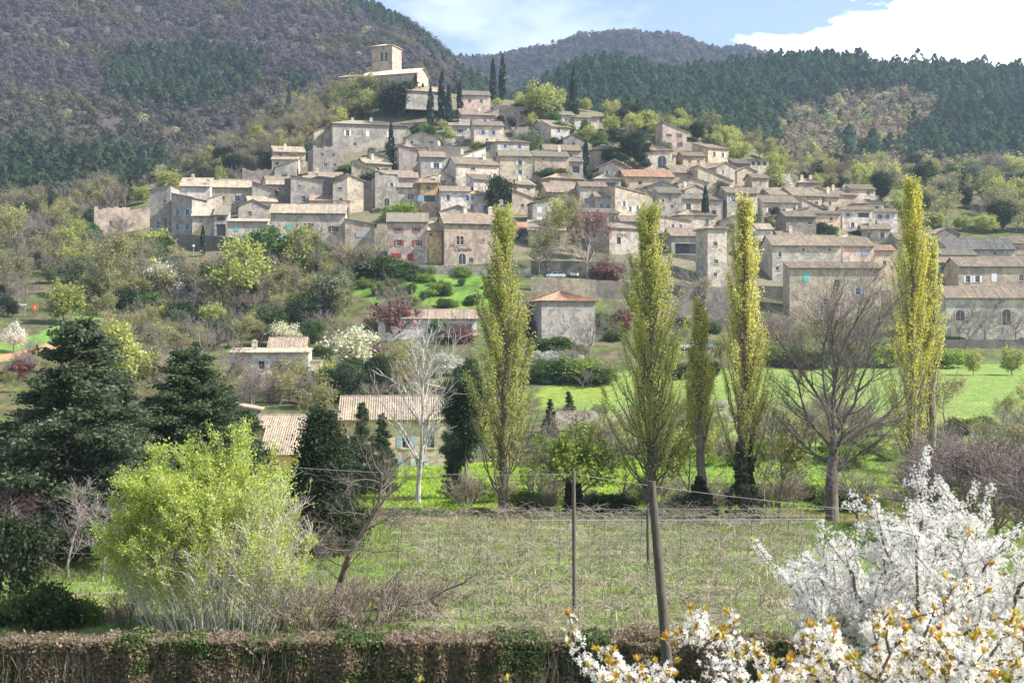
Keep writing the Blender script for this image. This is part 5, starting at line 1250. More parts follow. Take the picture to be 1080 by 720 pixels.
# ------------------------------------------------------------------ far woods: nobody could count these trees
def forest(name, label, n, prange, drange, col_fn, hfn, seed, cards_per=60, size=1.0, shape='round', keep=None):
    rng = np.random.default_rng(seed)
    px = rng.uniform(*prange, n * 4); d = np.sqrt(rng.uniform(drange[0] ** 2, drange[1] ** 2, n * 4))
    x = (px - 540) / F * d; z = gz(x, d); py = 360 - F * (z - CZ) / d
    m = np.ones(len(px), bool)
    if keep is not None: m &= keep(px, py, d, rng)
    idx = np.nonzero(m)[0][:n]
    x, d, z, px, py = x[idx], d[idx], z[idx], px[idx], py[idx]; n = len(idx)
    h, kind = hfn(px, py, d, rng)
    con = kind == 1
    base = col_fn(px, py, d, con, rng)
    k = cards_per
    u = unit_rand(rng, n * k).reshape(n, k, 3)
    rr = rng.uniform(.45, 1.0, (n, k, 1)) ** .6
    lobe = 1 + .25 * np.sin(u[..., 0:1] * 5 + rng.uniform(0, 6, (n, 1, 1))) * np.cos(u[..., 1:2] * 4)
    Pr = u * rr * lobe * np.array([.42, .42, .42]); Pr[..., 2] += .55
    t = rng.uniform(0, 1, (n, k)) ** .8
    a = rng.uniform(0, 6.28, (n, k)); rc = .31 * np.minimum(1, (1 - t) * 2.1 + .12) * rng.uniform(.45, 1.1, (n, k))
    Pc = np.stack([rc * np.cos(a), rc * np.sin(a), .2 + .8 * t], -1)
    P = np.where(con[:, None, None], Pc, Pr) * h[:, None, None] + np.stack([x, d, z - .4], -1)[:, None, :]
    C = np.repeat(base, k, 0) * (1 + .06 * rng.normal(size=(n * k, 1)))
    sz = np.repeat(h * .15 * size, k)
    Nr = u + np.array([0, 0, .25]); Nc = np.stack([np.cos(a), np.sin(a), np.full(a.shape, .55)], -1)
    NN = np.where(con[:, None, None], Nc, Nr).reshape(-1, 3); NN /= np.linalg.norm(NN, axis=1, keepdims=True)
    mb = MB(); cards(mb, P.reshape(-1, 3), sz, rng, np.clip(C, .004, .9), 1.35, nrm=NN, nw=.72)
    segs = np.stack([x, d, z - 1, x, d, z + h * .6, h * .014, h * .007], 1)
    tubes(mb, segs, 3, (.13, .11, .10))
    o = link(name, mb.build(name, M['wood'])); tag(o, label, 'woodland', kind='stuff')
    return o

def sil(px, py, d, rng): return np.ones(len(px), bool)
# left mountain: bare purple grey woods with belts of pines
def lm_kind(px, py, d, rng):
    x = (px - 540) / F * d
    v = noise2(x, d, 190, 6) + .7 * noise2(x, d, 80, 2) + rng.normal(size=len(px)) * .35
    e = ((px - 190) / 75) ** 2 + ((py - 85) / 32) ** 2 < 1 + .35 * v
    low = (py > 165 + (px - 60) * .05 + 14 * v) & (px < 170)
    right = (px > 390) & (v > .55)
    con = e & (v > -.6) | low & (v > -.3) | right | (v > 1.55)
    h = np.where(con, rng.uniform(7, 12, len(px)), rng.uniform(5, 9, len(px)))
    return h, con.astype(int)
def lm_col(px, py, d, con, rng):
    n = len(px); x = (px - 540) / F * d
    c = vary(rng, (.135, .115, .112), n, .08, .03)
    v = noise2(x, d, 120, 3)
    g = v > .5; c[g] = vary(rng, (.145, .135, .08), g.sum(), .1)
    lo = (py > 110 + 20 * v) & (px < 330); c[lo] = vary(rng, (.125, .12, .085), lo.sum(), .1)
    y = rng.uniform(0, 1, n) < .012; c[y] = vary(rng, (.34, .30, .16), y.sum(), .2)
    c[con] = vary(rng, (.06, .085, .042), con.sum(), .2)
    return c
scatter([(640, 108), (700, 122), (770, 150), (870, 186), (905, 205), (850, 204), (800, 176), (740, 152), (690, 142), (660, 134)], 75, {'bare': (1.4, 'bare brownish tree', 1), 'spring': (1.3, 'yellowgreen tree', .9), 'dark': (1, 'dark evergreen tree', .9), 'bud': (1.2, 'budding tree', 1)}, (4.5, 7.5), 'along the right upper edge of the village below the pines', 'trees between village and pines', seed=19)
scatter([(370, 92), (400, 88), (440, 96), (430, 118), (380, 128), (345, 128)], 26, {'bud': (2, 'budding olive tree', 1), 'spring': (1.5, 'yellowgreen tree', 1), 'green': (1, 'leafy green tree', 1)}, (6, 9), 'on the bank right under the church', 'trees under the church', seed=20)
scatter([(-40, 214), (110, 205), (160, 200), (150, 216), (100, 236), (0, 246), (-40, 250)], 70, {'russet': (1.6, 'russet brown leaved tree', .95), 'bare': (1.3, 'bare brown tree', 1), 'bud': (1.2, 'budding brownish tree', 1), 'dark': (.5, 'dark evergreen tree', .9)}, (5, 8), 'in the hollow left of the village', 'trees in the hollow left of the village', seed=24)
forest('mountain_forest', 'bare purple grey woods with belts of pines covering the left mountain', 12500, (-170, 600), (530, 1220), lm_col, lm_kind, 21, 64, 1.0)
# right ridge: pines, a lighter clearing of bare scrub
CLR = [(800, 180), (835, 118), (890, 98), (960, 98), (1000, 115), (985, 140), (920, 168), (860, 186)]
def rr_kind(px, py, d, rng):
    x = (px - 540) / F * d
    v = noise2(x, d, 130, 1) + rng.normal(size=len(px)) * .45
    clr = in_poly(px + 8 * v, py + 4 * v, CLR)
    low = py > 172 + 8 * v
    con = ~clr & ~low & (v > -1.5) | clr & ((rng.uniform(0, 1, len(px)) < .04) | (v > 1.5))
    h = np.where(con, rng.uniform(6.5, 11, len(px)), rng.uniform(4, 8, len(px))) * np.where(d < 620, .65, 1) * np.exp(.16 * rng.normal(size=len(px)))
    return h, con.astype(int)
def rr_col(px, py, d, con, rng):
    n = len(px)
    c = vary(rng, (.23, .185, .135), n, .2, .06)
    y = rng.uniform(0, 1, n) < .28; c[y] = vary(rng, (.27, .28, .10), y.sum(), .2)
    c[con] = vary(rng, (.055, .086, .042), con.sum(), .18)
    return c
forest('pine_forest', 'dark pine wood with a scrubby clearing covering the right ridge', 10500, (480, 1320), (470, 1000), rr_col, rr_kind, 22, 54, .95, keep=lambda px, py, d, rng: (d > 530) | (px > 655) & (py < 196 - (px < 830) * (830 - px) * .27))
def fh_kind(px, py, d, rng): return rng.uniform(9, 14, len(px)), (rng.uniform(0, 1, len(px)) < .2).astype(int)
def fh_col(px, py, d, con, rng): 
    c = vary(rng, (.10, .08, .075), len(px), .2, .05); c[con] = vary(rng, (.04, .06, .035), con.sum(), .2); return c
forest('distant_forest', 'bluish bare woods on the round far hill', 5000, (380, 900), (1560, 1890), fh_col, fh_kind, 23, 26, 1.5)
# ------------------------------------------------------------------ the near trees, each built for itself
def two(name, p, label, cat, wood, leaves=None, rz=0.0, sink=.1, extra=()):
    root = empty(name, (p.x, p.y, p.z - sink), rz); tag(root, label, cat)
    link('trunk', wood, root)
    if leaves: link('crown', leaves, root)
    for n_, m_ in extra: link(n_, m_, root)
    return root

def poplar(px, d, top, width, label, seed, leafcols, dens=1.0, low=.04, ivy=0.0, bare_low=.0, lean=0.0, twigcol=(.17, .14, .11)):
    """Lombardy poplar: steeply rising branches close round the trunk, tiny new leaves on their outer ends"""
    rng = np.random.default_rng(seed)
    p = gpt(px, d); h = (360 - top) / F * d + CZ - p.z; R0 = width * d / F / 2 * 1.3
    sg = []; P = []; A = []
    n = 12; tr = [np.array([0, 0, 0.0])]
    for i in range(n): tr.append(np.array([lean * h * ((i + 1) / n) + rng.normal() * .08, rng.normal() * .08, h * .97 * (i + 1) / n]))
    for i in range(n): sg.append((*tr[i], *tr[i + 1], .36 * (1 - i / n) ** .8 + .02, .36 * (1 - (i + 1) / n) ** .8 + .02))
    h -= .9; nb = int(165 * dens)
    for k in range(nb):
        t = low + (.9 - low) * (k / nb) ** .9
        z = t * h; c = np.array([np.interp(z, [q[2] for q in tr], [q[0] for q in tr]), 0, z])
        a = rng.uniform(0, 6.28); out = np.array([math.cos(a), math.sin(a), 0])
        L = h * rng.uniform(.13, .27) * (1.1 - .35 * t); te = min(1, t + .8 * L / h)
        prof = R0 * min(1, (1.0 - te) * 1.55 + .07) ** .8 * min(1, .42 + te * 1.7)
        rad = prof * rng.uniform(.3, 1.15); full = rng.uniform(.35, 1.6) if rng.uniform() > .07 else 0; tone = rng.uniform(.82, 1.15)
        m = 6; q = c; r = .055 * (1 - t) + .02
        for j in range(m):
            s = (j + 1) / m
            q2 = c + out * rad * (s ** .6) + np.array([rng.normal() * .07, rng.normal() * .07, L * s])
            if q2[2] > h: q2[2] = h - rng.uniform(0, .5)
            sg.append((*q, *q2, max(.008, r * (1 - j / m)), max(.007, r * (1 - (j + 1) / m))))
            if j >= (1 if t > .25 else 0):
                for w in range(5):   # upright twigs
                    tw = q + (q2 - q) * rng.uniform(0, 1); ln = rng.uniform(.35, 1.2)
                    dv = np.array([out[0] * .28 + rng.normal() * .16, out[1] * .28 + rng.normal() * .16, 1.0]); dv /= np.linalg.norm(dv)
                    sg.append((*tw, *(tw + dv * ln), .009, .005))
                    if t < bare_low and rng.uniform() < .8: continue
                    k_ = int(11 * rng.uniform(.3, 1.4) * full * min(1, .4 + j * .25))
                    P.append(tw + dv * (rng.uniform(.15, 1.05, (k_, 1)) * ln) + rng.normal(size=(k_, 3)) * .09)
            q = q2
    P = np.concatenate(P)
    lv = leaf_mesh(P, .085, leafcols, rng, aspect=1.5, cv=.1)
    ex = []
    if ivy:
        m = int(4200 * ivy); z = rng.uniform(0, 1, m) ** 1.1 * h * ivy
        a = rng.uniform(0, 6.28, m); r = (.35 + .75 * rng.uniform(0, 1, m) ** .6) * np.minimum(1, 1.25 - z / (h * ivy)) * (1 + .3 * np.sin(z * 1.7 + a * 2))
        Q = np.stack([r * np.cos(a), r * np.sin(a), z + .1], 1)
        ex.append(('ivy', leaf_mesh(Q, .2, [(.035, .055, .02), (.05, .075, .025), (.08, .08, .04)], rng, 'ivy')))
    return two('poplar_tree', p, label, 'poplar', wood_mesh(np.array(sg), twigcol, rng, thick=.03), lv, extra=ex)
YG = [(.60, .62, .16), (.66, .65, .20), (.50, .54, .13)]
YY = [(.68, .65, .19), (.72, .66, .23), (.58, .58, .16)]
poplar(531, 100, 214, 62, 'first tall poplar from the left, dense and yellow green down to the ground', 31, YG, 1.15, .05, lean=.0)
poplar(687, 101, 212, 76, 'broadest tall poplar, in the middle, with dark trunk', 32, YG, 1.35, .05, bare_low=.05)
poplar(785, 98, 204, 46, 'tall narrow poplar with ivy clad foot left of the bare oak', 33, YY, .95, .14, ivy=.28, bare_low=.15)
poplar(738, 99, 310, 28, 'thin short poplar with dark ivy clad lower trunk', 34, YY, .5, .3, ivy=.2, bare_low=.1)
poplar(962, 122, 184, 48, 'brightest yellow poplar right of the bare oak', 35, [(.66, .64, .12), (.70, .64, .14), (.58, .58, .11)], 1.1, .05)
poplar(983, 123, 242, 26, 'thin twiggy poplar leaning against the brightest yellow poplar', 36, YY, .35, .15, bare_low=.35)

def bare_tree(px, d, top, label, seed, col, spread=.8, levels=4, name='bare_tree', cat='tree', r=.42, nch=(11, 8, 6, 4), up=.03, first=.22, width=1.0, rz=0.0, leaves=None, minr=.008, ivy=0, ratio=(.62, .55, .5, .5), ang=None, trunk=.72, lfn=1500, lsize=.14):
    rng = np.random.default_rng(seed)
    p = gpt(px, d); h = (360 - top) / F * d + CZ - p.z
    s, t = grow(rng, (0, 0, 0), (0, 0, 1), h * trunk, r, levels, list(nch), ang or [spread, .65, .6, .6], list(ratio), 8, .09, up, .5, first, minr=minr)
    zm = max(s[:, 5].max(), 1e-3); k = h / zm
    s[:, :6] *= k; s[:, [0, 1, 3, 4]] *= width; t[:, :3] *= k; t[:, :2] *= width
    lv = None
    if leaves:
        P = t[rng.permutation(len(t))[:lfn], :3]; P = np.repeat(P, 2, 0) + rng.normal(size=(len(P) * 2, 3)) * .18
        lv = leaf_mesh(P, lsize, leaves, rng)
    ex = []
    if ivy:
        m = 2600; z = rng.uniform(0, 1, m) * h * ivy; a = rng.uniform(0, 6.28, m); rr = r * 1.1 + .5 * rng.uniform(0, 1, m) * np.minimum(1, 1.3 - z / (h * ivy))
        ex.append(('ivy', leaf_mesh(np.stack([rr * np.cos(a), rr * np.sin(a), z], 1), .17, [(.03, .05, .02), (.05, .075, .03), (.07, .07, .04)], rng, 'ivy')))
    return two(name, p, label, cat, wood_mesh(s, col, rng), lv, rz, extra=ex)

def oak():
    rng = np.random.default_rng(41); d = 97; p = gpt(877, d); h = (360 - 256) / F * d + CZ - p.z
    pts = [(0, 0, 0), (.05, .1, 1.6), (-.05, 0, 3.2), (.1, .1, 4.8), (.15, 0, 6.6), (.1, 0, 8.6)]; rr = [.5, .44, .4, .37, .3, .24]
    sg = [(*pts[i], *pts[i + 1], rr[i], rr[i + 1]) for i in range(5)]
    limbs = [(4.0, .1, 1.15, 4.6), (4.6, 3.0, 1.15, 5.0), (5.0, 1.7, .9, 6), (5.2, 4.6, .95, 6), (5.6, 2.6, .75, 7.6), (5.8, .4, .75, 7.6), (6.3, 3.6, .55, 8.6), (6.6, 5.6, .6, 8.4), (7.0, 1.2, .5, 8.8), (7.4, 2.4, .42, 9), (7.8, .1, .36, 9.2), (8.5, 4.2, .2, 9.4), (8.5, 1.0, .12, 9.6)]
    for z, a, an, L in limbs:
        dv = np.array([math.cos(a) * math.sin(an), math.sin(a) * math.sin(an), math.cos(an)])
        b = np.array([np.interp(z, [q[2] for q in pts], [q[0] for q in pts]), 0, z])
        s, _ = grow(rng, b, dv, L, .125, 3, [13, 8, 5], [.62, .6, .6], [.42, .52, .5], 8, .11, .07, .5, .2, minr=.0075); sg += [tuple(x) for x in s]
    s = np.array(sg); k = h / s[:, 5].max(); s[:, [2, 5]] *= k
    two('bare_oak', p, 'large spreading bare oak between the narrow and the brightest poplar', 'oak', wood_mesh(s, (.15, .125, .11), rng))
oak()
bare_tree(441, 110, 318, 'white barked bare tree in front of the farmhouse', 42, (.50, .47, .45), .62, 3, r=.22, nch=(17, 6, 4), first=.2, up=.05, trunk=.95, ratio=(.38, .5, .5), minr=.014, width=.9)
bare_tree(605, 101, 434, 'young round tree with fresh green leaves and ivy clad foot left of the broadest poplar', 43, (.17, .14, .11), .85, 3, r=.2, nch=(13, 8, 5), leaves=[(.26, .34, .06), (.34, .40, .08), (.2, .28, .05)], ivy=.45, first=.35, lfn=2200, lsize=.15, width=1.25, name='young_tree')
bare_tree(722, 102, 432, 'thin yellow green sapling just right of the broadest poplar', 44, (.2, .17, .12), .6, 3, r=.1, nch=(10, 6, 5), leaves=[(.34, .38, .08), (.42, .42, .1)], name='young_tree', lfn=900)
bare_tree(822, 99, 432, 'thin budding tree left of the bare oak trunk', 45, (.21, .17, .13), .6, 3, r=.11, nch=(11, 7, 5), leaves=[(.34, .36, .1), (.3, .26, .12)], name='young_tree', lfn=700, width=1.2)
bare_tree(806, 104, 450, 'grey bare sapling between the narrow poplar and the oak', 46, (.22, .18, .15), .6, 3, r=.08, nch=(11, 7, 5), name='bare_tree')
bare_tree(905, 95, 470, 'small bare tree right of the oak trunk', 47, (.20, .16, .14), .7, 3, r=.09, nch=(11, 7, 5), name='bare_tree')
bare_tree(655, 103, 470, 'bare sapling left of the broadest poplar foot', 48, (.2, .17, .14), .6, 3, r=.08, nch=(10, 7, 5))
bare_tree(565, 104, 470, 'bare sapling right of the first poplar foot', 49, (.2, .17, .14), .6, 3, r=.07, nch=(10, 7, 5))
bare_tree(1052, 84, 436, 'tall purple grey bare bush at the right photo edge', 50, (.21, .165, .16), .7, 3, r=.12, nch=(18, 11, 7), first=.06, minr=.013, leaves=[(.36, .36, .14), (.3, .2, .16)], lfn=500, width=1.2, lsize=.1)
bare_tree(1010, 86, 446, 'purple grey bare bush behind the white cherry blossom', 51, (.22, .17, .165), .7, 3, r=.12, nch=(18, 11, 7), first=.06, minr=.013, width=1.3)
bare_tree(968, 92, 478, 'lower bare bush between the brightest poplar and the cherry', 52, (.22, .175, .16), .75, 3, r=.1, nch=(13, 8, 6), first=.08, width=1.4, minr=.013)
bare_tree(1095, 80, 440, 'bare bush cut by the right photo edge', 53, (.21, .165, .16), .7, 3, r=.12, nch=(18, 11, 7), first=.06, minr=.013, width=1.2)
bare_tree(20, 80, 478, 'reddish bare bush at the left photo edge', 54, (.23, .155, .14), .75, 3, r=.1, nch=(17, 11, 7), first=.05, width=1.3)
bare_tree(-18, 78, 470, 'bare reddish bush cut by the left photo edge', 55, (.23, .155, .14), .75, 3, r=.1, nch=(17, 11, 7), first=.05, width=1.3)
bare_tree(72, 74, 498, 'grey bare small tree under the blue cedar', 56, (.30, .25, .23), .8, 3, r=.08, nch=(12, 8, 5), first=.15, width=1.3)
bare_tree(108, 73, 510, 'pale bare small tree left of the bright coppice', 57, (.36, .31, .28), .85, 3, r=.08, nch=(11, 8, 5), first=.2, width=1.3)
bare_tree(40, 76, 520, 'thin bare tree with crooked stem near the left edge', 58, (.28, .22, .20), .8, 3, r=.07, nch=(11, 8, 5), first=.2, width=1.2)

bare_tree(1075, 88, 448, 'middle bare bush of the purple grey thicket at the right', 59, (.21, .17, .165), .7, 3, r=.12, nch=(18, 11, 7), first=.06, minr=.013, width=1.3)
bare_tree(1030, 92, 440, 'rearmost bare bush of the purple grey thicket at the right', 60, (.20, .165, .16), .7, 3, r=.12, nch=(18, 11, 7), first=.06, minr=.013, width=1.3)
bare_tree(988, 94, 462, 'left bare bush of the purple grey thicket at the right', 64, (.21, .17, .16), .7, 3, r=.12, nch=(18, 11, 7), first=.06, minr=.013, width=1.3)
# conifers in front of the farm
def near_conifer(px, base_d, top, kind, label, fat=1.0, i=0, n=3, name='conifer'):
    p = gpt(px, base_d); h = (360 - top) / F * base_d + CZ - p.z
    return place(kind, i, p, h, n, name, label, 'conifer', None, fat)
near_conifer(82, 80, 328, 'bluecedar', 'big ragged blue green cedar at the left', 1.28, 0)
near_conifer(52, 84, 392, 'conifer', 'dark conifer left behind the blue green cedar', 1.5, 1)
near_conifer(118, 86, 385, 'bluecedar', 'second blue green cedar right of the big ragged one', 1.35, 2)
near_conifer(200, 92, 360, 'conifer', 'broad dark green conifer left of the farm', 1.35, 2)
near_conifer(165, 94, 412, 'conifer', 'low dark conifer between the cedar and the broad conifer', 1.5, 0)
near_conifer(232, 96, 408, 'conifer', 'dark conifer behind the bright coppice', 1.3, 1)
near_conifer(255, 100, 428, 'conifer', 'rounded dull green conifer at the end of the lean-to barn', 1.5, 0)
near_conifer(330, 104, 425, 'conifer', 'narrow pointed conifer before the farm wing', .5, 1)
near_conifer(403, 118, 432, 'conifer', 'narrow dark spruce before the farmhouse wall', .6, 2)
near_conifer(382, 116, 420, 'conifer', 'slim conifer left of the narrow dark spruce', .6, 0)
near_conifer(360, 112, 455, 'pine', 'ragged pine between farm wing and farmhouse', .6, 0, name='pine_tree')
near_conifer(492, 112, 395, 'pine', 'dark pine left of the first poplar', .55, 1, name='pine_tree')
near_conifer(478, 114, 450, 'conifer', 'low dark conifer at the right end of the farmhouse', .6, 1)

def dense_cypress():   # the rounded dark evergreen at 340, 440-585
    rng = np.random.default_rng(61); d = 82; p = gpt(340, d); h = (360 - 440) / F * d + CZ - p.z
    P = []
    for k in range(150):
        t = rng.uniform(0.02, 1); a = rng.uniform(0, 6.28)
        r = 2.3 * min(1, (1.05 - t) * 1.5) ** .8 * min(1, .75 + t) * rng.uniform(.5, 1.05)
        c = np.array([r * math.cos(a), r * math.sin(a), t * h])
        m = 240; P.append(c + rng.normal(size=(m, 3)) * np.array([.3, .3, .42]))
    P = np.concatenate(P); P[:, 2] = np.maximum(P[:, 2], .05)
    two('evergreen_tree', p, 'dense dark rounded evergreen right of the bright coppice', 'evergreen', wood_mesh([[0, 0, 0, 0, 0, h * .8, .2, .05]], (.13, .1, .08), rng),
        leaf_mesh(P, .10, [(.026, .046, .02), (.04, .066, .026), (.065, .09, .036)], rng, mat='leaf', aspect=1.8))
dense_cypress()

def coppice():   # many pale upright stems with bright yellow green leaves
    rng = np.random.default_rng(62); p = gpt(222, 60); h = (668 - 452) / F * 60
    sg = []; P = []
    for k in range(150):
        a = rng.uniform(0, 6.28); q = rng.uniform(0, 1) ** .6
        b = np.array([math.cos(a) * q * 3.0 + .3, math.sin(a) * q * 1.8, 0])
        d = np.array([math.cos(a) * q * .42 - .03, math.sin(a) * q * .42, 1]); d /= np.linalg.norm(d)
        L = h * (1.0 - .50 * q ** 1.4) * rng.uniform(.86, 1.02)
        s, t = grow(rng, b, d, L, rng.uniform(.02, .036), 2, [11, 6], [.5, .5], [.28, .5], 9, .045, .03, .5, .18, minr=.007)
        sg.append(s)
        # leaves: on the upper shoots, and all round on the left, the fresh tips upright plumes
        main = s[:9]
        for j in range(3, 9):
            z = main[j, 2] / h; zz = j / 9
            m = int(190 * max(0, zz - .46 + .04 * q) ** 1.0 * rng.uniform(.5, 1.3))
            w = rng.uniform(0, 1, (m, 1)); P.append(main[j, :3] + (main[j, 3:6] - main[j, :3]) * w + rng.normal(size=(m, 3)) * np.array([.16, .16, .12]))
        tt = t[:, :3]; keep = rng.uniform(0, 1, len(tt)) < np.clip((tt[:, 2] / h - .50) * 1.5 - .22 * (tt[:, 0] / 2.5) - .04, .01, .8)
        tt = tt[keep]; P.append(np.repeat(tt, 7, 0) + rng.normal(size=(len(tt) * 7, 3)) * .1)
    P = np.concatenate(P); sg = np.concatenate(sg); k_ = h / np.quantile(P[:, 2], .998); P[:, 2] *= k_; sg[:, [2, 5]] *= k_
    two('coppiced_tree', p, 'large coppiced tree of pale upright stems with bright yellow green leaves', 'tree', wood_mesh(sg, (.62, .57, .52), rng),
        leaf_mesh(P, .062, [(.42, .49, .09), (.50, .54, .13), (.32, .42, .07)], rng, aspect=1.7))
coppice()

def leaning_tree():
    rng = np.random.default_rng(63); d = 61; p = gpt(350, d)
    k = d / F
    pts = [(0, 0), (6, 42), (18, 78), (38, 112), (50, 135), (53, 165)]
    sg = []; r = [.17, .15, .13, .11, .08, .05]
    P = [np.array([a * k, rng.normal() * .1, b * k]) for a, b in pts]
    for i in range(5): sg.append((*P[i], *P[i + 1], r[i], r[i + 1]))
    for i in range(2, 6):
        for j in range(9 if i > 2 else 4):
            a = rng.uniform(0, 6.28); dv = np.array([math.cos(a), math.sin(a), rng.uniform(-.1, .9)]); dv /= np.linalg.norm(dv)
            s, _ = grow(rng, P[i] - (P[i] - P[i-1]) * rng.uniform(0, .8), dv, rng.uniform(1.2, 2.8), .035, 2, [6, 5], [.6, .6], [.5, .5], 6, .16, .02, minr=.007); sg += [tuple(x) for x in s]
    # long low branch to the right
    q = P[0] + np.array([0, 0, .6])
    for a, b in ((28, 22), (60, 26), (95, 30), (122, 45), (140, 52)):
        q2 = np.array([a * k, -.4, b * k]); sg.append((*q, *q2, .06, .045))
        for j in range(4):
            dv = np.array([rng.normal() * .6 + .3, rng.normal() * .5, rng.uniform(.1, 1)]); dv /= np.linalg.norm(dv)
            s, _ = grow(rng, q2, dv, rng.uniform(.6, 1.5), .02, 2, [5, 4], [.6, .6], [.5, .5], 5, .15, .02, minr=.006); sg += [tuple(x) for x in s]
        q = q2
    two('dead_tree', p, 'leaning bare dead tree with a long low branch right of the coppice', 'tree', wood_mesh(np.array(sg), (.15, .12, .10), rng))
leaning_tree()

for i, (px, d, h, k, fat, lab) in enumerate([(18, 66, 4.2, 'dark', .75, 'ivy covered dark stump like bush at the left photo edge'), (52, 61, 2.1, 'shrub', 1.0, 'rounded dark green bush behind the left of the hedge'), (4, 62, 1.6, 'shrub', .9, 'low dark green bush in the left photo corner'),
      (88, 62, 1.3, 'limeshrub', 1.2, 'small lime green bush left of the bright coppice'), (330, 59, 2.2, 'twigs', 1.4, 'bare twiggy shrub at the right foot of the coppice'), (385, 60, 2.4, 'twigs', 1.5, 'bare twiggy shrub right of the leaning dead tree foot'), (420, 62, 2.0, 'twigs', 1.5, 'low bare twiggy shrub at the vineyard corner'),
      (300, 61, 2.4, 'twigs', 1.3, 'bare twiggy shrub among the coppice stems'), (330, 80, 2.0, 'twigs', 1.6, 'bare shrub at the foot of the dense dark evergreen'), (455, 64, 1.6, 'twigs', 1.5, 'spreading bare shrub at the vineyard edge'), (130, 61, 1.4, 'twigs', 1.3, 'bare twiggy shrub at the left foot of the coppice'),
      (70, 92, 3.0, 'twigs', 1.6, 'dense bare shrub under the cedars'), (125, 96, 3.2, 'twigs', 1.6, 'bare shrub under the second blue green cedar'), (30, 98, 3.5, 'olive', 1.2, 'grey green bush beneath the left cedars')]):
    p = gpt(px, d); place(k, i, p, h, i * 1.3, 'bush', lab, 'bush', None, fat)
# undergrowth along the line of poplars
rngu = np.random.default_rng(9)
for i, px in enumerate(np.linspace(490, 960, 34)):
    k = rngu.choice(['twigs', 'twigs', 'twigs', 'shrub', 'limeshrub'])
    p = gpt(px + rngu.normal() * 6, rngu.uniform(100, 112)); nm = {'twigs': 'bare twiggy', 'shrub': 'dark evergreen', 'limeshrub': 'lime green'}[k]
    place(k, i, p, rngu.uniform(1.2, 3.0) * (.7 if k != 'twigs' else 1), rngu.uniform(0, 6), 'bush', nm + ' undergrowth bush at the foot of the poplar line', 'bush', nm + ' undergrowth along the poplars', 1.3)

# ------------------------------------------------------------------ vineyard
def vine_meshes():
    out = []
    for i in range(6):
        rng = np.random.default_rng(300 + i); sg = [(0, 0, 0, .05, 0, .45, .05, .04), (.05, 0, .45, 0, .03, .85, .04, .035)]
        for k in range(20):
            a = rng.choice([0, math.pi]) + rng.normal() * .6; L = rng.uniform(.6, 1.5); q = np.array([rng.uniform(-.5, .5), rng.normal() * .08, .85]); el = rng.uniform(.1, 1.2)
            dv = np.array([math.cos(a) * math.cos(el), math.sin(a) * math.cos(el), math.sin(el)])
            for j in range(6):
                q2 = q + dv * L / 6; q2[2] = max(q2[2], .03); sg.append((*q, *q2, .0135 - .0012 * j, .0123 - .0012 * j)); q = q2
                dv = dv + np.array([0, 0, -.28]) + rng.normal(size=3) * .2; dv /= np.linalg.norm(dv)
        out.append(wood_mesh(np.array(sg), (.38, .32, .25), rng, 'vine'))
    return out
VM = vine_meshes()
rv = np.random.default_rng(17); nv = 0
for r_i, d in enumerate(np.arange(57, 97, 3.0)):
    x0, x1 = (430 - 540) / F * d, (850 - 540) / F * d
    if r_i > 9: x0 = (400 - 540) / F * d
    n = 21
    for k in range(n):
        x = x0 + (x1 - x0) * (k + .5) / n + rv.normal() * .25; y = d + rv.normal() * .14
        o = link('grape_vine', VM[int(rv.integers(0, 6))], None, (x, y, float(gz(x, y)) - .03), (0, 0, rv.normal() * .3 + (math.pi if rv.uniform() < .5 else 0)), (1.15, .8, rv.uniform(.8, 1.15)))
        tag(o, 'dormant grape vine with tangled pale canes in the vineyard rows', 'vine', 'grape vines of the vineyard'); nv += 1
def trellis(d, px0, px1, label, pipe=False):
    x0, x1 = (px0 - 540) / F * d, (px1 - 540) / F * d
    z0 = float(gz((x0 + x1) / 2, d))
    root = empty('vine_trellis', ((x0 + x1) / 2, d, z0)); tag(root, label, 'trellis')
    n = int((x1 - x0) / 2.2)
    for k in range(n + 1):
        mb = MB(); tubes(mb, [(0, 0, -.3, .04, 0, 1.55, .045, .04)], 6, (.22, .19, .16)); link('post', mb.build('post', M['bark']), root, (x0 + (x1 - x0) * k / n - root.location.x, 0, 0))
    mb = MB()
    for z in ((1.45, 1.0, .6) if not pipe else (1.5,)): tubes(mb, [(x0 - root.location.x, -.05, z, x1 - root.location.x, -.05, z + .05, .008 if not pipe else .022, .008 if not pipe else .022)], 4)
    link('pipe' if pipe else 'wire', mb.build('wire', M['metal']), root)
trellis(78.5, 420, 845, 'wire trellis with dark posts across the middle of the vineyard')
trellis(86, 560, 870, 'trellis with a pale horizontal pipe at the far edge of the vineyard', True)
trellis(92, 590, 880, 'farthest wire trellis in front of the poplars')

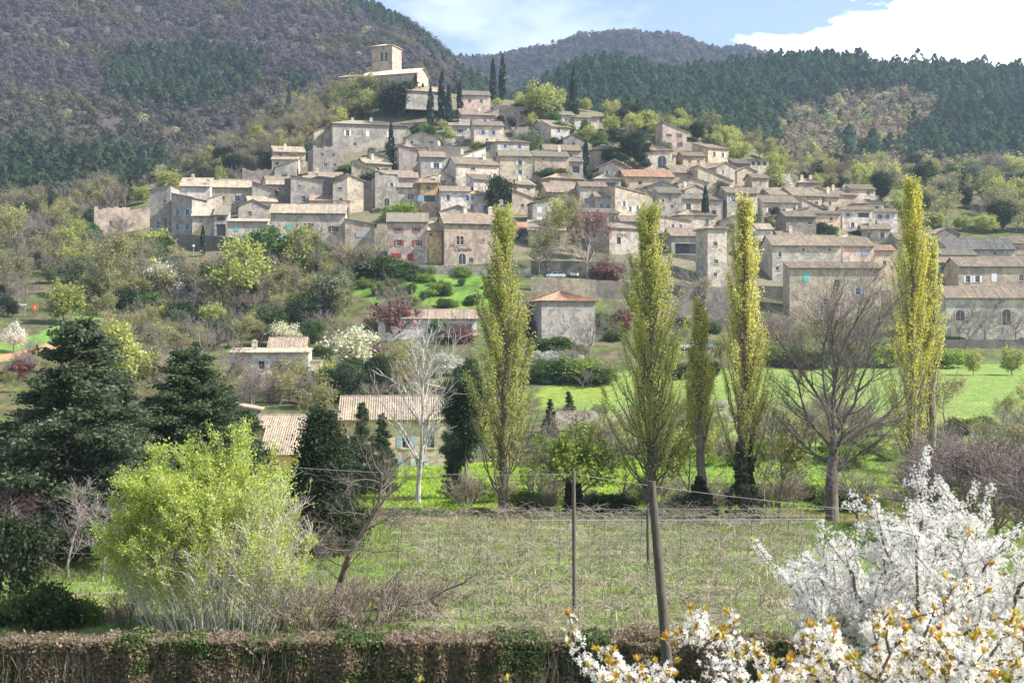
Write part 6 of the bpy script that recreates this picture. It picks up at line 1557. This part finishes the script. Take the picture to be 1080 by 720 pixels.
def grass(name, label, n, region, hgt, cols, seed, wid=.012):
    rng = np.random.default_rng(seed)
    px = rng.uniform(region[0], region[1], n); d = np.sqrt(rng.uniform(region[2] ** 2, region[3] ** 2, n))
    x = (px - 540) / F * d; z = gz(x, d)
    keep = noise2(x, d, 3.5, 7) + .6 * rng.normal(size=n) > -.25
    x, d, z = x[keep], d[keep], z[keep]; n = len(x)
    hh = hgt * rng.uniform(.4, 1.3, n); a = rng.uniform(0, 6.28, n); b = rng.normal(size=(n, 2)) * .35 * hh[:, None]
    w = wid * (1 + rng.uniform(0, 1, n))
    B = np.stack([x, d, z - .02], 1)
    V = np.stack([B + np.stack([np.cos(a) * w, np.sin(a) * w, 0 * a], 1), B - np.stack([np.cos(a) * w, np.sin(a) * w, 0 * a], 1), B + np.stack([b[:, 0], b[:, 1], hh], 1)], 1)
    mb = MB(); pick = rng.integers(0, len(cols), n)
    mb.add(V.reshape(-1, 3), tris=np.arange(3 * n).reshape(n, 3), col=np.clip(np.array(cols)[pick] * (1 + .2 * rng.normal(size=(n, 1))), .01, .9))
    o = link(name, mb.build(name, M['leaf'])); tag(o, label, 'grass', kind='stuff')
grass('vineyard_grass', 'dry straw and green grass between the vines', 190000, (330, 1180, 48, 104), .3, [(.38, .38, .15), (.25, .42, .08), (.40, .38, .20), (.32, .44, .10)], 71, .02)
grass('meadow_grass', 'bright yellow green grass strip behind the poplars', 60000, (380, 1180, 104, 148), .3, [(.34, .48, .05), (.42, .52, .06), (.26, .40, .05)], 72, .035)
grass('rough_grass', 'green grass among the bushes behind the hedge', 50000, (-40, 340, 50, 100), .25, [(.18, .30, .05), (.26, .34, .07), (.30, .28, .14)], 73, .022)

# ------------------------------------------------------------------ clipped hedge along the bottom
def hedge():
    rng = np.random.default_rng(81); y0, y1 = 44.2, 45.8
    x0, x1 = (-90 - 540) / F * 45, (930 - 540) / F * 45
    zb = float(gz(0, 45)); h = (360 - 671) / F * 45 + CZ - zb
    root = empty('hedge', ((x0 + x1) / 2, 45, zb)); tag(root, 'long clipped hedge, brown with green patches, along the bottom of the photo', 'hedge')
    cx = (x0 + x1) / 2
    n = 120000
    x = rng.uniform(x0, x1, n); face = rng.uniform(0, 1, n)
    dep = rng.uniform(0, 1, n) ** 2 * .4
    bump = .2 * noise2(x, x * 0, 3.3, 2) + .1 * noise2(x, x * 0 + 3, .9, 3)
    y = np.where(face < .62, y0 + dep - bump, np.where(face < .85, rng.uniform(y0, y1, n), y1 - dep))
    z = np.where(face < .62, rng.uniform(0, 1, n) ** .7 * h, np.where(face < .85, h - dep * .6, rng.uniform(0, h, n))) + np.where(face < .85, bump * .7 * (face >= .62), 0) + rng.normal(size=n) * .03
    g = noise2(x, z * 1.6, 2.6, 5) + .5 * noise2(x, z, .9, 6) + .25 * rng.normal(size=n)
    c = vary(rng, (.37, .29, .20), n, .22, .05)
    m = g > .2; c[m] = vary(rng, (.20, .22, .085), m.sum(), .25)
    m = g > .75; c[m] = vary(rng, (.11, .18, .05), m.sum(), .25)
    m = rng.uniform(0, 1, n) < .12; c[m] = vary(rng, (.48, .38, .29), m.sum(), .2)
    mb = MB(); cards(mb, np.stack([x - cx, y - 45, z], 1), .075, rng, np.clip(c, .01, .9), 1.9, .4, (0, 0, 1), .3)
    link('leaves', mb.build('leaves', M['leaf']), root)
    # standing twigs through the body, and shoots out of the top
    n = 16000; x = rng.uniform(x0, x1, n) - cx; y = rng.uniform(y0 + .05, y1 - .05, n) - 45; z0_ = rng.uniform(0, h * .8, n); L = rng.uniform(.4, 1.0, n)
    z1 = np.minimum(z0_ + L, h + np.where(rng.uniform(0, 1, n) < .04, rng.uniform(.05, .4, n), rng.uniform(-.1, .1, n)))
    s = np.stack([x, y, z0_, x + rng.normal(size=n) * .12, y + rng.normal(size=n) * .1, z1, np.full(n, .009), np.full(n, .005)], 1)
    mb = MB(); tubes(mb, s, 3, vary(rng, (.36, .28, .22), n, .2, .05))
    link('twigs', mb.build('twigs', M['bark']), root)
hedge()

# ------------------------------------------------------------------ wooden poles and wires
def pole(name, x0, z0row, x1, z1row, d, r0, r1, label, base=None, col=(.10, .085, .07)):
    """from the foot on the ground to the top seen at x1, z1row"""
    g = gpt(x0, d)
    top = ray(x1, z1row, d) - g
    mb = MB(); n = 8
    for i in range(n):
        a, b = i / n, (i + 1) / n
        tubes(mb, [(top.x * a, 0, top.z * a - (.5 if i == 0 else 0), top.x * b, 0, top.z * b, r0 + (r1 - r0) * a, r0 + (r1 - r0) * b)], 10, col)
    mb.add([[top.x + r1 * math.cos(t), r1 * math.sin(t), top.z] for t in np.arange(3) * 2.0944], tris=[[0, 1, 2]], col=col)
    o = link(name, mb.build(name, M['bark'], True), None, g); tag(o, label, 'pole')
    return g + top
pole('wooden_pole', 713, 0, 687, 507, 41, .17, .12, 'leaning thick wooden pole rising in front of the hedge')
tB = pole('wooden_pole', 606, 0, 605, 496, 62, .1, .08, 'straight thin wooden pole left of the leaning thick pole', col=(.13, .11, .09))
tC = pole('wooden_pole', 684, 0, 683, 538, 73, .09, .08, 'short thin pole standing in the vineyard behind the leaning pole')
def wire(pts, label, r=.012):
    o0 = Vector(pts[0]); mb = MB()
    for a, b in zip(pts, pts[1:]):
        a, b = Vector(a), Vector(b); q = a; n = 10
        for i in range(n):
            t = (i + 1) / n; p = a.lerp(b, t); p.z -= (b - a).length * .012 * 4 * t * (1 - t)
            tubes(mb, [(*(q - o0), *(p - o0), r, r)], 3, (.2, .2, .2)); q = p
    o = link('overhead_wire', mb.build('overhead_wire', M['metal']), None, o0); tag(o, label, 'wire')
wire([ray(300, 492, 66), tB - Vector((0, 0, .15)), ray(1000, 545, 60)], 'thin sagging wire carried by the straight thin pole', .011)

# ------------------------------------------------------------------ flowering cherries in the foreground
def flowers(P, N, size, rng, col):
    """five-petalled blossoms at P facing N"""
    n = len(P); mb = MB()
    ref = unit_rand(rng, n); u = np.cross(N, ref); u /= np.linalg.norm(u, axis=1, keepdims=True); v = np.cross(N, u)
    s = size * rng.uniform(.75, 1.15, n)
    V = []; k = 5
    for i in range(k):
        a = i * 2 * math.pi / k
        w = .62
        for rr, da, up in ((.08, 0, 0), (.62, -w, .16), (1.0, 0, .3), (.62, w, .16)):
            e = u * math.cos(a + da * .62) + v * math.sin(a + da * .62)
            V.append(P + e * (s * .5 * rr)[:, None] + N * (s * .5 * up)[:, None])
    V = np.stack(V, 1).reshape(-1, 3)
    Q = (np.arange(n)[:, None, None] * 20 + np.arange(5)[None, :, None] * 4 + np.arange(4)[None, None]).reshape(-1, 4)
    c = np.repeat(np.clip(np.array(col)[None] * (1 + .06 * rng.normal(size=(n, 1))), .1, .9), 5, 0)
    mb.add(V, quads=Q, col=c)
    # the pollen hearts
    H = np.stack([P + u * (s * .09)[:, None] + N * (s * .06)[:, None], P - u * (s * .05)[:, None] + v * (s * .08)[:, None] + N * (s * .06)[:, None], P - u * (s * .05)[:, None] - v * (s * .08)[:, None] + N * (s * .06)[:, None]], 1)
    mb.add(H.reshape(-1, 3), tris=np.arange(3 * n).reshape(n, 3), col=(.55, .50, .16))
    return mb.build('blossom', M['petal'])

def branch_path(rng, p0, p1, n=7, sag=.1, wob=.04):
    p0 = np.array(p0, float); p1 = np.array(p1, float); L = np.linalg.norm(p1 - p0); pts = [p0]
    for i in range(1, n + 1):
        t = i / n; q = p0 + (p1 - p0) * t; q[2] += L * sag * 4 * t * (1 - t) * .5; q += rng.normal(size=3) * wob * L * (t < 1)
        pts.append(q)
    return pts

def cherry(name, d, px, targets, label, seed, fsize, per, twl, leafcols, nleaf, tr=.09, spread=.06, leafsize=.05):
    """targets: (px, row, dy) ends of the main limbs; the limbs leave a short trunk and carry flower clusters"""
    rng = np.random.default_rng(seed); g = gpt(px, d); g0 = np.array(g)
    sg = []; tw = []   # wood, flower-bearing points with directions
    fork = np.array([0, 0, 1.35 if d > 9 else .9])
    for i in range(3): sg.append((*(fork * i / 3 + [0, 0, -.2 * (i == 0)]), *(fork * (i + 1) / 3), tr * (1.15 - .1 * i), tr * (1.1 - .1 * i)))
    for (tx, ty, dy) in targets:
        e = np.array(ray(tx, ty, d + dy)) - g0
        P = branch_path(rng, fork, e, 8, .06, .035)
        L = np.linalg.norm(e - fork)
        for i in range(8):
            r0 = tr * .5 * (1 - i / 8) + .006; r1 = tr * .5 * (1 - (i + 1) / 8) + .005
            sg.append((*P[i], *P[i + 1], r0, r1))
            ax = P[i + 1] - P[i]; ax /= np.linalg.norm(ax)
            if i >= 2:
                tw.append((P[i], P[i + 1], ax, r0))
                for k in range(int(rng.integers(3, 7))):
                    dv = ax * .35 + unit_rand(rng, 1)[0] * 1.0 + np.array([0, 0, .2]); dv /= np.linalg.norm(dv)
                    b = P[i] + (P[i + 1] - P[i]) * rng.uniform(); ln = twl * rng.uniform(.45, 1.25)
                    m = b + dv * ln * .5; dv2 = dv + np.array([0, 0, .2]) + rng.normal(size=3) * .25; dv2 /= np.linalg.norm(dv2); e2 = m + dv2 * ln * .5
                    sg.append((*b, *m, .006, .005)); sg.append((*m, *e2, .005, .003)); tw.append((b, m, dv, .005)); tw.append((m, e2, dv2, .004))
                    if rng.uniform() < .6:
                        dv3 = dv2 + unit_rand(rng, 1)[0] * .9; dv3 /= np.linalg.norm(dv3); e3 = m + dv3 * ln * .5; sg.append((*m, *e3, .004, .003)); tw.append((m, e3, dv3, .004))
    FP = []; FN = []
    LP = []; LA = []
    for a, b, ax, r in tw:
        L = np.linalg.norm(b - a); nc = max(1, int(L / (fsize * 1.15)))
        for c in range(nc):
            if rng.uniform() < .05: continue
            q = a + (b - a) * ((c + rng.uniform()) / nc)
            m = int(per * rng.uniform(.5, 1.4)) + 1
            N = unit_rand(rng, m) + np.array([0, 0, .25]); N /= np.linalg.norm(N, axis=1, keepdims=True)
            FP.append(q + N * (spread * rng.uniform(.35, 1, (m, 1)) + r)); FN.append(N)
        if rng.uniform() < nleaf:
            m = int(rng.integers(5, 11)); N = unit_rand(rng, m) * .8 + ax + np.array([0, 0, .3]); N /= np.linalg.norm(N, axis=1, keepdims=True)
            LP.append(b + N * leafsize * .7); LA.append(N)
    FP = np.concatenate(FP); FN = np.concatenate(FN)
    root = empty(name, g); tag(root, label, 'cherry tree')
    link('trunk', wood_mesh(np.array(sg), (.13, .095, .085), rng, thick=.012), root)
    link('blossom', flowers(FP, FN, fsize, rng, (.88, .85, .81)), root)
    if LP:
        P = np.concatenate(LP); A = np.concatenate(LA)
        link('young_leaves', leaf_mesh(P, leafsize * .55, leafcols, rng, 'young_leaves', aspect=2.4, axis=A, axis_w=.85), root)
    return len(FP)
BZ = [(.66, .42, .07), (.68, .52, .09), (.50, .48, .09), (.58, .32, .07)]
rc = np.random.default_rng(90)
T1 = [(962, 492, .1), (925, 540, -.3), (895, 562, .4), (980, 545, .6), (1010, 535, -.4), (1045, 545, .3), (1060, 570, -.6), (868, 580, .3), (845, 606, -.4), (818, 600, .2), (870, 640, .6), (900, 600, -.7), (940, 590, .9),
      (985, 590, -.8), (1030, 600, .8), (1085, 590, 0), (1100, 630, .4), (1060, 650, .9), (955, 640, -1.0), (1010, 660, 1.0), (915, 660, -1.1), (850, 660, .2), (1120, 600, -.5), (1090, 660, -.7), (885, 618, 1.1), (970, 565, -1.1), (1040, 625, -1.2), (935, 618, .2), (1000, 620, .1)]
for _ in range(30):
    a_ = rc.uniform(0, 6.28); q_ = rc.uniform(0, 1) ** .5; T1.append((970 + 150 * q_ * math.cos(a_), 606 + 66 * q_ * math.sin(a_), rc.uniform(-1.1, 1.1)))
nA = cherry('cherry_tree', 13.5, 985, T1, 'rounded white cherry tree in full blossom at the lower right', 91, .031, 11, .36, BZ, .02, .1, .055)
T2 = [(604, 680, -.2), (645, 696, .1), (690, 700, .3), (722, 668, -.1), (770, 664, .3), (800, 694, .2), (850, 690, .3), (880, 664, 0), (930, 650, .4), (955, 694, 0), (985, 644, -.4), (1010, 680, .3), (1040, 624, .1), (1065, 660, -.4),
      (1085, 690, .2), (1095, 630, .4), (1120, 660, -.2), (780, 715, -.5), (835, 718, .5), (905, 715, .2), (1000, 715, -.5), (945, 676, -.6), (1030, 670, -.6)]
nB = cherry('cherry_tree', 6.2, 900, T2, 'nearest cherry branches with white blossom and bronze yellow young leaves along the bottom right', 92, .032, 8, .15, BZ, .95, .06, .04, .029)
print('blossoms', nA, nB, 'vines', nv)

def sapling(px, d, ends, label, seed, leafcol, ls, name='sapling', nl=7):
    rng = np.random.default_rng(seed); g = gpt(px, d); sg = []; LP = []; LA = []
    for tx, ty in ends:
        e = np.array(ray(tx, ty, d)) - np.array(g); P = branch_path(rng, (0, 0, -.05), e, 9, .03, .012)
        for i in range(9):
            sg.append((*P[i], *P[i + 1], .013 * (1 - i / 9) + .003, .013 * (1 - (i + 1) / 9) + .003))
            if i > 5:
                ax = P[i + 1] - P[i]; ax /= np.linalg.norm(ax); N = ax + unit_rand(rng, nl) * .8; N /= np.linalg.norm(N, axis=1, keepdims=True)
                LP.append(P[i + 1] + N * ls * .6); LA.append(N)
    two(name, g, label, 'sapling', wood_mesh(np.array(sg), (.24, .17, .12), rng, thick=.006), leaf_mesh(np.concatenate(LP), ls * .6, leafcol, rng, aspect=2.2, axis=np.concatenate(LA), axis_w=.8))
sapling(490, 8, [(442, 700), (536, 698), (470, 715), (520, 712)], 'thin budding twigs of a sapling at the bottom centre', 95, [(.42, .42, .08), (.36, .28, .08)], .035, nl=4)

# ------------------------------------------------------------------ cars, lamp, boards
def car(px, row, d, rz, colr, label, L=4.1):
    """hatchback: lofted body, glasshouse, wheels with rims, lamps"""
    g = gpt(px, d) if row is None else at(px, row)
    root = empty('parked_car', g, rz); tag(root, label, 'car', None)
    body = MB(); prof = [(-2.0, .45, .55), (-1.95, .40, .85), (-1.3, .36, .93), (-.2, .34, .95), (1.2, .36, .97), (1.85, .40, .92), (2.0, .45, .6)]
    secs = []
    for x, lo, hi in prof:
        w = .84 if abs(x) < 1.8 else .72
        secs.append([(x, -w * .92, lo), (x, -w, lo + .18), (x, -w * .95, hi), (x, w * .95, hi), (x, w, lo + .18), (x, w * .92, lo)])
    V = np.array(secs).reshape(-1, 3); n = 6; Q = []
    for i in range(len(secs) - 1):
        for k in range(n): Q.append([i*n + k, i*n + (k+1) % n, (i+1)*n + (k+1) % n, (i+1)*n + k])
    body.add(V, quads=Q); m = (len(secs) - 1) * n
    body.add(V[:6], quads=[[0, 1, 4, 5], [1, 2, 3, 4]]); body.add(V[m:], quads=[[5, 4, 1, 0], [4, 3, 2, 1]])
    b = link('body', body.build('body', M['car']), root); b.color = (*colr, 1)
    gl = MB(); lo = [(-1.05, -.78, .935), (1.75, -.78, .945), (1.75, .78, .945), (-1.05, .78, .935)]; hi = [(-.35, -.62, 1.42), (1.25, -.62, 1.44), (1.25, .62, 1.44), (-.35, .62, 1.42)]
    for i in range(4): gl.quad(lo[i], lo[(i+1) % 4], hi[(i+1) % 4], hi[i])
    link('windows', gl.build('windows', M['glass_or_shade']), root)
    rf = MB(); rf.box(-.42, 1.32, -.65, .65, 1.42, 1.47)
    for s in (-1, 1):
        for (x0, z0, x1, z1) in ((-1.05, .93, -.35, 1.43), (.35, .94, .4, 1.43), (1.75, .94, 1.25, 1.44)):
            tubes(rf, [(x0, s * .785, z0, x1, s * .63, z1, .04, .04)], 5)
    r_ = link('car_roof', rf.build('car_roof', M['car']), root); r_.color = (*colr, 1)
    for x in (-1.25, 1.3):
        for s in (-1, 1):
            Mx = Matrix.Translation((x, s * .76, .31)) @ Matrix.Rotation(R(90), 4, 'X')
            w = MB(); lathe(w, [(0.01, -.1), (.27, -.1), (.31, -.06), (.31, .06), (.27, .1), (.01, .1)], 14, M=Mx)
            wh = link('wheel', w.build('wheel', M['rubber']), root)
            rm = MB(); lathe(rm, [(.01, -.108), (.18, -.108), (.2, -.09), (.2, .09), (.18, .108), (.01, .108)], 10, M=Mx); link('rim', rm.build('rim', M['metal']), wh)
    for s in (-1, 1):
        h_ = MB(); h_.box(-2.0, -1.93, s*.58 - .14, s*.58 + .14, .66, .8); link('headlight', h_.build('headlight', M['white']), root)
        t_ = MB(); t_.box(1.9, 1.985, s*.6 - .1, s*.6 + .1, .68, .86); q = link('tail_light', t_.build('tail_light', M['paint']), root); q.color = (.4, .02, .02, 1)
car(728, 369, None, R(10), (.75, .75, .75), 'white hatchback parked left of the thin poplar')
car(745, 368, None, R(60), (.10, .14, .24), 'dark blue car parked right of the thin poplar')
car(586, None, 292, R(4), (.6, .62, .66), 'pale grey car parked on the road behind the square grey house roof')
car(607, None, 294, R(75), (.72, .73, .75), 'white car parked nose out below the grey terrace wall')

def street_lamp(px, row, top, label):
    g = at(px, row); h = (row - top) / F * g.y
    root = empty('street_lamp', g); tag(root, label, 'lamp')
    mb = MB(); tubes(mb, [(0, 0, -.2, 0, 0, h * .5, .09, .07), (0, 0, h * .5, 0, 0, h - .25, .07, .06)], 8); link('pole', mb.build('pole', M['metal']), root)
    mb = MB(); lathe(mb, [(.02, h + .18), (.28, h + .05), (.34, h - .05), (.2, h - .3), (.06, h - .32)], 10); link('lamp_head', mb.build('lamp_head', M['white']), root)
street_lamp(204, 292, 259, 'slim street lamp in front of the dark retaining wall')
def board():
    g = at(37, 334); k = g.y / F
    root = empty('notice_board', g); tag(root, 'small orange board with white mark above the left meadow', 'board')
    mb = MB(); w, h = 6 * k / 2, 8 * k; zb = 10 * k - h / 2
    mb.box(-w, w, -.05, .05, zb, zb + h); o = link('panel', mb.build('panel', M['paint']), root); o.color = (.75, .16, .03, 1)
    mb = MB(); mb.box(-w*.35, -w*.15, -.056, -.051, zb + h*.3, zb + h*.75); mb.box(w*.15, w*.35, -.056, -.051, zb + h*.3, zb + h*.75); mb.box(-w*.149, w*.149, -.056, -.051, zb + h*.3, zb + h*.4); link('white_mark', mb.build('white_mark', M['white']), root)
    mb = MB()
    for s in (-1, 1): mb.box(s*w*.8 - .05, s*w*.8 + .05, .051, .15, -.4, zb + h)
    q = link('posts', mb.build('posts', M['paint']), root); q.color = (.2, .15, .1, 1)
    g = at(20, 334); root = empty('barrier_rail', g, R(4)); tag(root, 'pale horizontal barrier rail left of the small orange board', 'barrier')
    mb = MB(); mb.box(-1.4, 1.4, -.06, .06, 12 * k, 13.6 * k); link('rail', mb.build('rail', M['white']), root)
    for s in (-1, 1):
        mb = MB(); mb.box(s*1.1 - .06, s*1.1 + .06, .061, .16, -.4, 13 * k); link('post', mb.build('post', M['metal']), root)
board()
# ------------------------------------------------------------------ sky, sun, air, camera
EL, AZ = 43.0, 101.0          # the sun: elevation, and bearing clockwise from the view direction (+Y)
w = bpy.data.worlds.new('World'); SC.world = w; w.use_nodes = True
nt = w.node_tree
for n_ in list(nt.nodes): nt.nodes.remove(n_)
N = NT(nt)
out = N.node('ShaderNodeOutputWorld'); bg = N.node('ShaderNodeBackground'); bg.inputs['Strength'].default_value = 0.09
sky = N.node('ShaderNodeTexSky'); sky.sky_type = 'NISHITA'; sky.sun_disc = False
sky.sun_elevation = R(EL); sky.sun_rotation = R(AZ); sky.air_density = 1.0; sky.dust_density = 0.7; sky.ozone_density = 1.2
tc = N.node('ShaderNodeTexCoord'); D = tc.outputs['Generated']
sep = N.node('ShaderNodeSeparateXYZ'); N.l(D, sep.inputs[0])
az = N.math('ARCTAN2', sep.outputs[0], sep.outputs[1])       # bearing, right of the view direction positive
el = N.math('ARCSINE', sep.outputs[2])
cv = N.node('ShaderNodeCombineXYZ'); N.l(N.math('MULTIPLY', az, 9.0), cv.inputs[0]); N.l(N.math('MULTIPLY', el, 22.0), cv.inputs[1])
cn = N.noise(cv.outputs[0], 1.0, 6, 0.55)
# a cumulus bank low over the right ridge, and a thin veil elsewhere
top = N.math('ADD', N.ramp(az, 0.10, 0.33, 0.185, 0.222), N.math('MULTIPLY', N.math('SUBTRACT', cn, 0.5), 0.26))
bank = N.math('MULTIPLY', N.ramp(N.math('SUBTRACT', top, el), -0.006, 0.018), N.ramp(az, 0.10, 0.17))
bank = N.math('MULTIPLY', bank, N.ramp(az, 0.75, 1.0, 1, 0))
veil = N.ramp(N.noise(cv.outputs[0], 0.35, 5, 0.6), 0.5, 0.8, 0.04, 0.5)
f = N.math('MAXIMUM', bank, N.math('MULTIPLY', veil, N.ramp(el, -0.02, 0.03)))
c = N.mix(f, sky.outputs[0], (19.5, 19.8, 20.2))
N.l(c, bg.inputs['Color']); N.l(bg.outputs[0], out.inputs[0])

sd = Vector((math.sin(R(AZ)) * math.cos(R(EL)), math.cos(R(AZ)) * math.cos(R(EL)), math.sin(R(EL))))
L = bpy.data.lights.new('sun', 'SUN'); L.energy = 5.0; L.angle = R(0.55); L.color = (1.0, 0.95, 0.88)
so = bpy.data.objects.new('sun', L); COL.objects.link(so)
so.rotation_euler = (-sd).to_track_quat('-Z', 'Y').to_euler(); so.location = sd * 300

# the air between here and the hills
hz = MB(); hz.box(-2300, 2300, -75, 2655, -3.0, 445.0)
m = bpy.data.materials.new('air'); m.use_nodes = True
for n_ in list(m.node_tree.nodes): m.node_tree.nodes.remove(n_)
o_ = m.node_tree.nodes.new('ShaderNodeOutputMaterial'); v_ = m.node_tree.nodes.new('ShaderNodeVolumePrincipled')
v_.inputs['Color'].default_value = (.58, .74, 1.0, 1); v_.inputs['Density'].default_value = HAZE; v_.inputs['Anisotropy'].default_value = 0.3
m.node_tree.links.new(v_.outputs[0], o_.inputs['Volume'])
if HAZE > 0:
    ho = link('haze', hz.build('haze', m)); tag(ho, kind='stuff')

cam = bpy.data.cameras.new('camera'); co = bpy.data.objects.new('camera', cam); COL.objects.link(co)
cam.sensor_width = 36; cam.lens = F * 36 / 1080; cam.clip_end = 6000; cam.clip_start = .1
co.location = (0, 0, CZ); co.rotation_euler = (R(90), 0, 0)
cam.dof.use_dof = True; cam.dof.focus_distance = 110; cam.dof.aperture_fstop = 9
SC.camera = co
SC.view_settings.view_transform = 'Standard'; SC.view_settings.look = 'None'; SC.view_settings.gamma = 1; SC.view_settings.exposure = EXPO
SC.cycles.use_denoising = True
SC.cycles.max_bounces = 5; SC.cycles.diffuse_bounces = 3; SC.cycles.transmission_bounces = 3; SC.cycles.volume_bounces = 1; SC.cycles.transparent_max_bounces = 4
SC.cycles.use_adaptive_sampling = True; SC.cycles.adaptive_threshold = 0.02
